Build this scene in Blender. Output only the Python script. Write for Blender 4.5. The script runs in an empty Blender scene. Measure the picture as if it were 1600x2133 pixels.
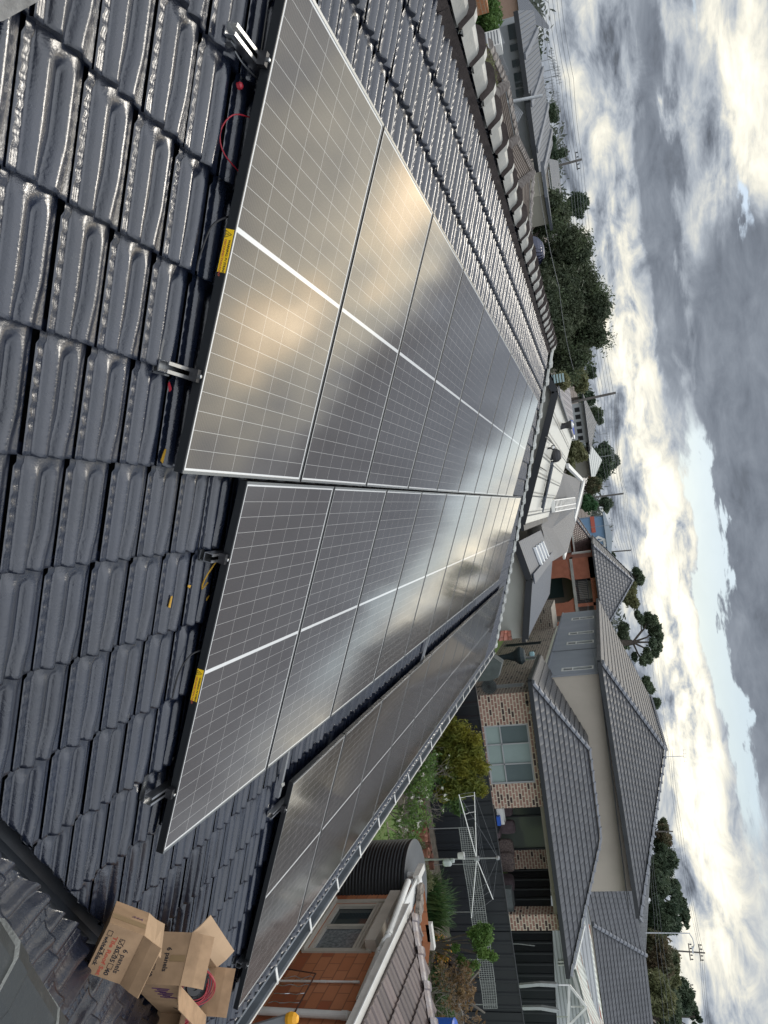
import bpy, bmesh, math, random
import numpy as np
from mathutils import Vector, Matrix
S = bpy.context.scene
R = math.radians
random.seed(7)
rng = np.random.default_rng(7)

# ------------------------------------------------------------------ camera
FPX, PCX, PCY = 1593.41, 855.02, 1145.61
CW = np.array([-2.5161844803, -0.3009653567, 5.6289218468])
RW = np.array([[0.23396511, -0.13217712, 0.96321832], [-0.06063592, -0.99077075, -0.12122956], [0.97035231, -0.03004214, -0.23982047]])
TH = 0.3930535
cam_d = bpy.data.cameras.new("camera")
cam = bpy.data.objects.new("camera", cam_d)
S.collection.objects.link(cam)
S.camera = cam
cam.matrix_world = Matrix(((RW[0][0], -RW[1][0], -RW[2][0], CW[0]),
                           (RW[0][1], -RW[1][1], -RW[2][1], CW[1]),
                           (RW[0][2], -RW[1][2], -RW[2][2], CW[2]),
                           (0, 0, 0, 1)))
cam_d.sensor_fit = 'VERTICAL'
cam_d.sensor_height = 36
cam_d.lens = FPX / 2133 * 36
cam_d.shift_x = (800 - PCX) / 2133
cam_d.shift_y = (PCY - 1066.5) / 2133
cam_d.clip_start = 0.05
cam_d.clip_end = 3000
S.render.resolution_x = 768
S.render.resolution_y = 1024
S.render.engine = 'CYCLES'
S.view_settings.view_transform = 'Standard'
S.view_settings.look = 'None'
S.view_settings.exposure = 0.18
S.view_settings.gamma = 1

# ------------------------------------------------------------------ sun
SUN_AZ, SUN_EL = 6.0, 49.0
sd = bpy.data.lights.new("sun", 'SUN')
sd.energy = 1.15
sd.angle = R(14)
sd.color = (1.0, 0.93, 0.82)
sun = bpy.data.objects.new("sun", sd)
S.collection.objects.link(sun)
sv = Vector((math.cos(R(SUN_EL)) * math.cos(R(SUN_AZ)), math.cos(R(SUN_EL)) * math.sin(R(SUN_AZ)), math.sin(R(SUN_EL))))
sun.rotation_euler = sv.to_track_quat('Z', 'Y').to_euler()
sun.location = (0, 0, 30)


# ------------------------------------------------------------------ node helper
class NT:
    def __init__(self, tree):
        self.t = tree
        self.t.nodes.clear()

    def n(self, typ, **kw):
        nd = self.t.nodes.new(typ)
        for k, v in kw.items():
            setattr(nd, k, v)
        return nd

    def l(self, a, b):
        self.t.links.new(a, b)

    def put(self, sock, v):
        if hasattr(v, 'links') or isinstance(v, bpy.types.NodeSocket):
            self.t.links.new(v, sock)
        else:
            sock.default_value = v

    def m(self, op, a, b=0.0, c=None, clamp=False):
        nd = self.n('ShaderNodeMath', operation=op)
        nd.use_clamp = clamp
        self.put(nd.inputs[0], a)
        self.put(nd.inputs[1], b)
        if c is not None:
            self.put(nd.inputs[2], c)
        return nd.outputs[0]

    def mix(self, f, a, b, bt='MIX'):
        nd = self.n('ShaderNodeMix', data_type='RGBA', blend_type=bt)
        self.put(nd.inputs[0], f)
        self.put(nd.inputs[6], a if not isinstance(a, tuple) else (*a[:3], 1))
        self.put(nd.inputs[7], b if not isinstance(b, tuple) else (*b[:3], 1))
        return nd.outputs[2]

    def noise(self, vec, scale, detail=3.0, rough=0.5, dist=0.0):
        nd = self.n('ShaderNodeTexNoise')
        if vec is not None:
            self.l(vec, nd.inputs['Vector'])
        nd.inputs['Scale'].default_value = scale
        nd.inputs['Detail'].default_value = detail
        nd.inputs['Roughness'].default_value = rough
        nd.inputs['Distortion'].default_value = dist
        return nd.outputs['Fac']

    def ramp(self, f, stops):
        nd = self.n('ShaderNodeValToRGB')
        els = nd.color_ramp.elements
        while len(els) > 1:
            els.remove(els[-1])
        for i, (p, c) in enumerate(stops):
            e = els[0] if i == 0 else els.new(p)
            e.position = p
            e.color = (*c, 1) if len(c) == 3 else c
        self.put(nd.inputs[0], f)
        return nd.outputs[0]

    def smooth(self, x, a, b):
        nd = self.n('ShaderNodeMapRange', interpolation_type='SMOOTHSTEP')
        self.put(nd.inputs[0], x)
        nd.inputs[1].default_value = a
        nd.inputs[2].default_value = b
        return nd.outputs[0]

    def comb(self, x, y, z):
        nd = self.n('ShaderNodeCombineXYZ')
        for i, v in enumerate((x, y, z)):
            self.put(nd.inputs[i], v)
        return nd.outputs[0]

    def sep(self, v):
        nd = self.n('ShaderNodeSeparateXYZ')
        self.l(v, nd.inputs[0])
        return nd.outputs


# ------------------------------------------------------------------ sky
W = bpy.data.worlds.new("World")
S.world = W
W.use_nodes = True
T = NT(W.node_tree)
out = T.n('ShaderNodeOutputWorld')
sky = T.n('ShaderNodeTexSky', sky_type='NISHITA')
sky.sun_disc = False
sky.sun_elevation = R(SUN_EL)
sky.sun_rotation = R(90 - SUN_AZ)
sky.altitude = 50
sky.air_density = 1.1
sky.dust_density = 1.5
bg1 = T.n('ShaderNodeBackground')
bg1.inputs[1].default_value = 0.1
T.l(sky.outputs[0], bg1.inputs[0])
tc = T.n('ShaderNodeTexCoord')
dx, dy, dz = T.sep(tc.outputs['Generated'])
E_ = T.m('MULTIPLY', T.m('ARCSINE', dz), 57.29578)
A_ = T.m('MULTIPLY', T.m('ARCTAN2', dy, dx), 57.29578)
zz = T.m('ADD', T.m('MAXIMUM', dz, 0.0), 0.075)
pv = T.comb(T.m('DIVIDE', dx, zz), T.m('DIVIDE', dy, zz), T.m('MULTIPLY', dz, 4.0))
n1 = T.noise(pv, 0.55, 9, 0.56, 0.25)
n2 = T.noise(pv, 1.9, 8, 0.6, 0.35)
av = T.comb(T.m('MULTIPLY', A_, 0.055), T.m('MULTIPLY', E_, 0.17), 3.7)
n3 = T.noise(av, 1.0, 8, 0.58, 0.5)
n4 = T.noise(av, 3.6, 7, 0.58, 0.3)
av2 = T.comb(T.m('MULTIPLY', A_, 0.28), T.m('MULTIPLY', E_, 0.55), 1.3)
n5 = T.noise(av2, 1.0, 9, 0.62, 0.6)
# warped angles so that blob borders look like cloud borders
Aw = T.m('ADD', A_, T.m('MULTIPLY', T.m('SUBTRACT', n3, 0.5), 16.0))
Ew = T.m('ADD', E_, T.m('MULTIPLY', T.m('SUBTRACT', n4, 0.5), 5.0))
Ew = T.m('ADD', Ew, T.m('MULTIPLY', T.m('SUBTRACT', n3, 0.5), 4.0))


def blob(a0, e0, sa, se, amp):
    da = T.m('DIVIDE', T.m('SUBTRACT', Aw, a0), sa)
    de = T.m('DIVIDE', T.m('SUBTRACT', Ew, e0), se)
    q = T.m('ADD', T.m('MULTIPLY', da, da), T.m('MULTIPLY', de, de))
    return T.m('MULTIPLY', T.m('EXPONENT', T.m('MULTIPLY', q, -1.0)), amp)


def total(lst):
    s_ = None
    for b in lst:
        g = blob(*b)
        s_ = g if s_ is None else T.m('ADD', s_, g)
    return s_

# (azimuth, elevation, width, height, amount)
SKY_BRIGHT = [(3, 30, 30, 8, .25), (-3, 26.5, 4.0, 2.4, 2.6), (9, 22.5, 5.0, 2.2, 2.0), (4, 24.0, 15, 6, .75), (24, 12.5, 7, 2.2, .60), (33, 9, 8, 3.0, 0.12), (9, 8.0, 4.5, 0.6, .8), (0, 2.6, 60, 1.5, 0.10),
              (-12, 4.3, 13, 1.3, .70), (-6, 5.4, 10, 1.1, .55), (-23, 4.8, 9, 1.4, .40), (9, 3.9, 12, 1.1, .50), (-34, 4, 7, 2.0, .15), (-20, 16, 5, 2.0, .25)]
SKY_DARK = [(27, 6.5, 9, 1.3, .55), (-33, 11, 6, 2.5, .6), (10, 11.0, 8.5, 3.2, 1.5), (-9, 12.5, 16, 4.6, 1.6), (17, 6.3, 11, 0.9, 1.0), (-26, 15, 12, 4, .8), (2, 17, 20, 3.0, .9), (-22, 21, 8, 4, .7)]
SKY_GAPS = [(-5, 7.3, 9, 1.0, 1.7), (-16, 7.4, 7, 0.8, 1.3), (19, 11.6, 2.2, 0.6, 0.9), (-30, 8.0, 8, 1.2, 0.45), (1, 1.8, 9, 0.6, 0.35)]

# cloud brightness (linear radiance): a base, brighter fringes, darker banks
bright = total(SKY_BRIGHT)
dark = total(SKY_DARK)
lowf = T.smooth(E_, 2.0, 14.0)
tex = T.m('ADD', T.m('MULTIPLY', T.m('MULTIPLY', T.m('SUBTRACT', n1, 0.5), 1.2), lowf), T.m('MULTIPLY', T.m('SUBTRACT', n4, 0.5), T.m('SUBTRACT', 2.9, T.m('MULTIPLY', lowf, 1.0))))
tex = T.m('ADD', tex, T.m('MULTIPLY', T.m('SUBTRACT', n5, 0.5), T.m('SUBTRACT', 2.8, T.m('MULTIPLY', lowf, 1.2))))
high = T.m('ADD', T.m('MULTIPLY', T.smooth(E_, 42.0, 75.0), 0.8), T.m('MULTIPLY', T.smooth(dx, 0.5, -0.35), 0.75))
high = T.m('MINIMUM', high, 1.1)
lum0 = T.m('ADD', 0.44, T.m('ADD', T.m('MULTIPLY', tex, 0.36), T.m('MULTIPLY', bright, T.m('ADD', 0.85, T.m('MULTIPLY', tex, 0.8)))))
dmask = T.smooth(dark, 0.18, 0.85)
lumd = T.m('ADD', 0.285, T.m('MULTIPLY', tex, 0.12))
mixn = T.n('ShaderNodeMix', data_type='FLOAT')
T.l(dmask, mixn.inputs[0])
T.l(lum0, mixn.inputs[2])
T.l(lumd, mixn.inputs[3])
lum1 = T.m('MAXIMUM', mixn.outputs[0], 0.20)
ccol = T.ramp(T.m('MULTIPLY', lum1, 0.5), [(0.0, (0.34, 0.37, 0.42)), (0.13, (0.66, 0.75, 0.90)), (0.24, (0.82, 0.90, 1.0)),
                                          (0.38, (1.0, 0.98, 0.87)), (0.8, (1.0, 0.88, 0.66)), (1.0, (1.0, 0.80, 0.55))])
ccol = T.mix(T.m('MULTIPLY', high, 0.9, clamp=True), ccol, (0.90, 0.94, 1.0))
lum = T.m('ADD', lum1, high)
bg2 = T.n('ShaderNodeBackground')
T.l(ccol, bg2.inputs[0])
T.l(lum, bg2.inputs[1])
gap = T.m('ADD', T.m('MULTIPLY', T.smooth(n2, 0.60, 0.72), 0.6), total(SKY_GAPS))
gap = T.m('MULTIPLY', gap, T.smooth(E_, 0.5, 3.0), clamp=True)
gap = T.smooth(gap, 0.35, 0.85)
# a thin veil keeps the open blue pale
cover = T.m('SUBTRACT', 1.0, T.m('MULTIPLY', gap, 0.88))
mx = T.n('ShaderNodeMixShader')
T.l(cover, mx.inputs[0])
T.l(bg1.outputs[0], mx.inputs[1])
T.l(bg2.outputs[0], mx.inputs[2])
T.l(mx.outputs[0], out.inputs[0])

# ------------------------------------------------------------------ geometry helpers
CT, ST = math.cos(TH), math.sin(TH)
Z0 = 4.2
ROOFM = Matrix(((1, 0, 0, 0), (0, CT, -ST, 0), (0, ST, CT, Z0), (0, 0, 0, 1)))   # roof (u, v, n) -> world


def rw(u, v, n=0.0):
    return np.array([u, v * CT - n * ST, v * ST + n * CT + Z0])


def ray(x, y):
    d = RW.T @ np.array([(x - PCX) / FPX, (y - PCY) / FPX, 1.0])
    return d


def onx(x, y, X):
    d = ray(x, y)
    return CW + d * (X - CW[0]) / d[0]


def ony(x, y, Y):
    d = ray(x, y)
    return CW + d * (Y - CW[1]) / d[1]


def onz(x, y, Z):
    d = ray(x, y)
    return CW + d * (Z - CW[2]) / d[2]


def onroof(x, y, n=0.0):
    nn = np.array([0, -ST, CT])
    d = ray(x, y)
    k = (nn @ (rw(0, 0, n) - CW)) / (nn @ d)
    P = CW + d * k
    return P


class MB:
    """collects polygons (with optional uv) and links them as one mesh"""

    def __init__(s):
        s.v, s.f, s.uv = [], [], []

    def face(s, pts, uv=None):
        i = len(s.v)
        s.v += [tuple(map(float, p)) for p in pts]
        s.f.append(tuple(range(i, i + len(pts))))
        s.uv.append(uv if uv is not None else [(0.0, 0.0)] * len(pts))

    def fuv(s, pts, scale=1.0):
        """planar face with uv in metres: u along first edge"""
        P = [np.array(p, float) for p in pts]
        e = P[1] - P[0]
        e = e / (np.linalg.norm(e) + 1e-9)
        n = np.cross(P[1] - P[0], P[2] - P[0])
        n = n / (np.linalg.norm(n) + 1e-9)
        w = np.cross(n, e)
        s.face(pts, [(float((p - P[0]) @ e) * scale, float((p - P[0]) @ w) * scale) for p in P])

    def wuv(s, pts):
        """wall face with world based uv (horizontal metres, height)"""
        P = [np.array(p, float) for p in pts]
        n = np.cross(P[1] - P[0], P[2] - P[1])
        ax = 1 if abs(n[0]) > abs(n[1]) else 0
        if abs(n[2]) > max(abs(n[0]), abs(n[1])):
            s.face(pts, [(float(p[0]), float(p[1])) for p in P])
        else:
            s.face(pts, [(float(p[ax]), float(p[2])) for p in P])

    def box(s, c, d, m=None, walluv=False):
        """box with centre c, size d, optional 3x3 matrix m"""
        c = np.array(c, float)
        h = np.array(d, float) / 2
        m = np.eye(3) if m is None else np.array(m, float)
        co = [c + m @ (h * np.array(q)) for q in ((-1, -1, -1), (1, -1, -1), (1, 1, -1), (-1, 1, -1), (-1, -1, 1), (1, -1, 1), (1, 1, 1), (-1, 1, 1))]
        for q in ((0, 3, 2, 1), (4, 5, 6, 7), (0, 1, 5, 4), (1, 2, 6, 5), (2, 3, 7, 6), (3, 0, 4, 7)):
            (s.wuv if walluv else s.face)([co[i] for i in q])

    def bar(s, a, b, w, h=None, up=(0, 0, 1)):
        a, b = np.array(a, float), np.array(b, float)
        d = b - a
        L = np.linalg.norm(d)
        d = d / L
        up = np.array(up, float)
        if abs(d @ up) > 0.98:
            up = np.array([1.0, 0, 0])
        sx = np.cross(up, d)
        sx /= np.linalg.norm(sx)
        uz = np.cross(d, sx)
        s.box((a + b) / 2, (L, w, h or w), np.stack([d, sx, uz], 1))

    def tube(s, pts, r, n=10, caps=True):
        P = [np.array(p, float) for p in pts]
        rr = r if isinstance(r, (list, tuple)) else [r] * len(P)
        rings = []
        pu = None
        for i, p in enumerate(P):
            d = P[min(i + 1, len(P) - 1)] - P[max(i - 1, 0)]
            d = d / (np.linalg.norm(d) + 1e-12)
            if pu is None:
                t = np.array([0, 0, 1.0]) if abs(d[2]) < 0.9 else np.array([1.0, 0, 0])
                pu = np.cross(t, d)
            pu = pu - d * (pu @ d)
            pu /= np.linalg.norm(pu) + 1e-12
            w = np.cross(d, pu)
            rings.append([p + rr[i] * (math.cos(2 * math.pi * k / n) * pu + math.sin(2 * math.pi * k / n) * w) for k in range(n)])
        b = len(s.v)
        for rg in rings:
            s.v += [tuple(map(float, q)) for q in rg]
        for i in range(len(P) - 1):
            for k in range(n):
                a0 = b + i * n + k
                a1 = b + i * n + (k + 1) % n
                s.f.append((a0, a1, a1 + n, a0 + n))
                s.uv.append([(0, 0)] * 4)
        if caps:
            s.f.append(tuple(b + k for k in range(n))[::-1])
            s.uv.append([(0, 0)] * n)
            s.f.append(tuple(b + (len(P) - 1) * n + k for k in range(n)))
            s.uv.append([(0, 0)] * n)

    def lathe(s, c, prof, n=32, axis=None):
        """prof: list of (radius, height); axis: 3x3 matrix"""
        c = np.array(c, float)
        m = np.eye(3) if axis is None else np.array(axis, float)
        b = len(s.v)
        for r, h in prof:
            for k in range(n):
                a = 2 * math.pi * k / n
                s.v.append(tuple(map(float, c + m @ np.array([r * math.cos(a), r * math.sin(a), h]))))
        for i in range(len(prof) - 1):
            for k in range(n):
                s.f.append((b + i * n + k, b + i * n + (k + 1) % n, b + (i + 1) * n + (k + 1) % n, b + (i + 1) * n + k))
                s.uv.append([(0, 0)] * 4)

    def prism(s, poly, vec, uvf=False):
        """polygon (3d points) extruded by vec"""
        P = [np.array(p, float) for p in poly]
        Q = [p + np.array(vec, float) for p in P]
        g = s.wuv if uvf else s.face
        g(P[::-1])
        g(Q)
        for i in range(len(P)):
            j = (i + 1) % len(P)
            g([P[i], P[j], Q[j], Q[i]])

    def build(s, name, mat, parent=None, smooth=False, loc=None):
        me = bpy.data.meshes.new(name)
        V = np.array(s.v, float).reshape(-1, 3)
        if loc is not None:
            V = V - np.array(loc, float)
        me.from_pydata(V.tolist(), [], s.f)
        lay = me.uv_layers.new(name="uv")
        flat = [c for f in s.uv for p in f for c in p]
        if len(flat) == 2 * len(me.loops):
            lay.data.foreach_set('uv', flat)
        if smooth:
            me.polygons.foreach_set('use_smooth', [True] * len(me.polygons))
        me.materials.append(mat)
        me.update()
        return link(me, name, parent, loc)


def link(me, name, parent=None, loc=None):
    o = bpy.data.objects.new(name, me)
    S.collection.objects.link(o)
    if loc is not None:
        o.location = loc
    if parent is not None:
        o.parent = parent
        if loc is None and getattr(parent, 'name', None):
            # geometry was given in world space: undo the parent's transform
            o.matrix_parent_inverse = parent_inv(parent)
    return o


def parent_inv(p):
    M_ = Matrix.LocRotScale(p.location, p.rotation_euler, p.scale)
    if p.parent:
        M_ = (parent_inv(p.parent).inverted()) @ p.matrix_parent_inverse @ M_
    return M_.inverted()


def fastmesh(name, V, F, mat, parent=None, uv=None, smooth=False):
    """numpy quads or tris"""
    me = bpy.data.meshes.new(name)
    V = np.asarray(V, np.float32)
    F = np.asarray(F, np.int32)
    k = F.shape[1]
    me.vertices.add(len(V))
    me.vertices.foreach_set('co', V.ravel())
    me.loops.add(F.size)
    me.loops.foreach_set('vertex_index', F.ravel())
    me.polygons.add(len(F))
    me.polygons.foreach_set('loop_start', np.arange(0, F.size, k, dtype=np.int32))
    me.polygons.foreach_set('loop_total', np.full(len(F), k, np.int32))
    if uv is not None:
        l = me.uv_layers.new(name='uv')
        l.data.foreach_set('uv', np.asarray(uv, np.float32)[F.ravel()].ravel())
    me.polygons.foreach_set('use_smooth', np.full(len(F), smooth, bool))
    me.update(calc_edges=True)
    me.validate()
    me.materials.append(mat)
    return link(me, name, parent)


def thing(name, label, cat, loc=(0, 0, 0), rot=(0, 0, 0), group=None):
    o = bpy.data.objects.new(name, None)
    o.empty_display_size = 0.2
    S.collection.objects.link(o)
    o.location = tuple(map(float, loc))
    o.rotation_euler = rot
    return tag(o, label, cat, group)


def tag(o, label, cat, group=None, kind=None):
    o['label'] = label
    o['category'] = cat
    if group:
        o['group'] = group
    if kind:
        o['kind'] = kind
    return o


def structure(o, label=None):
    o['kind'] = 'structure'
    return o


def dup(root, label=None, loc=None, group=None, keep=None):
    r = root.copy()
    S.collection.objects.link(r)
    if label:
        r['label'] = label
    if group:
        r['group'] = group
    if loc is not None:
        r.location = loc
    for ch in list(root.children):
        if keep and not keep(ch):
            continue
        c_ = ch.copy()
        S.collection.objects.link(c_)
        c_.parent = r
        for g in list(ch.children):
            d_ = g.copy()
            S.collection.objects.link(d_)
            d_.parent = c_
    return r


# ------------------------------------------------------------------ materials
def mat(name, col, rough=0.6, metal=0.0, spec=0.5, bump=None, vary=None, coat=0.0, trans=0.0, sheen=0.0):
    """bump: (scale, strength, distance); vary: (scale, amount, second colour)"""
    m = bpy.data.materials.new(name)
    m.use_nodes = True
    t = NT(m.node_tree)
    o = t.n('ShaderNodeOutputMaterial')
    b = t.n('ShaderNodeBsdfPrincipled')
    t.l(b.outputs[0], o.inputs[0])
    tcn = t.n('ShaderNodeTexCoord').outputs['Object']
    b.inputs['Base Color'].default_value = (*col, 1)
    b.inputs['Roughness'].default_value = rough
    b.inputs['Metallic'].default_value = metal
    b.inputs['Specular IOR Level'].default_value = spec
    b.inputs['Coat Weight'].default_value = coat
    b.inputs['Transmission Weight'].default_value = trans
    if vary:
        f = t.noise(tcn, vary[0], 6, 0.6)
        f = t.smooth(f, 0.3, 0.7)
        c2 = vary[2] if len(vary) > 2 else tuple(c * (1 - vary[1]) for c in col)
        t.l(t.mix(f, col, c2), b.inputs['Base Color'])
        t.put(b.inputs['Roughness'], t.m('ADD', rough - 0.06, t.m('MULTIPLY', f, 0.12)))
    if bump:
        bn = t.n('ShaderNodeBump')
        bn.inputs['Strength'].default_value = bump[1]
        bn.inputs['Distance'].default_value = bump[2]
        t.l(t.noise(tcn, bump[0], 5, 0.6), bn.inputs['Height'])
        t.l(bn.outputs[0], b.inputs['Normal'])
    m['b'] = b.name
    return m


def uvmat(name, rough=0.8, spec=0.3):
    m = bpy.data.materials.new(name)
    m.use_nodes = True
    t = NT(m.node_tree)
    o = t.n('ShaderNodeOutputMaterial')
    b = t.n('ShaderNodeBsdfPrincipled')
    t.l(b.outputs[0], o.inputs[0])
    b.inputs['Roughness'].default_value = rough
    b.inputs['Specular IOR Level'].default_value = spec
    uvn = t.n('ShaderNodeUVMap')
    uvn.uv_map = 'uv'
    return m, t, b, uvn.outputs[0]


def brick_mat(name, c1, c2, mortar, dark=None, bw=0.24, bh=0.086, ms=0.010):
    m, t, b, uv = uvmat(name)
    br = t.n('ShaderNodeTexBrick')
    t.l(uv, br.inputs['Vector'])
    br.inputs['Scale'].default_value = 1.0
    br.inputs['Brick Width'].default_value = bw
    br.inputs['Row Height'].default_value = bh
    br.inputs['Mortar Size'].default_value = ms
    br.inputs['Mortar Smooth'].default_value = 0.2
    br.inputs['Bias'].default_value = 0.0
    br.inputs['Color1'].default_value = (*c1, 1)
    br.inputs['Color2'].default_value = (*c2, 1)
    br.inputs['Mortar'].default_value = (*mortar, 1)
    col = br.outputs['Color']
    if dark:
        # some bricks burnt darker: random value per brick
        u_, v_, _ = t.sep(uv)
        row = t.m('FLOOR', t.m('DIVIDE', v_, bh))
        off = t.m('SUBTRACT', bw * .5, t.m('MULTIPLY', t.m('FRACT', t.m('MULTIPLY', row, 0.5)), bw))
        cx_ = t.m('FLOOR', t.m('DIVIDE', t.m('ADD', u_, off), bw))
        wn = t.n('ShaderNodeTexWhiteNoise', noise_dimensions='2D')
        t.l(t.comb(cx_, row, 0.0), wn.inputs['Vector'])
        f = t.m('GREATER_THAN', wn.outputs['Value'], 0.82)
        f = t.m('MULTIPLY', f, t.m('SUBTRACT', 1.0, br.outputs['Fac']))
        col = t.mix(f, col, dark)
    nz = t.noise(uv, 9.0, 5, 0.6)
    col = t.mix(t.m('MULTIPLY', nz, 0.35), col, tuple(c * 0.6 for c in c1))
    t.l(col, b.inputs['Base Color'])
    bn = t.n('ShaderNodeBump')
    bn.inputs['Strength'].default_value = 0.6
    bn.inputs['Distance'].default_value = 0.006
    bn.invert = True
    t.l(br.outputs['Fac'], bn.inputs['Height'])
    t.l(bn.outputs[0], b.inputs['Normal'])
    return m


def rooftile_mat(name, col, tw=0.3, th_=0.33, rough=0.42, wav=0.6, vary=0.35, spec=0.5, wet=None):
    """uv tiles: u along the course, v up the slope; courses themselves are modelled"""
    m, t, b, uv = uvmat(name, rough, spec)
    u_, v_, _ = t.sep(uv)
    row = t.m('FLOOR', t.m('DIVIDE', v_, th_))
    uu = t.m('ADD', t.m('DIVIDE', u_, tw), t.m('MULTIPLY', row, 0.5))
    fr = t.m('FRACT', uu)
    prof = t.m('ABSOLUTE', t.m('SINE', t.m('MULTIPLY', uu, math.pi)))
    joint = t.m('LESS_THAN', fr, 0.06)
    wn = t.n('ShaderNodeTexWhiteNoise', noise_dimensions='2D')
    t.l(t.comb(t.m('FLOOR', uu), row, 0.0), wn.inputs['Vector'])
    c = t.mix(t.m('MULTIPLY', wn.outputs['Value'], vary), col, tuple(x * 0.45 for x in col))
    c = t.mix(t.m('MULTIPLY', joint, 0.75), c, tuple(x * 0.2 for x in col))
    nz = t.noise(uv, 0.55, 8, 0.7)
    c = t.mix(t.m('MULTIPLY', t.smooth(nz, .3, .7), 0.45), c, tuple(x * 0.5 for x in col))
    li = t.smooth(t.noise(uv, 3.5, 6, 0.7), 0.64, 0.72)
    c = t.mix(t.m('MULTIPLY', li, 0.45), c, (0.22, 0.22, 0.19))
    t.l(c, b.inputs['Base Color'])
    h = t.m('SUBTRACT', t.m('MULTIPLY', prof, wav), joint)
    bn = t.n('ShaderNodeBump')
    bn.inputs['Strength'].default_value = 0.9
    bn.inputs['Distance'].default_value = 0.03
    t.l(h, bn.inputs['Height'])
    t.l(bn.outputs[0], b.inputs['Normal'])
    return m


def rib_mat(name, col, pitch, rough=0.45, metal=0.0, sharp=0.25, vert=False, stain=None, spec=0.5, depth=0.02, along='u'):
    """ribbed sheet: ribs repeat along u (or v) of the uv"""
    m, t, b, uv = uvmat(name, rough, spec)
    b.inputs['Metallic'].default_value = metal
    u_, v_, _ = t.sep(uv)
    w = u_ if along == 'u' else v_
    fr = t.m('FRACT', t.m('DIVIDE', w, pitch))
    tri = t.m('ABSOLUTE', t.m('SUBTRACT', fr, 0.5))
    rib = t.smooth(tri, 0.5 - sharp, 0.5 - sharp * 0.3)
    nz = t.noise(uv, 0.9, 6, 0.6)
    c = t.mix(t.m('MULTIPLY', nz, 0.35), col, tuple(x * 0.7 for x in col))
    edge = t.m('MULTIPLY', t.smooth(tri, 0.5 - sharp * 1.3, 0.5 - sharp * .7), t.smooth(tri, 0.5, 0.5 - sharp * .5))
    c = t.mix(t.m('MULTIPLY', edge, 0.55), c, tuple(x * 0.3 for x in col))
    if stain:
        f = t.noise(t.comb(t.m('MULTIPLY', u_, stain[1]), t.m('MULTIPLY', v_, stain[2]), 0.0), 1.0, 7, 0.65)
        c = t.mix(t.smooth(f, 0.54, 0.6), c, stain[0])
    t.l(c, b.inputs['Base Color'])
    bn = t.n('ShaderNodeBump')
    bn.inputs['Strength'].default_value = 1.0
    bn.inputs['Distance'].default_value = depth
    t.l(rib, bn.inputs['Height'])
    t.l(bn.outputs[0], b.inputs['Normal'])
    return m


def leaf_mat(name, c1, c2, scale=1.2, rough=0.6):
    m = bpy.data.materials.new(name)
    m.use_nodes = True
    t = NT(m.node_tree)
    o = t.n('ShaderNodeOutputMaterial')
    b = t.n('ShaderNodeBsdfPrincipled')
    tcn = t.n('ShaderNodeTexCoord').outputs['Object']
    f = t.smooth(t.noise(tcn, scale, 5, 0.7), 0.35, 0.65)
    c = t.mix(f, c1, c2)
    t.l(c, b.inputs['Base Color'])
    b.inputs['Roughness'].default_value = rough
    b.inputs['Specular IOR Level'].default_value = 0.3
    tr = t.n('ShaderNodeBsdfTranslucent')
    t.l(c, tr.inputs[0])
    mx_ = t.n('ShaderNodeMixShader')
    mx_.inputs[0].default_value = 0.3
    t.l(b.outputs[0], mx_.inputs[1])
    t.l(tr.outputs[0], mx_.inputs[2])
    t.l(mx_.outputs[0], o.inputs[0])
    return m


def glossy_tile_mat(name, col, rough, bscale=260.0, bstr=0.35, coat=(0.8, 0.22), b2=0.4):
    """wet dark glazed roof tile: grainy skin under a thin clear coat"""
    m = bpy.data.materials.new(name)
    m.use_nodes = True
    t = NT(m.node_tree)
    o = t.n('ShaderNodeOutputMaterial')
    b = t.n('ShaderNodeBsdfPrincipled')
    t.l(b.outputs[0], o.inputs[0])
    g = t.n('ShaderNodeTexCoord').outputs['Object']
    big = t.smooth(t.noise(g, 2.3, 5, 0.6), 0.3, 0.7)
    c = t.mix(big, col, tuple(x * 0.6 for x in col))
    dirt = t.smooth(t.noise(g, 14, 6, 0.7), 0.62, 0.74)
    c = t.mix(t.m('MULTIPLY', dirt, 0.5), c, (0.085, 0.083, 0.075))
    t.l(c, b.inputs['Base Color'])
    fine = t.noise(g, bscale, 2, 0.5)
    t.put(b.inputs['Roughness'], t.m('ADD', rough, t.m('MULTIPLY', t.m('SUBTRACT', t.noise(g, 7, 7, 0.65), 0.5), 0.55)))
    b.inputs['Specular IOR Level'].default_value = 0.8
    b.inputs['Coat Weight'].default_value = coat[0]
    b.inputs['Coat Roughness'].default_value = coat[1]
    bn = t.n('ShaderNodeBump')
    bn.inputs['Strength'].default_value = bstr
    bn.inputs['Distance'].default_value = 0.002
    t.l(fine, bn.inputs['Height'])
    bn2 = t.n('ShaderNodeBump')
    bn2.inputs['Strength'].default_value = b2
    bn2.inputs['Distance'].default_value = 0.006
    t.l(t.noise(g, 38, 4, 0.6), bn2.inputs['Height'])
    t.l(bn.outputs[0], bn2.inputs['Normal'])
    t.l(bn2.outputs[0], b.inputs['Normal'])
    return m


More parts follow.
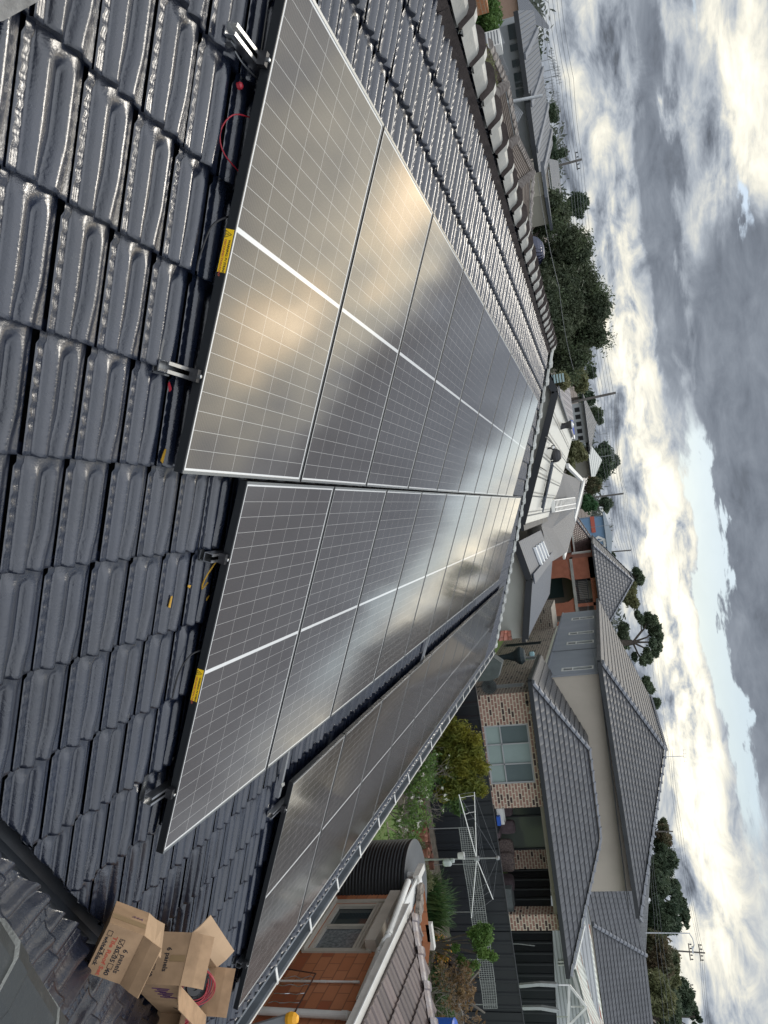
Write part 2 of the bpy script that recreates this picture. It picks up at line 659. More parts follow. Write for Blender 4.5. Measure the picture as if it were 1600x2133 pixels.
M_tile = glossy_tile_mat('glazed_black_tile', (0.010, 0.015, 0.031), 0.30, 150.0, 0.5, (0.55, 0.2), 0.4)
M_cap = glossy_tile_mat('brown_ridge_cap', (0.40, 0.40, 0.37), 0.45, 200.0, 0.3, (0.1, 0.2), 0.4)
M_cap2 = glossy_tile_mat('pale_hip_cap', (0.40, 0.41, 0.38), 0.35)
M_cap3 = glossy_tile_mat('dark_wing_cap', (0.018, 0.022, 0.022), 0.42, 60.0, 0.5, (0.2, 0.25), 0.5)
M_mortar_shade = mat('brown_mortar_and_shade', (0.062, 0.048, 0.044), 0.9, bump=(60, 0.6, 0.01), vary=(8, 0.4))  # ridge bedding mortar; also the painted shade on the cap ends
M_joint = mat('pale_joint_mortar', (0.42, 0.42, 0.38), 0.6, bump=(80, .8, .01))
M_valley = mat('valley_metal', (0.03, 0.034, 0.04), 0.4, 0.0, bump=(12, 0.2, 0.01), vary=(5, 0.3))
M_frame = mat('anodised_frame', (0.10, 0.105, 0.11), 0.28, 0.9)
M_frameside = mat('black_frame_side', (0.012, 0.014, 0.016), 0.4, 0.0, 0.5)
M_alu = mat('aluminium', (0.62, 0.63, 0.64), 0.3, 1.0, bump=(300, 0.1, 0.001))
M_alu_d = mat('dull_aluminium', (0.30, 0.31, 0.32), 0.38, 0.9)
M_blackplastic = mat('black_plastic', (0.012, 0.012, 0.014), 0.45)
M_steel = mat('zinc_steel', (0.6, 0.6, 0.58), 0.25, 1.0)
M_gutter = mat('painted_gutter', (0.16, 0.18, 0.20), 0.35, vary=(3, 0.35), bump=(20, 0.1, 0.003))
M_gutterlip = mat('cream_gutter_edge', (0.62, 0.60, 0.55), 0.4, vary=(6, 0.2))
M_white = mat('white_paint', (0.72, 0.72, 0.69), 0.45, vary=(2.0, 0.18))
M_pvc = mat('white_pvc', (0.70, 0.70, 0.67), 0.35, vary=(3.0, 0.2))
M_cream = mat('cream_render', (0.45, 0.405, 0.34), 0.9, spec=0.2, vary=(0.9, 0.10), bump=(40, 0.15, 0.004))
M_greyrender = mat('grey_render', (0.27, 0.29, 0.32), 0.9, spec=0.2, vary=(0.7, 0.10), bump=(40, 0.1, 0.004))
M_n1render = mat('pale_render', (0.40, 0.41, 0.37), 0.9, spec=0.2, vary=(0.8, 0.12), bump=(40, 0.15, 0.004))
M_charcoal = mat('charcoal_metal', (0.014, 0.017, 0.021), 0.42, vary=(2, 0.3))
M_dark = mat('dark_void', (0.006, 0.007, 0.009), 0.7)
M_brickw = brick_mat('speckled_brick', (0.27, 0.15, 0.12), (0.36, 0.23, 0.18), (0.60, 0.53, 0.42), (0.05, 0.035, 0.035), .25, .118, .019)
M_brickb = brick_mat('brown_brick', (0.17, 0.13, 0.11), (0.23, 0.18, 0.15), (0.36, 0.33, 0.28), (0.05, 0.04, 0.04), .26, .118, .017)
M_bricko = brick_mat('orange_brick', (0.44, 0.165, 0.075), (0.52, 0.22, 0.11), (0.26, 0.115, 0.065), (0.34, 0.105, 0.05), 0.30, 0.162, 0.008)
M_brickr = mat('orange_render', (0.29, 0.095, 0.055), 0.8, vary=(2, 0.2))
M_rt_big = rooftile_mat('charcoal_roof_tiles', (0.086, 0.089, 0.097), 0.33, 0.34, 0.38)
M_rt_brown = rooftile_mat('brown_roof_tiles', (0.155, 0.125, 0.105), 0.30, 0.34, 0.7)
M_rt_red = rooftile_mat('weathered_red_tiles', (0.125, 0.080, 0.072), 0.17, 0.34, 0.45, 1.0, 0.8)
M_rt_rib = rooftile_mat('ribbed_clay', (0.155, 0.115, 0.105), 0.22, 0.33, 0.42, 0.0, 1.0, 0.6)
M_rt_grey = rooftile_mat('grey_roof_tiles', (0.15, 0.16, 0.17), 0.33, 0.34, 0.6)
M_ribwhite = rib_mat('pale_ribbed_steel', (0.74, 0.72, 0.64), 0.62, 0.22, 0.0, 0.14, spec=0.9, depth=0.06, along='v')
M_ribgrey = rib_mat('grey_ribbed_steel', (0.09, 0.10, 0.118), 0.2, 0.4, 0.0, 0.2, depth=0.03)
M_ribgrey2 = rib_mat('grey_standing_seam', (0.10, 0.112, 0.135), 0.55, 0.4, 0.0, 0.08, depth=0.04)
M_rust = rib_mat('rusty_pale_steel', (0.58, 0.60, 0.54), 0.25, 0.6, 0.0, 0.2, stain=((0.22, 0.055, 0.025), 0.35, 3.2), depth=0.02)
M_fence = rib_mat('charcoal_fence_sheet', (0.016, 0.019, 0.024), 0.42, 0.35, 0.0, 0.1, depth=0.05, spec=0.45)
M_lineboard = rib_mat('white_weatherboard', (0.50, 0.52, 0.54), 0.17, 0.6, 0.0, 0.14, depth=0.03, along='v')
M_glass = mat('window_glass', (0.03, 0.045, 0.05), 0.06, 0.0, 0.9)
M_blind = mat('pale_blind_behind_glass', (0.30, 0.37, 0.36), 0.12, 0.0, 0.6, vary=(0.8, 0.12))
M_blind_d = mat('grey_blind_behind_glass', (0.13, 0.165, 0.17), 0.1, 0.0, 0.6, vary=(0.8, 0.12))
M_curtain = mat('lace_curtain_behind_glass', (0.10, 0.115, 0.12), 0.15, 0.0, 0.6, vary=(22, 0.0, (0.22, 0.25, 0.27)))
M_winframe = mat('window_frame_beige', (0.50, 0.47, 0.41), 0.45, vary=(5, 0.15))
M_winframe_g = mat('window_frame_grey', (0.34, 0.35, 0.36), 0.4)
M_bark = mat('bark', (0.085, 0.07, 0.058), 0.9, bump=(30, 0.8, 0.02), vary=(6, 0.4))
M_twig = mat('pale_twigs', (0.24, 0.215, 0.19), 0.9, bump=(60, 0.5, 0.005), vary=(6, 0.4))
M_concrete = mat('concrete', (0.30, 0.29, 0.27), 0.9, bump=(30, 0.3, 0.01), vary=(1.5, 0.25))
M_soil = mat('garden_soil', (0.14, 0.115, 0.085), 0.95, bump=(12, 0.8, 0.05), vary=(4, 0.5))
M_card = mat('cardboard', (0.43, 0.28, 0.165), 0.75, spec=0.25, vary=(9, 0.28), bump=(180, 0.12, 0.001))
M_card_in = mat('cardboard_inside', (0.50, 0.345, 0.215), 0.8, spec=0.25, vary=(4, 0.1))
M_tape = mat('packing_tape', (0.30, 0.20, 0.10), 0.3, spec=0.5)
M_inkb = mat('black_ink', (0.03, 0.025, 0.025), 0.8)
M_inkr = mat('red_ink', (0.42, 0.09, 0.05), 0.8)
M_inkp = mat('purple_ink', (0.12, 0.05, 0.14), 0.8)
M_label = mat('yellow_label', (0.90, 0.58, 0.015), 0.45)
M_cred = mat('red_cable', (0.30, 0.018, 0.03), 0.4)
M_cyel = mat('yellow_wire', (0.42, 0.24, 0.025), 0.5)
M_pole = mat('weathered_pole', (0.13, 0.12, 0.11), 0.9, vary=(2, 0.3))
M_wire = mat('dark_wire', (0.12, 0.13, 0.14), 0.6)
M_galv = mat('galvanised_steel', (0.52, 0.54, 0.56), 0.35, 0.7, vary=(6, 0.2))
M_terracotta = mat('terracotta', (0.26, 0.11, 0.07), 0.8, vary=(6, 0.3))
M_teal = mat('teal_canvas', (0.010, 0.022, 0.026), 0.7, vary=(6, 0.3))
M_bluep = mat('blue_plastic', (0.02, 0.09, 0.42), 0.4)
M_sofa = mat('mauve_cushion', (0.115, 0.085, 0.095), 0.9, vary=(7, 0.3), bump=(25, 0.4, 0.01))
M_sofa2 = mat('patterned_cushion', (0.20, 0.16, 0.14), 0.9, vary=(18, 0.0, (0.07, 0.05, 0.055)), bump=(25, 0.4, 0.01))
M_greycover = mat('grey_cover', (0.10, 0.115, 0.115), 0.8, bump=(9, 0.5, 0.03), vary=(3, 0.3))
M_tank = mat('black_tank', (0.016, 0.018, 0.021), 0.5, vary=(3, 0.3))
M_tanktop = mat('tank_lid', (0.075, 0.082, 0.088), 0.7, vary=(2, 0.15))
L_dense = leaf_mat('dense_foliage', (0.050, 0.069, 0.040), (0.095, 0.112, 0.065), 0.5)
L_dark = leaf_mat('dark_foliage', (0.041, 0.066, 0.041), (0.082, 0.113, 0.066), 0.5)
L_pine = leaf_mat('pine_foliage', (0.051, 0.077, 0.047), (0.100, 0.131, 0.077), 0.6)
L_bright = leaf_mat('bright_foliage', (0.07, 0.14, 0.03), (0.15, 0.24, 0.06), 2)
L_gold = leaf_mat('golden_conifer', (0.196, 0.184, 0.023), (0.115, 0.149, 0.029), 1.3)
L_green = leaf_mat('mid_foliage', (0.057, 0.115, 0.029), (0.115, 0.184, 0.057), 1.6)
L_brown = leaf_mat('dry_brown_leaves', (0.16, 0.095, 0.05), (0.24, 0.16, 0.08), 3)
L_olive = leaf_mat('olive_foliage', (0.113, 0.129, 0.060), (0.181, 0.181, 0.091), 0.7)
L_rusty = leaf_mat('rusty_foliage', (0.151, 0.106, 0.068), (0.091, 0.113, 0.060), 0.6)
L_petal = mat('white_petals', (0.80, 0.76, 0.70), 0.6)
L_orange = mat('orange_flowers', (0.55, 0.25, 0.02), 0.7)
L_strap = leaf_mat('strap_leaves', (0.040, 0.098, 0.034), (0.103, 0.149, 0.052), 3)
L_grass = leaf_mat('lawn_grass', (0.08, 0.16, 0.03), (0.15, 0.23, 0.05), 1.5)
L_pink = mat('pink_blossom', (0.36, 0.24, 0.27), 0.8)

def ident(o):
    """the part's mesh is written in its thing's own axes"""
    o.matrix_parent_inverse = Matrix()
    return o


# ------------------------------------------------------------------ ground
g = MB()
g.fuv([(-60, -300, -0.05), (900, -500, -0.05), (900, 500, -0.05), (-60, 300, -0.05)])
M_land = mat('suburban_ground', (0.075, 0.085, 0.055), 0.95, vary=(0.05, 0.4, (0.13, 0.13, 0.11)))
structure(g.build('ground', M_land))

# ------------------------------------------------------------------ our tiled roof
TW, TG, TN = 0.2265, 0.3465, -0.135     # tile cover width, course gauge, tile plane under the panel plane


def sst(x, a, b):
    t_ = np.clip((x - a) / (b - a), 0, 1)
    return t_ * t_ * (3 - 2 * t_)


def bump1(x, c_, w):
    return np.exp(-((x - c_) / w) ** 2)


def tile_h(a, b):
    """height over one interlocking tile: a across (0..1), b from nose (0) to head (1)"""
    fade = sst(b, 1.0, 0.90)
    xs = np.array([0.0, .155, .175, .22, .29, .34, .40, .49, .55, .585, .61, .67, .73, .83, .90, .96, 1.0])
    full = np.array([.002, .002, .008, .020, .028, .026, .021, .006, -.004, -.006, .013, .024, .025, .008, .001, .000, -.004])
    plain = np.array([.002, .002, .008, .014, .020, .022, .022, .021, .020, .020, .021, .022, .022, .014, .004, .000, -.004])
    # the pocket drifts towards the low side and opens as a scoop at the nose
    a_ = a + 0.075 * sst(b, .42, .0) * sst(a, .2, .45) * sst(a, 1.0, .8)
    xf = np.linspace(-.1, 1.1, 241)
    kern = np.exp(-(np.arange(-8, 9) / 2.8) ** 2)
    kern /= kern.sum()
    fs, ps = np.convolve(np.interp(xf, xs, full), kern, 'same'), np.convolve(np.interp(xf, xs, plain), kern, 'same')
    f_, p_ = np.interp(a_, xf, fs), np.interp(a_, xf, ps)
    k = sst(b, .93, .84)
    crest = p_ + (f_ - p_) * k
    body = pocket = ridge = scoop = 0.0 * a
    # ladder shaped interlock strip on the left
    rail = 0.0045 * (bump1(a, 0.020, 0.012) + bump1(a, 0.075, 0.010) + bump1(a, 0.125, 0.010))
    rung = 0.005 * (np.abs(((b * 8.0) % 1.0) - 0.5) < 0.13) * (a > 0.02) * (a < 0.125) * (b < 0.86)
    groove = -0.005 * bump1(a, 0.16, 0.014) - 0.007 * bump1(a, 0.99, 0.02)
    pad = 0.009 * (b > 0.9) * (a < 0.15)
    hh = crest + (rail * (b < 0.9)) + rung + groove + pad
    return hh


def tile_sheet(umin, umax, vmin, vmax, keep, name, parent, frame, mat_, fine=lambda u, v: True, w=TW, gg=TG, n0=TN, u_off=0.0, v_off=0.0, clampf=None):
    """field of tiles in roof coordinates; keep(u, v) masks faces; frame maps (u,v,n)->world"""
    Vs, Fs = [], []
    base = 0
    ja, jb = int(math.floor((umin - u_off) / w)), int(math.ceil((umax - u_off) / w))
    ka, kb = int(math.floor((vmin - v_off) / gg)), int(math.ceil((vmax - v_off) / gg))
    grids = {}
    for hi in (0, 1, 2):
        nu, nv = ((12, 6), (46, 28), (26, 8))[hi]
        aa = np.linspace(0, 1, nu)
        if hi == 1:
            bb = np.linspace(0, 1.10, nv)
        elif hi == 2:
            bb = np.array([0, 0.06, 0.2, 0.4, 0.6, 0.8, 0.9, 1.08])
        else:
            bb = np.array([0, 0.1, 0.3, 0.6, 0.82, 1.06])
        A, B = np.meshgrid(aa, bb, indexing='ij')
        H = tile_h(A, np.minimum(B, 1.0))
        # nose face: an extra row dropped below the nose
        A2 = np.concatenate([A[:, :1], A[:, :1], A], 1)
        B2 = np.concatenate([B[:, :1] + 0.012, B[:, :1] - 0.0, B], 1)
        H2 = np.concatenate([H[:, :1] * 0 - 0.030, H[:, :1] - 0.006, H], 1)
        m_, n_ = A2.shape
        idx = np.arange(m_ * n_).reshape(m_, n_)
        Fq = np.stack([idx[:-1, :-1], idx[1:, :-1], idx[1:, 1:], idx[:-1, 1:]], -1).reshape(-1, 4)
        grids[hi] = (A2.ravel(), B2.ravel(), H2.ravel(), Fq)
    rr = np.random.default_rng(3)
    for k in range(ka, kb):
        for j in range(ja, jb):
            u0, v0 = u_off + j * w, v_off + k * gg
            if not (keep(u0, v0) or keep(u0 + w, v0) or keep(u0 + w, v0 + gg) or keep(u0, v0 + gg)):
                continue
            hi = int(fine(u0, v0))
            A, B, H, Fq = grids[hi]
            u = u0 + A * w
            v = v0 + B * gg
            lift = 0.026 * (1 - B) + rr.normal(0, 0.0012)
            n_ = n0 + H + lift + rr.normal(0, 0.002) * (A - 0.5)
            F = Fq
            if clampf is not None:      # cut tiles end exactly on the cutting line
                ok = np.asarray(keep(u, v))[F].any(1)
                u, v = clampf(u, v)
            else:
                ok = keep(u[F].mean(1), v[F].mean(1))
            P = np.stack([u, v, n_], 1)
            F = F[ok]
            if len(F) == 0:
                continue
            Vs.append(P)
            Fs.append(F + base)
            base += len(P)
    V = np.concatenate(Vs)
    F = np.concatenate(Fs)
    used = np.zeros(len(V), bool)
    used[F.ravel()] = True
    remap = np.cumsum(used) - 1
    V = V[used]
    F = remap[F]
    fr = np.array(frame)
    Wd = V @ fr[:3, :3].T + fr[:3, 3]
    return fastmesh(name, Wd, F, mat_, parent, smooth=True)


V_RIDGE, V_EAVE = 2.83, -4.30
U_RID_END = 12.0
HIPK = CT            # hip runs at 45 degrees in plan


def valley_u(v):      # main roof lies at u > valley_u
    return -0.42 - (v + 1.29) * CT


def hip_u(v):
    return U_RID_END + (V_RIDGE - v) * CT


def clamp_main(u, v):
    v = np.clip(v, V_EAVE, V_RIDGE)
    return np.clip(u, valley_u(v) + 0.045, hip_u(v)), v


def keep_main(u, v):
    u, v = np.asarray(u), np.asarray(v)
    return (v < V_RIDGE) & (v > V_EAVE) & (u > valley_u(v) + 0.04) & (u < hip_u(v))


house = thing('tiled_house', 'single storey house with glazed black tile roof carrying the solar panels', 'house', (8, 0, 0))
tile_sheet(-3.4, 19.5, V_EAVE, V_RIDGE, keep_main, 'main_roof_slope', house, ROOFM, M_tile,
           fine=lambda u, v: 1 if ((u < 1.5 and (u < 0.5 + max(0, -v) * 0.6 or v > 1.6)) or (v > 1.6 and u < 3.5)) else (2 if v > 1.6 or u > 11 or u < 3 else 0), clampf=clamp_main)

# sarking board just under the tiles, so no daylight shows through
sk = MB()
sk.face([rw(-4.4, V_RIDGE, TN - .05), rw(valley_u(V_EAVE), V_EAVE, TN - .05), rw(hip_u(V_EAVE), V_EAVE, TN - .05), rw(U_RID_END, V_RIDGE, TN - .05)])
sk.build('roof_sarking', M_dark, house)

# rear slope, hip end slope
ridgeP = rw(U_RID_END, V_RIDGE, TN + .01)
ridgeN = rw(-4.6, V_RIDGE, TN + .01)
eY = 2 * ridgeP[1] - rw(0, V_EAVE)[1]
eZ = rw(0, V_EAVE, TN)[2]
corner_r = np.array([hip_u(V_EAVE), rw(0, V_EAVE, TN)[1], eZ])
corner_l = np.array([hip_u(V_EAVE), eY, eZ])


def course_plane(mb, e0, e1, t1, t0, gauge=0.34, lift=0.03, skip=0):
    """stepped tile courses between the eave line e0-e1 and the top line t0-t1"""
    e0, e1, t0, t1 = [np.array(p, float) for p in (e0, e1, t0, t1)]
    L = np.linalg.norm((t0 + t1) / 2 - (e0 + e1) / 2)
    ax = (e1 - e0) / np.linalg.norm(e1 - e0)
    up = (t0 + t1) / 2 - (e0 + e1) / 2
    up = up - ax * (up @ ax)
    Ls = np.linalg.norm(up)
    up = up / Ls
    nn = np.cross(ax, up)
    if nn[2] < 0:
        nn = -nn
    N = max(1, int(round(Ls / gauge)))
    for k in range(N):
        a, b = k / N, (k + 1) / N
        p0, p1 = e0 + (t0 - e0) * a, e1 + (t1 - e1) * a
        q0, q1 = e0 + (t0 - e0) * b, e1 + (t1 - e1) * b
        lo = nn * lift
        uv = [((p0 - e0) @ ax, k * gauge + .01), ((p1 - e0) @ ax, k * gauge + .01), ((q1 - e0) @ ax, (k + 1) * gauge - .01), ((q0 - e0) @ ax, (k + 1) * gauge - .01)]
        mb.face([p0 + lo, p1 + lo, q1 + lo * .1, q0 + lo * .1], uv)
        mb.face([p0 - lo * .1, p1 - lo * .1, p1 + lo, p0 + lo], [(uv[0][0], k * gauge), (uv[1][0], k * gauge), (uv[1][0], k * gauge + .005), (uv[0][0], k * gauge + .005)])


M_rt_own = rooftile_mat('black_roof_tiles_far', (0.035, 0.038, 0.047), TW, TG, 0.35)
mb = MB()
course_plane(mb, corner_l, (-4.6, eY, eZ), ridgeN, ridgeP, TG)
mb.build('rear_roof_slope', M_rt_own, house)
mb = MB()
course_plane(mb, corner_r, corner_l, ridgeP + (0, .01, 0), ridgeP - (0, .01, 0), TG)
mb.build('hip_end_slope', M_rt_own, house)


def cap_tile(mb, a, b, half=0.12, h=0.075, drop=0.075, collar=True, side=None, step=1.0):
    """one angular ridge tile from a to b (its collar at b)"""
    a, b = np.array(a, float), np.array(b, float)
    d = (b - a) / np.linalg.norm(b - a)
    sx = np.cross((0, 0, 1.0), d)
    sx /= np.linalg.norm(sx)
    up = np.cross(d, sx)

    def ring(p, s_, e=0.0):
        return [p + sx * q * s_ + up * (z_ * s_ + e) for q, z_ in ((-half, h - drop), (-half * .62, h - .018), (-half * .34, h), (half * .34, h), (half * .62, h - .018), (half, h - drop))]
    # the near end is a raised collar that laps over the tile before it
    secs = [(a - d * .02, 1 + .14 * step, .026 * step), (a + d * .07, 1 + .12 * step, .020 * step), (a + d * .085, 1.0, .008 * step), (b, 1 - .06 * step, 0.0)]
    rings = [ring(p, s_, e_) for p, s_, e_ in secs]
    for r1, r2 in zip(rings[:-1], rings[1:]):
        for i in range(5):
            mb.face([r1[i], r1[i + 1], r2[i + 1], r2[i]])
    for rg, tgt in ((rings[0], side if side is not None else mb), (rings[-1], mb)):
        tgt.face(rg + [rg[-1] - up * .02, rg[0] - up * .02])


def cap_run(a, b, pitch, name, parent, mat_, half=0.12, h=0.075, drop=.075, lift=0.03, end_shade_or_joint=None, jit=0.004, step=1.0):
    a, b = np.array(a, float), np.array(b, float)
    L = np.linalg.norm(b - a)
    N = max(1, int(round(L / pitch)))
    for k in range(N):
        m_ = MB()
        j = np.array([0, rng.normal(0, jit), lift + rng.normal(0, jit)])
        sd_ = MB() if end_shade_or_joint else None
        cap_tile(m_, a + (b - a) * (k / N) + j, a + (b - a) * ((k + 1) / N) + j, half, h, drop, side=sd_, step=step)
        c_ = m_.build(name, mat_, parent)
        if end_shade_or_joint:
            sd_.build('end_shade_or_joint', end_shade_or_joint, c_)


RA = rw(-4.6, V_RIDGE, TN + .02)
RB = rw(U_RID_END, V_RIDGE, TN + .02)
cap_run(RA, RB, 0.415, 'ridge_tile', house, M_cap, half=.125, h=0.105, drop=.085, lift=0.0, end_shade_or_joint=M_mortar_shade)  # near end faces coloured dark brown to paint in their shade
cap_run(corner_r + (-.05, .05, .0), RB, 0.40, 'hip_tile', house, M_cap2, half=.095, h=.05, drop=.06, lift=0.03)
mb = MB()
for k in range(60):
    u0 = -4.6 + k * 0.28
    if u0 > U_RID_END - .2:
        break
    pts = [rw(u0, V_RIDGE - .150 + rng.normal(0, .005), TN + .015), rw(u0 + .28, V_RIDGE - .150 + rng.normal(0, .005), TN + .015),
           rw(u0 + .28, V_RIDGE - .118, TN + .075), rw(u0, V_RIDGE - .118, TN + .075)]
    mb.face(pts)
mb.build('mortar_bedding', M_mortar_shade, house)

# eaves: fascia, gutter, brackets, soffit and wall
gy = rw(0, V_EAVE)[1]
gz = rw(0, V_EAVE, TN)[2]
gx0, gx1 = valley_u(V_EAVE) + .05, hip_u(V_EAVE) + .1
mb = MB()
prof = [(-0.0, -.02), (-0.0, -.11), (-.115, -.11), (-.125, -.02), (-.135, -.005)]
for (y0, z0_), (y1, z1_) in zip(prof[:-1], prof[1:]):
    mb.face([(gx0, gy + y0, gz + z0_), (gx1, gy + y0, gz + z0_), (gx1, gy + y1, gz + z1_), (gx0, gy + y1, gz + z1_)])
for X_ in (gx0, gx1):
    mb.face([(X_, gy + y, gz + z) for y, z in prof])
mb.box(((gx0 + gx1) / 2, gy + .012, gz - .07), (gx1 - gx0, .02, .18))
gut = mb.build('gutter', M_gutter, house)
mb = MB()
mb.box(((gx0 + gx1) / 2, gy - .142, gz - .006), (gx1 - gx0, .016, .016))
mb.box(((gx0 + gx1) / 2, gy - .137, gz - .065), (gx1 - gx0, .006, .10))
gl = mb.build('gutter_lip', M_gutterlip, house)
kx = gx0 + .28
while kx < gx1:
    mb = MB()
    mb.box((kx, gy - .06, gz + .004), (.034, .15, .006))
    mb.box((kx, gy - .155, gz - .02), (.034, .004, .05))
    mb.build('gutter_clip', M_white, gut)
    kx += .82
mb = MB()
mb.box(((gx0 + gx1) / 2, gy + .25, gz - .17), (gx1 - gx0, .5, .012))
mb.build('soffit', M_white, house)
mb = MB()
wx0, wx1 = gx0 + .3, gx1 - .5
mb.wuv([(wx0, gy + .5, 0), (wx1, gy + .5, 0), (wx1, gy + .5, gz - .17), (wx0, gy + .5, gz - .17)])
mb.wuv([(wx1, gy + .5, 0), (wx1, eY - .5, 0), (wx1, eY - .5, gz - .17), (wx1, gy + .5, gz - .17)])
mb.build('wall', M_bricko, house)

# valley channel between the main slope and the wing
vdir = rw(valley_u(-3.0), -3.0) - rw(valley_u(-1.0), -1.0)
vdir /= np.linalg.norm(vdir)
mb = MB()
va, vb = rw(valley_u(2.6), 2.6, TN - .03), rw(valley_u(V_EAVE), V_EAVE, TN - .03)
sx = np.cross(vdir, (0, 0, 1.0))
sx /= np.linalg.norm(sx)
sxp = -sx if sx[0] < 0 else sx         # towards +X: the main slope side
for s0, z0_, s1, z1_ in ((-.17, .065, -.10, .022), (-.10, .022, -.015, -.012), (-.015, -.012, .015, -.012), (.015, -.012, .10, .022), (.10, .022, .17, .055)):
    mb.face([va + sxp * s0 + (0, 0, z0_), vb + sxp * s0 + (0, 0, z0_), vb + sxp * s1 + (0, 0, z1_), va + sxp * s1 + (0, 0, z1_)])
mb.build('valley_gutter', M_valley, house)
# mortar smears and a little moss along the cut tiles of the valley
# wing slope: falls towards +X, tiles laid across Y
W0 = rw(-.42, -1.29, -.12)
WF = np.eye(4)
WF[:3, 0] = (0, 1, 0)
WF[:3, 1] = (-CT, 0, ST)
WF[:3, 2] = (ST, 0, CT)
WF[:3, 3] = W0


def ww(u, v, n=0.0):
    return W0 + WF[:3, 0] * u + WF[:3, 1] * v + WF[:3, 2] * n


CAPA = np.array([-.311, .196])       # where the wing's own caps run (wing coordinates)
CAPB = np.array([-.720, -.085])
cd = (CAPB - CAPA) / np.linalg.norm(CAPB - CAPA)
cn = np.array([-cd[1], cd[0]])
if cn @ (np.array([-.3, .0]) - CAPA) < 0:
    cn = -cn


def keep_wing(u, v):
    u, v = np.asarray(u), np.asarray(v)
    side = (u - CAPA[0]) * cn[0] + (v - CAPA[1]) * cn[1]
    # valley line in wing coordinates: v = u / CT ; wing lies above it
    return (v > u / CT + .10) & (side > 0.0) & (u < 1.6)


def clamp_wing(u, v):
    v = np.maximum(v, u / CT + .105)
    side = (u - CAPA[0]) * cn[0] + (v - CAPA[1]) * cn[1]
    k = np.minimum(side, 0)
    return u - cn[0] * k, v - cn[1] * k


tile_sheet(-4.0, 1.7, -4.6, 2.2, keep_wing, 'wing_roof_slope', house, Matrix(WF.tolist()), M_tile, fine=lambda u, v: u > -2.2, n0=-.01, u_off=.07, v_off=.13, clampf=clamp_wing)
pA, pB = CAPA - cd * 1.35, CAPB + cd * 2.6
mb = MB()
mb.face([ww(pA[0] + cn[0] * 1.4, pA[1] + cn[1] * 1.4, -.06), ww(pB[0] + cn[0] * 1.6, pB[1] + cn[1] * 1.6, -.06), ww(pB[0], pB[1], -.06), ww(pA[0], pA[1], -.06)])
mb.build('wing_sarking', M_dark, house)
ca, cb = ww(*pA, .02), ww(*pB, .02)
side3 = ww(cn[0], cn[1]) - ww(0, 0)
off = -side3 / np.linalg.norm(side3) * .12
cap_run(ca + off, cb + off, 0.40, 'wing_ridge_tile', house, M_cap3, half=.15, h=.10, drop=.10, lift=0.0, step=.25, end_shade_or_joint=M_joint)
# pale mortar joints between the wing's caps
for k in range(1, 9):
    p = ca + off + (cb - ca) * k / 9
# plain far side of the wing
mb = MB()
down = off / np.linalg.norm(off)
mb.face([ca + off, cb + off, cb + off + down * 2.5 - (0, 0, 1.5), ca + off + down * 2.5 - (0, 0, 1.5)])
mb.build('wing_rear_slope', M_tile, house)

# stray cap tile at the very near left of the roof
t_ = thing('spare_roof_tile', 'loose grey cap tile lying on the black roof at the near edge', 'roof tile', rw(-1.15, 1.10, TN + .03))
mb = MB()
Pa, Pb = rw(-1.16, 1.30, TN + .075), rw(-1.10, .78, TN + .07)
pp = [rw(-1.045, .955, -.05), rw(-.935, 1.075, -.05), rw(-.97, 1.35, -.05), rw(-1.35, 1.25, -.05), rw(-1.35, .75, -.05)]
mb.prism(pp, np.array(rw(0, 0, -.022)) - rw(0, 0, 0))
mb.build('tile_body', mat('weathered_grey_tile', (0.17, 0.17, 0.165), 0.5, bump=(45, .5, .01), vary=(20, .4)), t_)

# ------------------------------------------------------------------ solar panels
PW, PL = 1.134, 1.762


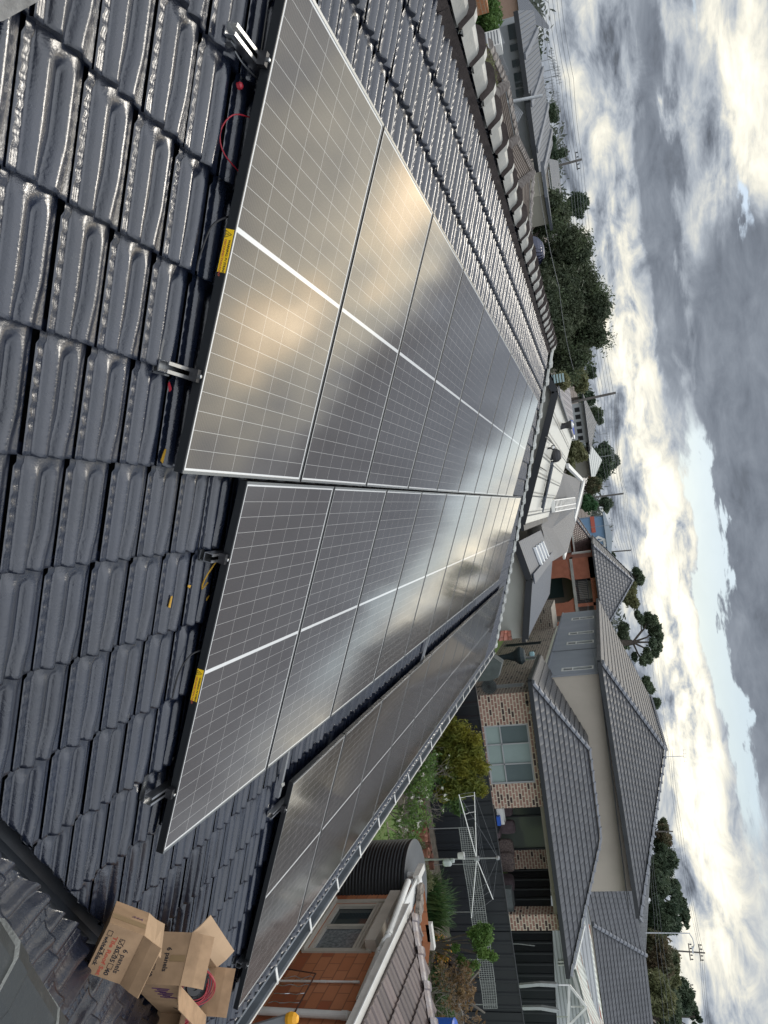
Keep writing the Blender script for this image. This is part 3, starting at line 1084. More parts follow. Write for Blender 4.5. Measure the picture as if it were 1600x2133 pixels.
def cell_mat():
    m = bpy.data.materials.new('solar_cells_under_glass')
    m.use_nodes = True
    t = NT(m.node_tree)
    o = t.n('ShaderNodeOutputMaterial')
    b = t.n('ShaderNodeBsdfPrincipled')
    t.l(b.outputs[0], o.inputs[0])
    g_ = t.n('ShaderNodeTexCoord').outputs['Object']
    x, y, z = t.sep(g_)
    # active field 6 x 24 cells with a wider gap half way
    mx_, my_ = 0.016, 0.020
    cw = (PW - 2 * mx_) / 6
    half = (PL - 2 * my_ - 0.018) / 2
    ch = half / 12
    xx = t.m('DIVIDE', t.m('SUBTRACT', x, mx_), cw)
    up = t.m('GREATER_THAN', y, PL / 2)
    yy = t.m('SUBTRACT', t.m('SUBTRACT', y, my_), t.m('MULTIPLY', up, half + 0.018))
    yy = t.m('DIVIDE', yy, ch)

    def line(w_, coord, size):
        f = t.m('FRACT', coord)
        d = t.m('MULTIPLY', t.m('MINIMUM', f, t.m('SUBTRACT', 1.0, f)), size)
        return t.m('LESS_THAN', d, w_)
    lx = line(0.0011, xx, cw)
    ly = line(0.0010, yy, ch)
    mid = t.m('LESS_THAN', t.m('ABSOLUTE', t.m('SUBTRACT', y, PL / 2)), 0.0085)
    ex = t.m('GREATER_THAN', t.m('ABSOLUTE', t.m('SUBTRACT', x, PW / 2)), PW / 2 - mx_)
    ey = t.m('GREATER_THAN', t.m('ABSOLUTE', t.m('SUBTRACT', y, PL / 2)), PL / 2 - my_)
    grid = t.m('MAXIMUM', t.m('MAXIMUM', lx, ly), 0.0)
    edge = t.m('MAXIMUM', mid, t.m('MULTIPLY', t.m('MAXIMUM', ex, ey), 1.0), clamp=True)
    # busbars run up the slope, sixteen to a cell
    fb = t.m('FRACT', t.m('MULTIPLY', xx, 16.0))
    bus = t.smooth(t.m('ABSOLUTE', t.m('SUBTRACT', fb, 0.5)), 0.33, 0.18)
    tone = t.n('ShaderNodeTexWhiteNoise', noise_dimensions='2D')
    t.l(t.comb(t.m('FLOOR', xx), t.m('FLOOR', yy), 0.0), tone.inputs['Vector'])
    c = t.mix(t.m('MULTIPLY', tone.outputs['Value'], 0.25), (0.026, 0.020, 0.017), (0.038, 0.029, 0.024))
    c = t.mix(t.m('MULTIPLY', bus, 0.62), c, (0.125, 0.103, 0.088))
    c = t.mix(t.m('MULTIPLY', grid, 0.62), c, (0.62, 0.61, 0.58))
    c = t.mix(edge, c, (0.78, 0.78, 0.76))
    t.l(c, b.inputs['Base Color'])
    dirt = t.noise(g_, 5.0, 6, 0.65)
    t.put(b.inputs['Roughness'], t.m('ADD', 0.06, t.m('MULTIPLY', dirt, 0.08)))
    b.inputs['Specular IOR Level'].default_value = 0.9
    b.inputs['Coat Weight'].default_value = 0.7
    b.inputs['Coat Roughness'].default_value = 0.07
    bn = t.n('ShaderNodeBump')
    bn.inputs['Strength'].default_value = 0.06
    bn.inputs['Distance'].default_value = 0.01
    t.l(t.noise(g_, 1.6, 2, 0.5), bn.inputs['Height'])
    t.l(bn.outputs[0], b.inputs['Normal'])
    return m


M_cells = cell_mat()


def text_mesh(body, size, mat_, name, parent, org, xdir, ydir, extr=0.0, align='LEFT', shear=0.0, sx=1.0, bold=0.0):
    cu = bpy.data.curves.new(name, 'FONT')
    cu.body = body
    cu.size = size
    cu.align_x = align
    cu.shear = shear
    cu.offset = bold
    cu.resolution_u = 2
    tmp = bpy.data.objects.new(name, cu)
    S.collection.objects.link(tmp)
    me = bpy.data.meshes.new_from_object(tmp)
    bpy.data.objects.remove(tmp)
    bpy.data.curves.remove(cu)
    xd = np.array(xdir, float)
    xd /= np.linalg.norm(xd)
    yd = np.array(ydir, float)
    yd -= xd * (xd @ yd)
    yd /= np.linalg.norm(yd)
    co = np.empty(len(me.vertices) * 3)
    me.vertices.foreach_get('co', co)
    co = co.reshape(-1, 3)
    co = np.array(org, float) + co[:, :1] * sx * xd + co[:, 1:2] * yd
    me.vertices.foreach_set('co', co.ravel())
    me.materials.clear()
    me.materials.append(mat_)
    me.update()
    me.name = name
    return link(me, name, parent)


def make_panel():
    t_ = thing('solar_panel', 'solar panel', 'solar panel', (0, 0, 0), (TH, 0, 0))
    H = 0.035
    mb = MB()
    mb.box((PW / 2, PL / 2, -.004), (PW - .012, PL - .012, .004))
    ident(mb.build('glass', M_cells, t_))
    lip = 0.012
    # top lip ring, 2 mm proud of the glass: narrow long sides, wider ends
    for nm_, mt_, c_, d_ in (('frame_lip', M_lip, (PW / 2, lip / 2, -.001), (PW, lip, .004)), ('frame_lip', M_lip, (PW / 2, PL - lip / 2, -.001), (PW, lip, .004)),
                             ('side_lip', M_lip2, (.0025, PL / 2, -.001), (.005, PL - 2 * lip, .004)), ('side_lip', M_lip2, (PW - .0025, PL / 2, -.001), (.005, PL - 2 * lip, .004))):
        mb = MB()
        mb.box(c_, d_)
        ident(mb.build(nm_, mt_, t_))
    mb = MB()
    for c_, d_ in (((.0015, PL / 2, -.0195), (.003, PL, .033)), ((PW - .0015, PL / 2, -.0195), (.003, PL, .033)),
                   ((PW / 2, .0015, -.0195), (PW - .006, .003, .033)), ((PW / 2, PL - .0015, -.0195), (PW - .006, .003, .033)),
                   ((PW / 2, PL / 2, -.008), (PW - .01, PL - .01, .003))):
        mb.box(c_, d_)
    ident(mb.build('frame', M_frameside, t_))
    return t_


M_lip2 = mat('dark_frame_lip', (0.13, 0.13, 0.13), 0.35, 0.6)
M_lip = mat('bright_frame_lip', (0.42, 0.43, 0.43), 0.25, 1.0)
ROWS = [(0.0, 0.0, 10, -.0), (0.544, -1.777, 11, 0.0), (2.316, -3.867, 11, 0.0)]
ordn = ['first', 'second', 'third', 'fourth', 'fifth', 'sixth', 'seventh', 'eighth', 'ninth', 'tenth', 'eleventh']
rown = ['the upper row nearest the ridge', 'the middle row', 'the lowest row along the gutter']
proto = None
near_panel = {}
for ri, (u0, v0, cnt, n_) in enumerate(ROWS):
    for k in range(cnt):
        lab = f'{ordn[k]} solar panel from the near end of {rown[ri]}'
        if k == 0:
            lab = ['nearest panel of the upper row with yellow label on its black edge', 'nearest panel of the middle row with yellow label on its black edge',
                   'nearest panel of the lowest row, beside the cardboard boxes'][ri]
        if k == cnt - 1:
            lab = f'farthest solar panel of {rown[ri]}'
        P = rw(u0 + k * 1.154, v0, n_)
        if proto is None:
            proto = make_panel()
            o = proto
            o.location = P
            o['label'] = lab
            o['group'] = 'solar panels in three rows on the tiled roof'
        else:
            o = dup(proto, lab, P, 'solar panels in three rows on the tiled roof', keep=lambda c_: not c_.name.startswith('warning'))
        if k == 0:
            near_panel[ri] = o

# yellow warning labels on the near frame side
for ri, vtop in ((0, 0.872), (1, 0.895)):
    p = near_panel[ri]
    mb = MB()
    mb.box((-.0012, vtop - .075, -.018), (.002, .150, .031))
    lb = ident(mb.build('warning_label', M_label, p))
    Mx = np.array(Matrix.Translation(p.location) @ Matrix.Rotation(TH, 4, 'X'))

    def lw(v, n):
        return (-.0030, v, n)
    tr = MB()
    a, b_, c_ = (vtop - .006, -.031), (vtop - .030, -.031), (vtop - .018, -.0075)
    for q0, q1 in ((a, b_), (b_, c_), (c_, a)):
        tr.bar(lw(*q0), lw(*q1), .0012, .0016, up=(1, 0, 0))
    tr.box(lw(vtop - .018, -.024), (.0012, .002, .010))
    ident(tr.build('warning_triangle', M_inkb, lb))
    for body, n_, sz in (('WARNING: PV STRING', -.0145, .0115), ('DISCONNECTION POINT', -.0290, .0112)):
        o = text_mesh(body, sz, M_inkb if n_ > -.02 else M_inkr, 'label_text', lb, (-.0028, vtop - .036, n_), (0, -1, 0), (0, 0, 1), bold=.0004)
        ident(o)

# ------------------------------------------------------------------ rails with clamps
def rail_thing(u0, u1, v, lab, ru0, cnt, stick):
    n0 = -.040
    t_ = thing('mounting_rail', lab, 'rail', rw(u0, v, n0 - .02), (TH, 0, 0), 'aluminium rails under the panel rows')
    L = u1 - u0
    mb = MB()
    w, h = .040, .040
    # open C profile: floor, two sides, two top lips
    for c_, d_ in (((L / 2, 0, -h / 2 + .002), (L, w, .004)), ((L / 2, -w / 2 + .0015, 0), (L, .003, h - .008)), ((L / 2, w / 2 - .0015, 0), (L, .003, h - .008)),
                   ((L / 2, -w / 2 + .006, h / 2 - .002), (L, .012, .004)), ((L / 2, w / 2 - .006, h / 2 - .002), (L, .012, .004))):
        mb.box(c_, d_)
    ident(mb.build('rail_profile', M_alu, t_))
    # end clamp: black block with a lip over the frame and a bright bolt
    x0 = ru0 - u0

    def clamp_end(x, sgn):
        m1 = MB()
        m1.box((x - sgn * .016, 0, .036), (.026, .045, .032))
        m1.box((x + sgn * .002, 0, .0435), (.016, .045, .003))
        e = ident(m1.build('end_clamp', M_blackplastic, t_))
        m2 = MB()
        m2.lathe((x - sgn * .018, 0, .052), [(0, 0), (.0075, 0), (.0075, .010), (.004, .012), (0, .012)], 6)
        ident(m2.build('bolt', M_steel, e))
    clamp_end(x0, 1)
    for k in range(1, cnt):
        x = x0 + k * 1.154 - .010
        m1 = MB()
        m1.box((x, 0, .044), (.034, .055, .006))
        e = ident(m1.build('mid_clamp', M_blackplastic, t_))
        m2 = MB()
        m2.lathe((x, 0, .047), [(.0, 0), (.0065, 0), (.0065, .007), (.0, .008)], 6)
        ident(m2.build('bolt', M_steel, e))
    for k in range(0, int(L / 1.2) + 1):
        m1 = MB()
        x = .12 + k * 1.2 if k else .04
        m1.box((x, -.026, -.03), (.03, .006, .05))
        m1.box((x, .03, -.052), (.03, .12, .006))
        ident(m1.build('roof_hook', M_alu_d, t_))
    return t_


rail_names = [('upper', 'upper'), ('upper', 'lower'), ('middle', 'upper'), ('middle', 'lower'), ('lowest', 'upper'), ('lowest', 'lower')]
for i, (ri, vv, st) in enumerate(((0, 1.435, .185), (0, .352, .165), (1, -.368, .085), (1, -1.475, .14), (2, -2.30, .16), (2, -3.50, .05))):
    u0, v0, cnt, _ = ROWS[ri]
    rail_thing(u0 - st, u0 + cnt * 1.154, vv, f'{rail_names[i][1]} aluminium rail under the {rail_names[i][0]} row of panels', u0, cnt, st)
for (ua, va_), (ub, vb_), lab in (((2.16, -1.76), (2.20, -2.13), 'near bright metal bar bridging the gap between middle and lowest rows'),
                                  ((6.69, -1.76), (6.60, -2.13), 'far bright metal bar bridging the gap between middle and lowest rows')):
    t_ = thing('linking_bar', lab, 'bar', rw(ua, va_, -.06), group='bars bridging the gap between panel rows')
    mb = MB()
    mb.bar(rw(ua, va_ + .05, -.052), rw(ub, vb_ - .05, -.052), .034, .026, up=rw(0, 0, 1) - rw(0, 0, 0))
    mb.build('bar_profile', M_alu, t_)
    mb = MB()
    for q in (.12, .88):
        p = rw(ua + (ub - ua) * q, va_ + (vb_ - va_) * q, -.036)
        mb.box(p, (.05, .02, .008))
    mb.build('splice_bolt', M_steel, t_)

# loose bits: cable loops, off-cuts of wire and tape
def cable(pts, r, m_, name, lab, cat):
    mb = MB()
    P = [rw(*p) for p in pts]
    # smooth polyline
    Q = []
    for i in range(len(P) - 1):
        p0 = P[max(i - 1, 0)]; p1 = P[i]; p2 = P[i + 1]; p3 = P[min(i + 2, len(P) - 1)]
        for s_ in np.linspace(0, 1, 7)[:-1]:
            Q.append(.5 * ((2 * p1) + (-p0 + p2) * s_ + (2 * p0 - 5 * p1 + 4 * p2 - p3) * s_ ** 2 + (-p0 + 3 * p1 - 3 * p2 + p3) * s_ ** 3))
    Q.append(P[-1])
    mb.tube(Q, r, 6)
    return tag(mb.build(name, m_, loc=Q[0]), lab, cat)


cable([(.10, 1.28, -.05), (-.03, 1.24, -.075), (-.055, 1.17, -.10), (-.02, 1.11, -.09), (.10, 1.08, -.06)], 0.0025, M_cred, 'cable_loop', 'red cable loop hanging under near edge of upper panel', 'cable')
cable([(.10, 1.40, -.06), (-.05, 1.39, -.065), (-.12, 1.40, -.07)], .003, M_alu_d, 'earth_wire', 'thin grey wire sticking out below the topmost rail end', 'wire')
cable([(.56, -.40, -.07), (.53, -.47, -.085), (.545, -.53, -.10), (.57, -.50, -.09)], .0035, M_cyel, 'yellow_wire', 'yellow wire dangling from the rail end of middle row', 'wire')
cable([(.56, -.80, -.04), (.50, -.82, -.06), (.47, -.90, -.08), (.47, -1.02, -.085)], .004, M_blackplastic, 'black_lead', 'black lead hanging beside the middle row yellow label', 'cable')
cable([(.02, .92, -.045), (-.05, .86, -.06), (-.06, .76, -.075), (-.055, .70, -.08)], .004, M_blackplastic, 'black_lead', 'black lead hanging beside the upper row yellow label', 'cable')
for u, v, m_, s_, lab in ((-.026, 1.333, M_cred, .012, 'small round red plug lying in the shade near the topmost rail'), (.278, -.553, M_cyel, .013, 'yellow off-cut lying on tiles left of the middle row'),
                          (.405, -.50, M_cyel, .008, 'tiny yellow scrap nearer the middle row rail'), (.0, .043, M_cyel, .013, 'yellow scrap in shadow at corner of upper row'),
                          (-.055, .29, M_cred, .010, 'red scrap below the second rail end'), (.60, -.575, M_cyel, .008, 'tiny yellow scrap deep in the shade by the middle row')):
    mb = MB()
    n_ = TN + .045
    if 'round' in lab:
        mb.lathe(rw(u, v, n_), [(0, 0), (s_, 0), (s_, .012), (s_ * .6, .018), (0, .018)], 12)
    else:
        a = rng.uniform(0, 3)
        pts = [rw(u + math.cos(a + q) * s_ * w_, v + math.sin(a + q) * s_ * w_ * 1.3, n_) for q, w_ in ((0, 1.6), (.5, 1.5), (2.9, 1.4), (3.8, 1.7))]
        mb.prism(pts, (0, 0, .003))
    tag(mb.build('wire_scrap' if 'round' not in lab else 'cable_plug', m_, loc=rw(u, v, n_)), lab, 'scrap' if 'round' not in lab else 'plug')

# ------------------------------------------------------------------ building helpers
def wall(mb, p0, ud, L, z0, z1, holes=(), depth=0.09, inward=None, rev=None):
    """vertical wall from p0 along unit ud; holes (u0, u1, za, zb); reveals go inward"""
    ud = np.array([ud[0], ud[1], 0.0])
    us = sorted({0.0, L, *[h[0] for h in holes], *[h[1] for h in holes]})
    zs = sorted({z0, z1, *[h[2] for h in holes], *[h[3] for h in holes]})
    P = lambda u, z, d=0.0: np.array([p0[0], p0[1], 0.0]) + ud * u + np.array([0, 0, z]) + (np.array(inward) * d if inward is not None else 0)
    for a, b in zip(us[:-1], us[1:]):
        for c_, d_ in zip(zs[:-1], zs[1:]):
            um, zm = (a + b) / 2, (c_ + d_) / 2
            if any(h[0] < um < h[1] and h[2] < zm < h[3] for h in holes):
                continue
            mb.wuv([P(a, c_), P(b, c_), P(b, d_), P(a, d_)])
    if inward is not None:
        for h in holes:
            for (ua, za), (ub, zb) in (((h[0], h[2]), (h[1], h[2])), ((h[1], h[2]), (h[1], h[3])), ((h[1], h[3]), (h[0], h[3])), ((h[0], h[3]), (h[0], h[2]))):
                mb.wuv([P(ua, za), P(ub, zb), P(ub, zb, depth), P(ua, za, depth)])
    return P


def window(parent, P, h, inward, fr_mat, glass, cols=(), rows=(), fw=0.05, d=0.07, name='window'):
    """frame with bars at given fractions, one pane behind; P from wall()"""
    inn = np.array(inward, float)
    u0, u1, z0, z1 = h
    mb = MB()

    def barr(a, b, w_):
        mb.bar(P(*a) + inn * (d - .02), P(*b) + inn * (d - .02), .05 if w_ is None else w_, fw if w_ is None else w_, up=inn)

    def rect(ua, ub, za, zb):
        c_ = (P(ua, za) + P(ub, zb)) / 2 + inn * (d - .03)
        e = np.abs(P(ub, zb) - P(ua, za)) + np.abs(inn) * .05
        mb.box(c_, e)
    rect(u0, u0 + fw, z0, z1)
    rect(u1 - fw, u1, z0, z1)
    rect(u0 + fw, u1 - fw, z0, z0 + fw)
    rect(u0 + fw, u1 - fw, z1 - fw, z1)
    for c_ in cols:
        uc = u0 + (u1 - u0) * c_
        rect(uc - fw * .4, uc + fw * .4, z0 + fw, z1 - fw)
    for r_ in rows:
        zc = z0 + (z1 - z0) * r_
        rect(u0 + fw, u1 - fw, zc - fw * .35, zc + fw * .35)
    w_ = mb.build(name, fr_mat, parent)
    mats = glass if isinstance(glass, list) else [glass]
    if isinstance(glass, dict):
        cs = [0] + list(cols) + [1]
        rs = [0] + list(rows) + [1]
        for i in range(len(cs) - 1):
            for j in range(len(rs) - 1):
                g_ = MB()
                ua, ub = u0 + (u1 - u0) * cs[i], u0 + (u1 - u0) * cs[i + 1]
                za, zb = z0 + (z1 - z0) * rs[j], z0 + (z1 - z0) * rs[j + 1]
                g_.face([P(ua, za) + inn * d, P(ub, za) + inn * d, P(ub, zb) + inn * d, P(ua, zb) + inn * d])
                g_.build('pane', glass.get((i, j), glass['d']), w_)
    else:
        g_ = MB()
        g_.face([P(u0, z0) + inn * d, P(u1, z0) + inn * d, P(u1, z1) + inn * d, P(u0, z1) + inn * d])
        g_.build('pane', mats[0], w_)
    return w_


def hip_roof(parent, x0, x1, y0, y1, z, rise, m_, axis='y', gauge=.34, gut=M_charcoal, capm=None, name='roof', cap_pitch=.42, hipf=1.0, lift=.03, gutw=.12, nocap=False):
    """rectangular hip roof; ridge along axis. returns ridge end points"""
    capm = capm or M_capgrey
    if axis == 'y':
        hw = (x1 - x0) / 2
        xa = (x0 + x1) / 2
        ra, rb = np.array([xa, y0 + hw * hipf, z + rise]), np.array([xa, y1 - hw * hipf, z + rise])
    else:
        hw = (y1 - y0) / 2
        ya = (y0 + y1) / 2
        ra, rb = np.array([x0 + hw * hipf, ya, z + rise]), np.array([x1 - hw * hipf, ya, z + rise])
    c = [np.array(p, float) for p in ((x0, y0, z), (x1, y0, z), (x1, y1, z), (x0, y1, z))]
    mb = MB()
    if axis == 'y':
        planes = ((c[3], c[0], ra, rb), (c[1], c[2], rb, ra), (c[0], c[1], ra, ra), (c[2], c[3], rb, rb))
        hips = ((c[0], ra), (c[1], ra), (c[2], rb), (c[3], rb))
    else:
        planes = ((c[0], c[1], rb, ra), (c[2], c[3], ra, rb), (c[3], c[0], ra, ra), (c[1], c[2], rb, rb))
        hips = ((c[0], ra), (c[3], ra), (c[1], rb), (c[2], rb))
    for p in planes:
        course_plane(mb, p[0], p[1], p[2], p[3], gauge, lift)
    ro = mb.build(name, m_, parent)
    if not nocap:
        for a, b in list(hips) + [(ra, rb)]:
            L = np.linalg.norm(b - a)
            if L > .5:
                m2 = MB()
                N = max(1, int(round(L / cap_pitch)))
                for k in range(N):
                    cap_tile(m2, a + (b - a) * (k / N) + (0, 0, .03), a + (b - a) * ((k + 1) / N) + (0, 0, .03), .11, .06, .06)
                m2.build('ridge_capping', capm, ro)
    if gut is not None:
        g_ = MB()
        for a, b in ((0, 1), (1, 2), (2, 3), (3, 0)):
            p, q = c[a], c[b]
            d = (q - p) / np.linalg.norm(q - p)
            o_ = np.cross(d, (0, 0, 1.0)) * (gutw / 2)
            g_.bar(p + o_ - d * (gutw / 2) * 0 + (0, 0, -.05), q + o_ + (0, 0, -.05), gutw - .004, .12)
        g_.build('gutter', gut, parent)
    return ra, rb


M_capgrey = mat('grey_ridge_capping', (0.15, 0.16, 0.18), 0.4, vary=(3, .2))
M_capbrown = mat('weathered_ridge_capping', (0.26, 0.24, 0.22), 0.7, vary=(5, .4, (.13, .11, .10)))


def leaves(mb_name, m_, parent, centres, radii, count, size, flat=0.0, shell=0.55, seed=1, elong=1.6, tri=False, up=0.0):
    """leaf faces spread through blobs (centres, radii xyz)"""
    r_ = np.random.default_rng(seed)
    C_ = np.array(centres, float)
    Rr = np.array(radii, float)
    if Rr.ndim == 1:
        Rr = np.repeat(Rr[:, None], 3, 1)
    wts = (Rr.prod(1)) ** (2 / 3)
    idx = r_.choice(len(C_), count, p=wts / wts.sum())
    d = r_.normal(size=(count, 3))
    d /= np.linalg.norm(d, axis=1, keepdims=True)
    rad = shell + (1 - shell) * r_.random(count) ** 0.6
    rad *= 1 + r_.normal(0, .13, count)
    rad *= 1 + .22 * np.sin(d[:, 0] * 5 + idx * 1.7) * np.cos(d[:, 2] * 4 + idx) + .12 * np.sin(d[:, 1] * 11 + idx)
    P = C_[idx] + d * rad[:, None] * Rr[idx]
    a = r_.normal(size=(count, 3)) * np.array([1, 1, 1 - flat])
    a[:, 2] += up
    a /= np.linalg.norm(a, axis=1, keepdims=True)
    b = np.cross(a, r_.normal(size=(count, 3)))
    b /= np.linalg.norm(b, axis=1, keepdims=True) + 1e-9
    s_ = size * (0.6 + 0.8 * r_.random(count))[:, None]
    A, B = a * s_ * elong, b * s_
    V = np.stack([P - A, P - B * .6, P + A, P + B * .6], 1).reshape(-1, 3)
    F = np.arange(count * 4).reshape(-1, 4)
    return fastmesh(mb_name, V, F, m_, parent)


def blobs_for(c, r, n, seed, rs=(.35, .6), squash=1.0, bias=0.0):
    r_ = np.random.default_rng(seed)
    C_, Q = [], []
    r = np.array(r, float)
    for _ in range(n):
        d = r_.normal(size=3)
        d /= np.linalg.norm(d)
        k = r_.uniform(.35, .85)
        p = np.array(c) + d * r * k + np.array([0, 0, bias])
        s_ = r_.uniform(*rs) * r.min()
        C_.append(p)
        Q.append((s_, s_, s_ * squash))
    return C_, Q


def tree(name, label, cat, base, height, crown_c, crown_r, m_, n_leaf, lsize, nb=14, seed=1, group=None, trunk=.18, rs=(.35, .55), squash=.8, shell=.3, limbs=6, up=0.0, bark=None, fill=True):
    base = np.array(base, float)
    t_ = thing(name, label, cat, base, group=group)
    C_, Q = blobs_for(crown_c, crown_r, nb, seed, rs, squash)
    if fill:
        C_.append(np.array(crown_c, float))
        Q.append(tuple(np.array(crown_r) * .62))
    r_ = np.random.default_rng(seed + 50)
    mb = MB()
    top = np.array(crown_c, float)
    mid = base + (top - base) * .5 + np.array([r_.normal(0, .15), r_.normal(0, .15), 0])
    mb.tube([base, mid, top], [trunk, trunk * .75, trunk * .4], 8)
    for k in range(min(limbs, len(C_))):
        p = mid + (top - mid) * r_.uniform(0, .8)
        mb.tube([p, (p + C_[k]) / 2 + r_.normal(0, .1, 3), C_[k]], [trunk * .4, trunk * .25, trunk * .1], 6)
    mb.build('trunk', bark or M_bark, t_)
    leaves('crown', m_, t_, C_, Q, n_leaf, lsize, shell=shell, seed=seed, up=up)
    return t_


# ------------------------------------------------------------------ orange brick wing next door
NY = -5.72
nh = thing('brick_house', 'low orange brick house with weathered red tiles just beyond the gutter', 'house', (6.5, -8, 0))
a_ = ony(694, 1885, NY); b__ = ony(645, 1973, NY); c__ = ony(777, 1978, NY); d__ = ony(818, 1866, NY)
wxa, wxb = 6.76, 7.97
wz0, wz1 = 1.20, 2.07
NX1 = 8.52
EX = 7.32
mb = MB()
P = wall(mb, (0.5, NY), (1, 0), NX1 - .5, 0, 2.42, [(wxa - .5, wxb - .5, wz0, wz1)], .10, (0, -1, 0))
mb.wuv([(NX1, NY, 0), (NX1, NY - .9, 0), (NX1, NY - .9, 2.40), (NX1, NY, 2.42)])
mb.wuv([(NX1, NY - .9, 0), (EX - .3, NY - 1.9, 0), (EX - .3, NY - 1.9, 2.40), (NX1, NY - .9, 2.40)])
mb.build('wall', M_bricko, nh)
w_ = window(nh, P, (wxa - .5, wxb - .5, wz0, wz1), (0, -1, 0), M_winframe, {'d': M_curtain, (1, 0): M_glass}, cols=(.52,), fw=.055, d=.06)
mb = MB()
mb.box(((wxa + wxb) / 2, NY + .03, wz0 - .035), (wxb - wxa + .12, .10, .05))
mb.box((wxa - .04, NY + .012, (wz0 + wz1) / 2), (.07, .03, wz1 - wz0 + .1))
mb.box((wxb + .04, NY + .012, (wz0 + wz1) / 2), (.07, .03, wz1 - wz0 + .1))
mb.build('window_trim', M_winframe, w_)
mb = MB()
mb.box(((wxa + wxb) / 2, NY + .085, wz1 + .05), (wxb - wxa + .10, .16, .15))
mb.build('shutter_box', M_winframe, nh)
mb = MB()
for k in range(5):
    mb.box(((wxa + wxb) / 2, NY + .006, wz1 - .045 - k * .045), (wxb - wxa - .02, .012, .036))
mb.build('roller_shutter', M_winframe, nh)
# roof: eave along X, hip at the far corner
ez = 2.53
EX = 7.32
e0, e1 = np.array([0.3, -5.52, ez]), np.array([EX, -5.52, ez])
rise = .37
yr = -5.52 - 4.0
r0, r1 = np.array([0.3, yr, ez + 4 * rise]), np.array([EX - 4.0, yr, ez + 4 * rise])
mb = MB()
# ribbed clay tiles modelled course by course on the side that faces the panels
slope = np.array([0, -1.0, rise])
Lsl = np.linalg.norm(slope)
slope /= Lsl
nrm = np.array([0, rise, 1.0]) / Lsl
NCs = 13
Vr, Fr = [], []
rt = np.random.default_rng(19)
du = .0138
for k in range(NCs):
    t0_, t1_ = k * .33, (k + 1) * .33 + .02
    xe = EX - t0_ * 1.0 / Lsl * .98
    us = np.arange(0.3, xe, du)
    prof_ = .016 * np.abs(np.sin(us * math.pi / .11)) ** .7 - .012 * ((us % .22) < .016)
    jitter = rt.normal(0, .003, int(us.max() / .22) + 3)[(us / .22).astype(int)]
    b0_ = len(Vr)
    for t_q, lf in ((t0_ + .004, -.02), (t0_, .034), (t1_, .006)):
        Q_ = e0 * [0, 1, 1] + np.outer(us, [1, 0, 0]) + slope * (t_q) + np.outer(jitter, slope) + np.outer(prof_ + lf, nrm)
        Vr += Q_.tolist()
    n_u = len(us)
    for r_i in range(2):
        for i in range(n_u - 1):
            a0_ = b0_ + r_i * n_u + i
            Fr.append((a0_, a0_ + 1, a0_ + 1 + n_u, a0_ + n_u))
uvr = [((p[0]), -(p[1] + 5.52) * Lsl) for p in Vr]
fastmesh('ribbed_tiles', Vr, Fr, M_rt_rib, nh, uv=uvr)
f0, f1 = np.array([0.3, yr - 4, ez]), np.array([EX, yr - 4, ez])
course_plane(mb, f1, f0, r0, r1, .33, .04)
course_plane(mb, f1, e1, r1, r1, .33, .04)
nr = mb.build('roof', M_rt_red, nh)
M_ncap = mat('mauve_grey_ridge_cap', (0.15, 0.14, 0.155), 0.4, vary=(7, .4, (.16, .115, .10)), bump=(30, .3, .01))
hp0, hp1 = e1 + (-.05, -.05, .03), r1 + (0, 0, .04)
L_ = np.linalg.norm(hp1 - hp0)
for k in range(int(L_ / .42)):
    m2 = MB()
    cap_tile(m2, hp0 + (hp1 - hp0) * (k * .42 / L_), hp0 + (hp1 - hp0) * ((k + 1) * .42 / L_), .12, .05, .05)
    m2.build('ridge_cap', M_ncap, nr)
# crumbling mortar along the far foot of the hip
mb = MB()
rm = np.random.default_rng(77)
for k in range(22):
    u = k / 21
    p = np.array([EX + .82 - .95 * u, -5.62 - .62 * u, 2.44 + .05 * u])
    w1, h1 = .10 + rm.uniform(-.04, .05), rm.uniform(.03, .07)
    a_ = rm.uniform(0, 3)
    pts = [p + np.array([math.cos(a_ + q) * w1, math.sin(a_ + q) * w1 * .8, 0]) for q in (0, 1.3, 2.4, 3.6, 5.0)]
    mb.prism(pts, (0, 0, h1))
mb.build('broken_mortar', mat('pale_broken_mortar', (.30, .26, .22), .95, bump=(25, 1, .03), vary=(9, .6)), nr)
mb = MB()
mb.box((EX + .60, -5.60, 2.40), (1.10, .26, .025))
mb.box((EX + .60, -5.74, 2.34), (1.10, .03, .12))
mb.build('white_ledge', M_white, nh)
mb = MB()
mb.bar(e0 + (0, .06, -.05), e1 + (.02, .06, -.05), .11, .10)
mb.bar((NX1 - .32, -5.48, 2.40), (NX1 + .08, -5.48, 2.40), .10, .09)
mb.bar((NX1 + .05, -6.35, 2.40), (NX1 + .05, -6.75, 2.40), .10, .09)
ng = mb.build('gutter', M_gutterlip, nh)
mb = MB()
mb.bar(e0 + (0, .122, -.006), e1 + (.02, .122, -.006), .012, .016)
mb.build('gutter_lip', M_white, ng)
# white plastic pipes
def pipe(pts, r, name, lab, m_=M_pvc, joints=()):
    mb = MB()
    mb.tube(pts, r, 14)
    for j in joints:
        p, q = np.array(pts[j[0]], float), np.array(pts[j[0] + 1], float)
        d = (q - p) / np.linalg.norm(q - p)
        c_ = p + (q - p) * j[1]
        mb.tube([c_ - d * .035, c_ + d * .035], r * 1.18, 14)
    return mb.build(name, m_, nh)


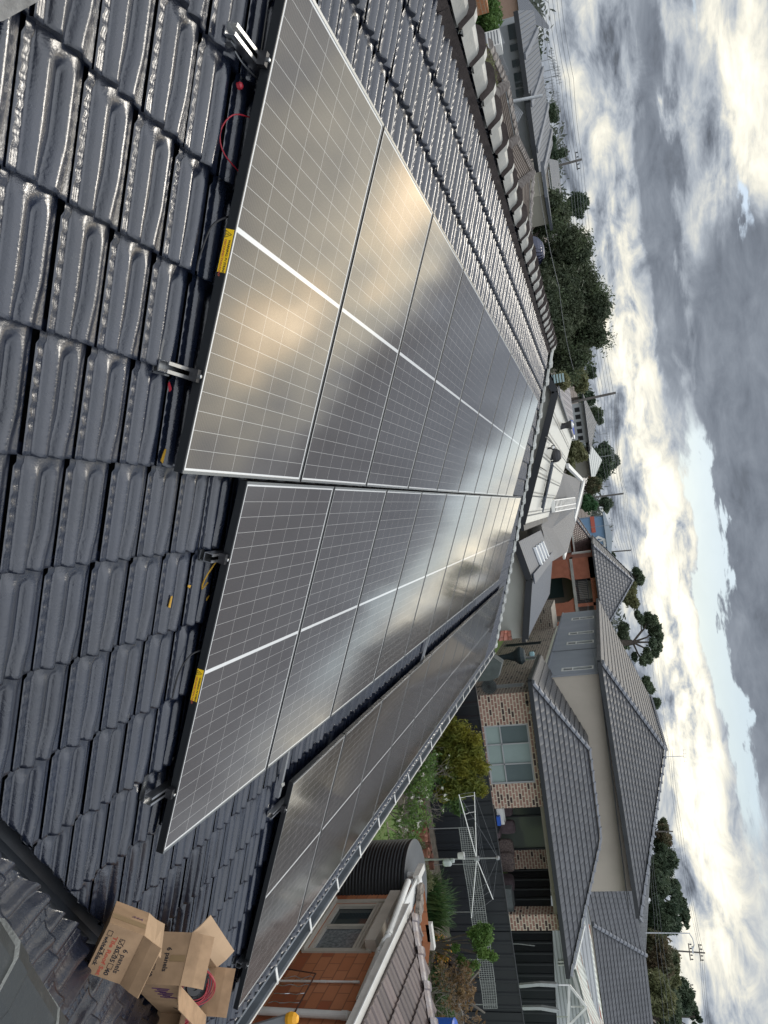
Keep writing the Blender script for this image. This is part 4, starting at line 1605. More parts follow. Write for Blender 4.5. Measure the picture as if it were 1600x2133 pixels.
py = NY + .075
cA, cB, cC = ony(850, 1836, -5.40), ony(808, 1952, -5.42), ony(749, 2082, py)
pipe([onx(720, 1834, 8.45) * [1, 0, 1] + (0, py, 0) - (0, 0, 1.0), (8.45, py, 1.70), (8.47, py, 1.86), (8.47, py + .03, 2.02), (8.46, py + .10, 2.16), (8.46, py + .10, 2.30)], .05, 'downpipe', '', joints=((0, .97), (3, .5)))
pipe([cA, (cA + cB) / 2, cB, cB + (-.05, -.03, -.04), cB + (-.10, -.10, -.08), cC], .045, 'rain_pipe', '', joints=((1, .9), (4, .06)))
pipe([ony(540, 2101, py) - (0, 0, .8), ony(728, 2116, py), ony(745, 2118, py + .06)], .045, 'downpipe', '', joints=((0, .97),))
pipe([ony(584, 2043, NY + .03), ony(749, 2045.6, NY + .03)], .014, 'conduit', '', joints=((0, .3), (0, .55), (0, .95)))
# rusty window guard with wavy wires
mb = MB()
g1, g2, g3 = ony(597, 2018, NY + .12), ony(658, 2028, NY + .12), ony(620, 2098, NY + .12)
mb.tube([g1 - (0, 0, .2), g1, g2], .009, 6)
mb.tube([g2, g3, g3 + (g3 - g2) * .4], .009, 6)
gd = mb.build('iron_guard', mat('rusty_iron', (.10, .045, .03), .9, vary=(20, .5)), nh)
mb = MB()
for k in range(4):
    s0 = g2 + (g3 - g2) * ((k + .5) / 4)
    pts = [s0 + (0, .01 * math.sin(i * 1.4), 0) + np.array([0, 0, -1]) * i * .05 + np.array([1, 0, 0]) * .018 * math.sin(i * 1.6 + k) for i in range(9)]
    mb.tube(pts, .005, 5)
mb.build('wavy_wire', M_galv, gd)

# ladder whose yellow capped tip shows at the edge of the gutter
lt = onz(600, 2122, 2.55)
lad = thing('ladder', 'grey ladder with a yellow cap leaning at the near gutter', 'ladder', (lt[0], lt[1] - .6, 0))
for s_, nm in ((0.0, 'a'), (-.42, 'b')):
    mb = MB()
    top = lt + (s_, 0, 0)
    mb.bar((top[0], top[1] - .75, 0), top, .075, .03, up=(1, 0, 0))
    rl = mb.build('ladder_rail', mat('grey_fibreglass', (.24, .25, .26), .5), lad)
    mb = MB()
    mb.lathe(top - (0, 0, .01), [(0, 0), (.045, 0), (.055, .03), (.05, .07), (.03, .10), (0, .11)], 14)
    mb.build('rail_cap', mat('yellow_plastic', (.80, .38, .02), .5), rl)
mb = MB()
for k in range(8):
    q = (k + .5) / 8.4
    p = np.array([lt[0], lt[1] - .75 * (1 - q), lt[2] * q])
    mb.bar(p, p + (-.42, 0, 0), .03, .03)
mb.build('rungs', M_alu_d, lad)

# ------------------------------------------------------------------ water tank
tcx, tcy = onz(868, 1843, 2.2)[:2]
tk = thing('water_tank', 'round black corrugated water tank behind the orange brick house', 'water tank', (tcx, tcy, 0))
R0 = .66
prof = [(R0, 0.0)]
for k in range(40):
    z_ = .05 + k * .052
    prof += [(R0, z_), (R0 + .018, z_ + .013), (R0 + .018, z_ + .026), (R0, z_ + .040)]
mb = MB()
mb.lathe((tcx, tcy, 0), prof + [(R0 + .02, 2.15), (R0 + .02, 2.19)], 64)
mb.build('tank_body', M_tank, tk)
mb = MB()
mb.lathe((tcx, tcy, 0), [(R0 + .02, 2.19), (R0 - .02, 2.203), (.30, 2.215), (0, 2.222)], 64)
lid = mb.build('tank_lid', M_tanktop, tk)
mb = MB()
mb.tube([(tcx + .25, tcy - .45, 2.16), (tcx + .33, tcy - .75, 2.10), (tcx + .35, tcy - .82, 1.9)], .045, 12)
mb.build('overflow_pipe', M_tanktop, tk)

# ------------------------------------------------------------------ lawn, beds, paving
def flat(name, pts, z, m_, k='structure'):
    mb = MB()
    mb.fuv([(p[0], p[1], z) for p in pts])
    o = mb.build(name, m_)
    o['kind'] = k
    return o


M_lawn = mat('lawn', (0.085, 0.165, 0.03), 0.95, vary=(3.0, .45, (.12, .15, .05)), bump=(60, .8, .03))
flat('lawn', [(5, -4.2), (18.2, -4.2), (18.6, -20), (5, -20)], 0.0, M_lawn)
flat('garden_bed', [(15.2, -4.3), (18.8, -4.3), (19.0, -16), (16.0, -16), (16.2, -11), (15.6, -9)], 0.012, M_soil)
flat('neighbour_lawn', [(19.2, -4), (60, -4), (60, -30), (19.2, -30)], 0.0, M_lawn)
flat('patio', [(23.5, -4.2), (30, -4.2), (30, -14.3), (23.5, -14.3)], 0.016, M_concrete)
# grass tufts
r_ = np.random.default_rng(5)
n = 9000
gx = r_.uniform(9, 17, n); gy_ = r_.uniform(-16, -6.5, n)
h_ = r_.uniform(.02, .055, n); a_ = r_.uniform(0, 6.28, n)
P0 = np.stack([gx, gy_, np.zeros(n)], 1)
dv = np.stack([np.cos(a_), np.sin(a_), np.zeros(n)], 1) * .012
tp = P0 + np.stack([r_.normal(0, .02, n), r_.normal(0, .02, n), h_], 1)
V = np.stack([P0 - dv, P0 + dv, tp + dv * .3, tp - dv * .3], 1).reshape(-1, 3)
gr = fastmesh('grass', V, np.arange(n * 4).reshape(-1, 4), L_grass)
tag(gr, 'short green grass of the back lawn', 'grass', kind='stuff')

# ------------------------------------------------------------------ charcoal fences
def fence(name, label, p, q, h, m_, group=None, tilt=0.0, posts=2.4):
    p, q = np.array([p[0], p[1], 0.0]), np.array([q[0], q[1], 0.0])
    L = np.linalg.norm(q - p)
    d = (q - p) / L
    t_ = thing(name, label, 'fence', p, group=group)
    N = max(1, int(round(L / posts)))
    n_ = np.cross(d, (0, 0, 1.0))
    for k in range(N):
        a, b = p + (q - p) * k / N, p + (q - p) * (k + 1) / N
        mb = MB()
        # trapezoid ribs, real folds
        x = 0.0
        w = np.linalg.norm(b - a)
        pts = []
        while x < w - .02:
            pts += [(x, 0), (min(x + .26, w), 0), (min(x + .30, w), .028), (min(x + .36, w), .028)]
            x += .40
        pts.append((w, 0))
        for (x0, y0), (x1, y1) in zip(pts[:-1], pts[1:]):
            A = a + d * x0 + n_ * y0
            B = a + d * x1 + n_ * y1
            mb.face([A, B, B + (0, 0, h), A + (0, 0, h)])
        pn = mb.build('fence_panel', m_, t_)
        mb = MB()
        mb.bar(a + (0, 0, h), b + (0, 0, h), .05, .035)
        mb.build('top_rail', M_charcoal, pn)
    mb = MB()
    return t_


M_fencep = mat('charcoal_fence_paint', (0.016, 0.019, 0.024), 0.4, vary=(.8, .3))
fence('metal_fence', 'long charcoal sheet fence along the back of the lawn', (18.15, -2.2), (19.15, -17.2), 1.8, M_fencep)
fence('metal_fence', 'charcoal sheet fence beside the white weatherboard shed beyond the brick pillar', (30.6, -15.2), (25.4, -20.6), 1.8, M_fencep)
fence('metal_fence', 'short charcoal fence seen between the brick pillar and the brick wall', (31.0, -11.8), (30.8, -16.2), 1.8, M_fencep)

# ------------------------------------------------------------------ big brick and render house
BX, BY0, BY1 = 25.75, -6.95, -16.0          # front brick face, its left corner, far right pillar edge
bh = thing('two_storey_house', 'large house with brick ground floor, cream rendered upper storey and charcoal hip roofs', 'house', (30, -12, 0))
mb = MB()
# front wall: u runs towards -Y
win = (1.18, 3.42, 0.55, 2.22)
P = wall(mb, (BX, BY0), (0, -1), 4.35, 0, 2.50, [win], .10, (1, 0, 0))
mb.wuv([(BX, BY0 - 4.35, 0), (BX + .11, BY0 - 4.35, 0), (BX + .11, BY0 - 4.35, 2.5), (BX, BY0 - 4.35, 2.5)])
mb.build('brick_front_wall', M_brickw, bh)
window(bh, P, win, (1, 0, 0), M_winframe_g, {'d': M_blind_d, (0, 0): M_blind, (1, 0): M_blind, (2, 0): M_blind, (1, 1): M_blind}, cols=(.33, .67), rows=(.36,), fw=.06, d=.07)
mb = MB()
swin = (.95, 1.55, 1.0, 2.1)
P2 = wall(mb, (BX + .0, BY0), (1, 0), 4.2, 0, 2.5, [swin], .08, (0, -1, 0))
mb.build('brick_side_wall', M_brickb, bh)
window(bh, P2, swin, (0, -1, 0), M_winframe_g, M_glass, cols=(.5,), fw=.05, d=.05)
# recessed brick along the side of the upper storey
cor = onx(1250, 1402, 29.7)
GY = cor[1]
mb = MB()
P3 = wall(mb, (29.9, GY + .25), (1, 0), 11.5, 0, 2.62, [(2.6, 3.5, 1.5, 2.15), (6.6, 7.4, .2, 2.1)], .08, (0, -1, 0))
mb.build('brick_rear_wall', M_brickb, bh)
window(bh, P3, (2.6, 3.5, 1.5, 2.15), (0, -1, 0), M_winframe_g, M_glass, fw=.05, d=.05)
window(bh, P3, (6.6, 7.4, .2, 2.1), (0, -1, 0), M_charcoal, M_glass, fw=.05, d=.05, name='door')
mb = MB()
blk = [(41.4, 45.2, GY - .1, GY + 1.4)]
for x0, x1, y0, y1 in blk:
    mb.wuv([(x0, y1, 0), (x1, y1, 0), (x1, y1, 2.5), (x0, y1, 2.5)])
    mb.wuv([(x0, y0, 0), (x0, y1, 0), (x0, y1, 2.5), (x0, y0, 2.5)])
    mb.face([(x0, y0, 2.5), (x1, y0, 2.5), (x1, y1, 2.5), (x0, y1, 2.5)])
mb.build('brick_annex', M_brickb, bh)
# upper storey
UX0, UX1, UY1 = 29.7, 49.0, -16.55
UZ = 5.05
mb = MB()
mb.wuv([(UX0, GY, 2.3), (UX0, UY1, 2.3), (UX0, UY1, UZ + .4), (UX0, GY, UZ + .1)])
mb.wuv([(UX0, UY1, 2.3), (UX1, UY1, 2.3), (UX1, UY1, UZ), (UX0, UY1, UZ)])
mb.build('cream_upper_wall', M_cream, bh)
mb = MB()
hs = []
for px, wd in ((1392, .62), (1338, .75), (1318, .75), (1288, .9)):
    q = ony(1215, px, GY)
    hs.append((q[0] - UX0 - wd / 2, q[0] - UX0 + wd / 2, 3.35, 4.72))
P4 = wall(mb, (UX0, GY), (1, 0), UX1 - UX0, 2.62, UZ, hs, .10, (0, -1, 0))
mb.build('grey_upper_wall', M_greyrender, bh)
for h in hs:
    window(bh, P4, h, (0, -1, 0), M_white, {'d': M_blind_d, (0, 0): M_glass}, rows=(.35,), cols=(), fw=.07, d=.03)
mb = MB()
for z_ in (2.70,):
    mb.bar((UX0, GY + .03, z_), (UX1, GY + .03, z_), .06, .05)
mb.bar((UX0 + 5.6, GY + .025, 2.72), (UX0 + 5.6, GY + .025, UZ - .1), .05, .08)
mb.bar((UX0 - .02, GY + .02, 2.6), (UX0 - .02, GY + .02, UZ - .05), .07, .07)
mb.build('downpipe', mat('grey_pipe', (.20, .215, .235), .5), bh)
# lower front roof: hip with the upper wall behind it
LX0 = 25.25
lz = 2.60
ly0, ly1 = BY0 + .45, -17.45
LR = onx(1221, 1562, 28.0), onx(1242, 1700, 28.0)
lr = mb = MB()
e0, e1 = np.array([LX0, ly0, lz]), np.array([LX0, ly1, lz])
rA = np.array([28.1, -9.95, 4.18])
rB = np.array([28.1, -13.6, 4.18])
course_plane(mb, e1, e0, rA, rB, .34, .035)
course_plane(mb, e0, e0 + (5.2, 0, 0), (UX0 - .01, -9.95, 4.18), rA, .34, .035)
course_plane(mb, e1 + (5.2, 0, 0), e1, rB, (UX0 - .01, -13.6, 4.18), .34, .035)
mb.face([rA, rB, (UX0 - .02, -13.6, 4.17), (UX0 - .02, -9.95, 4.17)])
ro = mb.build('lower_roof', M_rt_big, bh)
for a, b in ((e0, rA), (e1, rB), (rA, rB)):
    m2 = MB()
    L_ = np.linalg.norm(b - a)
    N = int(L_ / .42)
    for k in range(N):
        cap_tile(m2, a + (b - a) * (k / N) + (0, 0, .04), a + (b - a) * ((k + 1) / N) + (0, 0, .04), .11, .07, .07)
    m2.build('ridge_capping', M_capgrey, ro)
mb = MB()
mb.bar(e0 + (-.06, .06, -.04), e1 + (-.06, -.06, -.04), .13, .15)
mb.bar(e0 + (-.0, .06, -.04), e0 + (4.6, .06, -.04), .13, .15)
mb.bar(e1 + (-.0, -.06, -.04), e1 + (4.6, -.06, -.04), .13, .15)
mb.build('gutter', M_charcoal, bh)
mb = MB()
M_soffit = mat('beige_soffit', (.30, .27, .22), .8)
mb.box((LX0 + .25, (ly0 + ly1) / 2, lz - .12), (.5, ly0 - ly1 - .1, .03))
mb.box((BX + .16, (BY0 - 4.35 + BY1) / 2, 2.38), (.28, 4.75, .20))
mb.box((BX + 2.2, -13.8, 2.49), (3.6, 5.2, .03))
mb.build('soffit', M_soffit, bh)
# patio: sliding doors set back, brick pier and pillar
DX = 28.6
mb = MB()
P5 = wall(mb, (DX, BY0 - 4.3), (0, -1), 3.75, 0, 2.46, [(.1, 2.95, .05, 2.25)], .08, (1, 0, 0))
mb.wuv([(BX + .1, BY0 - 4.36, 0), (DX, BY0 - 4.36, 0), (DX, BY0 - 4.36, 2.46), (BX + .1, BY0 - 4.36, 2.46)])
mb.wuv([(DX, BY0 - 8.05, 0), (DX + 2, BY0 - 8.05, 0), (DX + 2, BY0 - 8.05, 2.46), (DX, BY0 - 8.05, 2.46)])
mb.build('patio_wall', M_brickw, bh)
window(bh, P5, (.1, 2.95, .05, 2.25), (1, 0, 0), M_charcoal, {'d': mat('dim_door_glass', (.06, .07, .075), .1, spec=.7), (1, 0): mat('pale_door_glass', (.13, .15, .13), .1, spec=.7)}, cols=(.5,), fw=.07, d=.05, name='sliding_door')
mb = MB()
mb.box((BX + .30, BY1 + .28, 1.25), (.62, .62, 2.5), walluv=True)
mb.build('brick_pillar', M_brickw, bh)
# upper hip roof
uz = UZ + .02
ux0, ux1, uy0, uy1 = UX0 - .62, UX1 + .5, GY + .55, UY1 - .72
pk = onx(1388, 1557, UX0 + 4.6)
peak = np.array([UX0 + 4.7, pk[1] - .1, 7.35])
c0, c1, c2, c3 = [np.array(p) for p in ((ux0, uy0, uz), (ux1, uy0, uz), (ux1, uy1, uz + .25), (ux0, uy1, uz + .25))]
rE = np.array([ux0 + 2.9, uy1 + .4, 5.92])
mb = MB()
course_plane(mb, c3, c0, peak, peak + (0, -.02, 0), .34, .035)
mb.build('upper_front_slope', M_rt_big, bh) if False else None
mb = MB()
rEnd = onx(1347, 1885, UX0 + 1.6)
# front slope: eave c0-c3, peak, and a long falling hip on the right
course_plane(mb, c3, c0, peak, peak - (0, .01, 0), .34, .035)
course_plane(mb, c0, c1, (ux1 - 5, peak[1], 7.35), peak, .34, .035)
course_plane(mb, c2, c3, peak - (0, .01, 0), (ux1 - 5, peak[1], 7.35), .34, .035)
course_plane(mb, c1, c2, (ux1 - 5, peak[1], 7.35), (ux1 - 5, peak[1] + .01, 7.35), .34, .035)
ur = mb.build('upper_roof', M_rt_big, bh)
for a, b in ((c0, peak), (c3, peak), (peak, np.array([ux1 - 5, peak[1], 7.35]))):
    m2 = MB()
    L_ = np.linalg.norm(b - a)
    N = int(L_ / .42)
    for k in range(N):
        cap_tile(m2, a + (b - a) * (k / N) + (0, 0, .04), a + (b - a) * ((k + 1) / N) + (0, 0, .04), .12, .08, .08)
    m2.build('ridge_capping', M_capgrey, ur)
mb = MB()
mb.bar(c0 + (-.06, .06, -.06), c3 + (-.06, -.06, -.06), .13, .16)
mb.bar(c0 + (0, .06, -.06), c1 + (0, .06, -.06), .13, .16)
mb.box(((ux0 + UX0) / 2, (uy0 + uy1) / 2, uz - .13), (UX0 - ux0, uy0 - uy1, .03))
mb.box(((UX0 + ux1) / 2, (uy0 + GY) / 2, uz - .13), (ux1 - UX0, uy0 - GY, .03))
mb.build('gutter', M_charcoal, bh)
# aerials and small fittings
mb = MB()
ap = onx(1384, 1576, UX0 + 4.9)
at = onx(1424, 1575, UX0 + 4.9)
mb.tube([ap - (0, 0, .3), at], .018, 6)
mb.bar(at - (0, .30, 0), at + (0, .35, .02), .015, .015)
for k in range(4):
    mb.bar(at + (0, -.25 + k * .18, -.02), at + (.0, -.25 + k * .18, .12), .01, .01)
tag(mb.build('tv_antenna', M_galv, loc=ap), 'thin tv antenna on the peak of the charcoal upper roof', 'antenna')
for (px, py_), lab in (((1098, 1463), 'spotlight'), ((1105, 1483), 'sensor')):
    q = onx(px, py_, BX - .05)
    mb = MB()
    mb.lathe(q, [(0, -.05), (.06, -.05), (.07, 0), (.04, .05), (0, .06)], 12)
    mb.build('wall_spotlight' if lab == 'spotlight' else 'white_sensor', M_blackplastic if lab == 'spotlight' else M_white, bh)

# ------------------------------------------------------------------ patio furniture and things by the brick house
def cushion(mb, c, d, r=.25):
    """soft block"""
    c = np.array(c, float)
    n = 7
    s_ = np.linspace(-1, 1, n)

    def sq(p):
        p = np.array(p)
        q = np.sign(p) * np.abs(p) ** .8
        l = (np.abs(p) ** 4).sum() ** .25
        return p / max(l, 1e-6) * max(np.abs(p).max(), 1e-6)
    for ax in range(3):
        for sg in (-1, 1):
            for i in range(n - 1):
                for j in range(n - 1):
                    f = []
                    for a, b in ((i, j), (i + 1, j), (i + 1, j + 1), (i, j + 1)):
                        p = [0, 0, 0]
                        p[ax] = sg
                        p[(ax + 1) % 3] = s_[a]
                        p[(ax + 2) % 3] = s_[b]
                        f.append(c + sq(p) * np.array(d) / 2)
                    mb.face(f)


sofa_px = [((1045, 1655), M_sofa, .70, 'leftmost mauve outdoor armchair under the patio roof'), ((1052, 1690), M_sofa, .62, 'second mauve outdoor armchair from the left under the patio roof'),
           ((1058, 1728), M_sofa, .55, 'third mauve outdoor armchair, with its back to the glass door'), ((1055, 1775), M_sofa2, .85, 'armchair with striped grey and mauve cushions in middle of the patio'),
           ((1056, 1802), M_sofa2, .80, 'armchair with crumpled pale cushion next to the dark covered chair')]
for i, ((px, py_), m_, wd, lab) in enumerate(sofa_px):
    c_ = onx(px, py_, 27.0 + .15 * (i % 2))
    t_ = thing('patio_armchair', lab, 'armchair', (c_[0], c_[1], 0), group='cushioned armchairs on the patio')
    mb = MB()
    cushion(mb, (c_[0] + .28, c_[1], c_[2] - .04), (.22, wd, .62))
    mb.build('back_cushion', m_, t_)
    mb = MB()
    cushion(mb, (c_[0], c_[1], c_[2] - .38), (.62, wd, .22))
    mb.build('seat_cushion', m_, t_)
    mb = MB()
    for sx_ in (-.27, .3):
        for sy_ in (-wd / 2 + .05, wd / 2 - .05):
            mb.bar((c_[0] + sx_, c_[1] + sy_, 0.02), (c_[0] + sx_, c_[1] + sy_, c_[2] - .40), .05, .05)
    mb.bar((c_[0] + .0, c_[1] - wd / 2, c_[2] - .2), (c_[0] + .0, c_[1] + wd / 2, c_[2] - .42), .04, .04) if False else None
    mb.build('leg_frame', M_charcoal, t_)
# low table with a white crate and a blue basket
tc_ = onx(1040, 1688, 26.3)
t_ = thing('patio_table', 'dark low table on the patio carrying the white crate', 'table', (tc_[0], tc_[1], 0))
mb = MB()
mb.box((tc_[0], tc_[1] - .1, tc_[2] - .10), (.7, 1.3, .05))
mb.build('table_top', M_charcoal, t_)
for sx_ in (-.3, .3):
    for sy_ in (-.65, .45):
        mb = MB()
        mb.bar((tc_[0] + sx_, tc_[1] + sy_, .02), (tc_[0] + sx_, tc_[1] + sy_, tc_[2] - .125), .04, .04)
        mb.build('leg', M_charcoal, t_)
cr = onx(1044, 1697, 26.25)
t_ = thing('storage_crate', 'white open crate on the patio table', 'crate', (cr[0], cr[1], tc_[2] - .07))
mb = MB()
zc = tc_[2] - .072
for c_, d_ in (((0, 0, .01), (.36, .62, .02)), ((-.18, 0, .13), (.015, .62, .24)), ((.18, 0, .13), (.015, .62, .24)), ((0, -.31, .13), (.36, .015, .24)), ((0, .31, .13), (.36, .015, .24))):
    mb.box((cr[0] + c_[0], cr[1] + c_[1], zc + c_[2]), d_)
mb.build('crate_shell', M_white, t_)
t_ = thing('blue_basket', 'small blue basket standing in front of the white crate', 'basket', (cr[0] - .30, cr[1] - .1, zc))
mb = MB()
for c_, d_ in (((0, 0, .01), (.16, .34, .02)), ((-.08, 0, .07), (.012, .34, .12)), ((.08, 0, .07), (.012, .34, .12)), ((0, -.17, .07), (.16, .012, .12)), ((0, .17, .07), (.16, .012, .12))):
    mb.box((cr[0] - .30 + c_[0], cr[1] - .1 + c_[1], zc + c_[2]), d_)
mb.build('basket_shell', M_bluep, t_)
# covered chair and wooden table with grey cover
q = onx(1065, 1840, 26.6)
t_ = thing('covered_chair', 'chair under a dark brown cover beside the brick pier', 'chair', (q[0], q[1], 0))
mb = MB()
cushion(mb, (q[0], q[1], q[2] - .25), (.7, .62, .75))
mb.build('cover', mat('dark_brown_cover', (.05, .035, .04), .85, bump=(8, .6, .05)), t_)
mb = MB()
for sx_ in (-.3, .3):
    for sy_ in (-.25, .25):
        mb.bar((q[0] + sx_, q[1] + sy_, .02), (q[0] + sx_, q[1] + sy_, q[2] - .5), .04, .04)
mb.build('leg_frame', M_charcoal, t_)
q = onx(1062, 1868, 26.2)
t_ = thing('barbecue', 'barbecue under a grey green cover with a timber side shelf', 'barbecue', (q[0], q[1], 0))
mb = MB()
mb.prism([(q[0] + .35, q[1] + .45, .25), (q[0] + .35, q[1] - .50, .25), (q[0] + .35, q[1] - .46, q[2] + .12), (q[0] + .35, q[1] + .42, q[2] + .12)], (-.6, 0, 0))
mb.build('cover', M_greycover, t_)
mb = MB()
mb.box((q[0] - .42, q[1] - .05, q[2] - .12), (.28, .78, .04))
mb.box((q[0] - .42, q[1] - .05, q[2] - .40), (.28, .74, .5))
mb.build('side_shelf', mat('pale_timber', (.32, .26, .21), .7), t_)
q = onx(1057, 1880, 24.2)
flat('timber_edging', [(q[0] - .2, q[1] + .55), (q[0] + .25, q[1] + .55), (q[0] + .25, q[1] - .95), (q[0] - .2, q[1] - .95)], .35, mat('pink_timber', (.42, .33, .28), .8))

# gas patio heater, covered barbecue and pedestal fan beside the brick side wall
q = onz(1098, 1352, 0) if False else None
hx, hy = 27.6, -5.6
q = onx(1092, 1365, hx)
t_ = thing('patio_umbrella', 'folded teal patio umbrella standing by the brown brick wall', 'umbrella', (hx, q[1], 0))
mb = MB()
ax3 = np.array([hx, q[1], 0])
mb.tube([ax3 + (0, 0, .02), ax3 + (0, 0, q[2] - .2)], .03, 8)
mb.build('pole', M_charcoal, t_)
mb = MB()
mb.lathe((hx, q[1], 0), [(.05, q[2] - 1.3), (.09, q[2] - 1.0), (.11, q[2] - .7), (.20, q[2] - .40), (.34, q[2] - .22), (.36, q[2] - .12), (.25, q[2] + .02), (.04, q[2] + .06), (0, q[2] + .06)], 12)
mb.build('canopy', M_teal, t_)
mb = MB()
mb.lathe((hx, q[1], 0), [(0, .0), (.28, .0), (.28, .12), (.05, .15)], 16)
mb.build('base', M_concrete, t_)
q = onx(1108, 1362, hx - .1)
t_ = thing('plastic_bag', 'pale blue plastic bag caught on top of the teal umbrella', 'bag', q)
mb = MB()
cushion(mb, q, (.14, .18, .20))
mb.build('bag_body', mat('pale_blue_plastic', (.20, .32, .34), .4), t_)
q = onx(1042, 1388, 24.6)
t_ = thing('covered_barbecue', 'grey hooded barbecue under a cover, left of the brick corner', 'barbecue', (q[0], q[1], 0))
mb = MB()
w1 = .42
pr = [(-w1, 0.12), (-w1, .75), (-w1 * .8, 1.02), (w1 * .4, 1.22), (w1 * .95, .95), (w1, .75), (w1, .12)]
zt = q[2] - .75
mb.prism([(q[0] - .3, q[1] + y_, z_ + max(zt - .35, 0)) for y_, z_ in pr], (.6, 0, 0))
mb.build('cover', M_greycover, t_)
mb = MB()
for sy_ in (-.45, .45):
    mb.bar((q[0], q[1] + sy_, .0), (q[0], q[1] + sy_, .5), .5, .06, up=(0, 1, 0))
mb.build('trolley', M_charcoal, t_)
q = onx(1019, 1430, 24.9)
t_ = thing('pedestal_fan', 'black pedestal fan standing against the brown brick side wall', 'fan', (q[0], q[1], 0))
mb = MB()
axm = np.stack([[0, 1, 0], [0, 0, 1], [-1, 0, 0]], 1).astype(float)
for rr_ in (.06, .12, .18, .24, .29):
    pts = [q + np.array([-.05, rr_ * math.cos(a), rr_ * math.sin(a)]) for a in np.linspace(0, 2 * math.pi, 21)]
    mb.tube(pts, .008, 4, False)
for k in range(10):
    a = k * math.pi / 5
    mb.bar(q + np.array([-.05, 0, 0]), q + np.array([-.05, .29 * math.cos(a), .29 * math.sin(a)]), .008, .008)
mb.build('guard', M_blackplastic, t_)
mb = MB()
mb.lathe(q, [(0, 0), (.27, 0), (.27, .02), (0, .02)], 24, axm)
mb.build('blades', M_greycover, t_)
mb = MB()
mb.tube([q + (.06, 0, 0), q * [1, 1, 0] + (.06, 0, .02)], .02, 8)
mb.lathe(q * [1, 1, 0] + (.06, 0, 0), [(0, 0), (.22, 0), (.2, .04), (.03, .06)], 16)
mb.build('stand', M_charcoal, t_)

# ------------------------------------------------------------------ rotary clothesline
cb = onz(890, 1797, 0.6)
cbx, cby = cb[0] - 1.6, None
ct = onx(1037, 1787, cb[0])
hub = onx(993, 1790, cb[0])
CX = cb[0]
base = np.array([CX, ct[1], 0.0])
t_ = thing('rotary_clothesline', 'white rotary clothesline with wires on the lawn in front of the charcoal fence', 'clothesline', base)
mb = MB()
mb.tube([base, (base[0], base[1], hub[2] * .62)], .024, 10)
mb.tube([(base[0], base[1], hub[2] * .6), (base[0], base[1], ct[2])], .019, 10)
mb.lathe((base[0], base[1], ct[2] - .03), [(0, 0), (.05, 0), (.05, .06), (0, .07)], 12)
mb.lathe((base[0], base[1], hub[2] - .06), [(.03, 0), (.06, 0), (.06, .12), (.03, .12)], 12)
mb.build('mast', M_galv, t_)
H3 = np.array([base[0], base[1], hub[2]])
tips = []
r_arm = np.linalg.norm((onx(982, 1912, CX) - H3)[1:]) * 1.0
for px, py_, dx_ in ((956, 1655, -.55), (988, 1650, .75), (1027, 1873, .9), (982, 1912, -.35)):
    p = onx(px, py_, CX + dx_)
    tips.append(p)
    mb = MB()
    mb.tube([H3, p], .012, 8)
    mb.build('arm', M_white, t_)
topm = np.array([base[0], base[1], ct[2]])
mb = MB()
for i, p in enumerate(tips):
    mb.tube([topm, p], .0035, 4)
    q = tips[(i + 1) % 4]
    for f in (1.0, .8, .6):
        a = H3 + (p - H3) * f
        b = H3 + (q - H3) * f
        mid = (a + b) / 2 - np.array([0, 0, .04])
        mb.tube([a, mid, b], .003, 4)
mb.build('line_wire', M_wire, t_)
mb = MB()
for f in (.95, .7):
    p = H3 + (tips[0] - H3) * f
    q = H3 + (tips[1] - H3) * f
    pts = [p + (q - p) * s_ + np.array([0, 0, .04 * math.sin(s_ * 9)]) for s_ in np.linspace(0, 1, 14)]
    mb.tube(pts, .004, 4)
mb.build('slack_line', M_white, t_)
for z_, (dx_, dy_), m_, lab, sz in ((hub[2] - .42, (-.10, .12), M_white, 'white peg bucket hanging on the clothesline mast', .09), (hub[2] - .72, (-.06, -.06), M_galv, 'clear plastic bag tied to the clothesline mast, lower down', .11)):
    q = np.array([base[0] + dx_, base[1] + dy_, z_])
    mb = MB()
    if 'bucket' in lab:
        mb.lathe(q, [(0, 0), (sz * .8, 0), (sz, .15), (sz * .92, .15), (sz * .75, .02), (0, .02)], 16)
        t2 = thing('peg_bucket', lab, 'bucket', q)
        mb.build('bucket_shell', m_, t2)
        mb = MB()
        mb.tube([q + (-sz, 0, .15), q + (0, 0, .26), q + (sz, 0, .15)], .004, 5)
        mb.build('handle', M_wire, t2)
    else:
        cushion(mb, q, (.14, .16, .22))
        cushion(mb, q + (0, .05, .13), (.09, .10, .12))
        tag(mb.build('hanging_bag', mat('translucent_bag', (.55, .60, .58), .3, trans=.3), loc=q), lab, 'bag')

# white netting strung across the bed
nt_px = [(956, 985, 1724), (966, 995, 1800), (978, 1009, 1880), (990, 1020, 1960), (1000, 1030, 2040), (1008, 1036, 2100)]
t_ = thing('garden_net', 'white square mesh net stretched along the charcoal fence behind the clothesline', 'net', onx(970, 1724, 17.6) * [1, 1, 0])
lo = [onx(a, y, 17.6) for a, b, y in nt_px]
hi = [onx(b, y, 17.6) for a, b, y in nt_px]


def lerp_path(P, s_):
    k = min(int(s_ * (len(P) - 1)), len(P) - 2)
    f = s_ * (len(P) - 1) - k
    return P[k] * (1 - f) + P[k + 1] * f


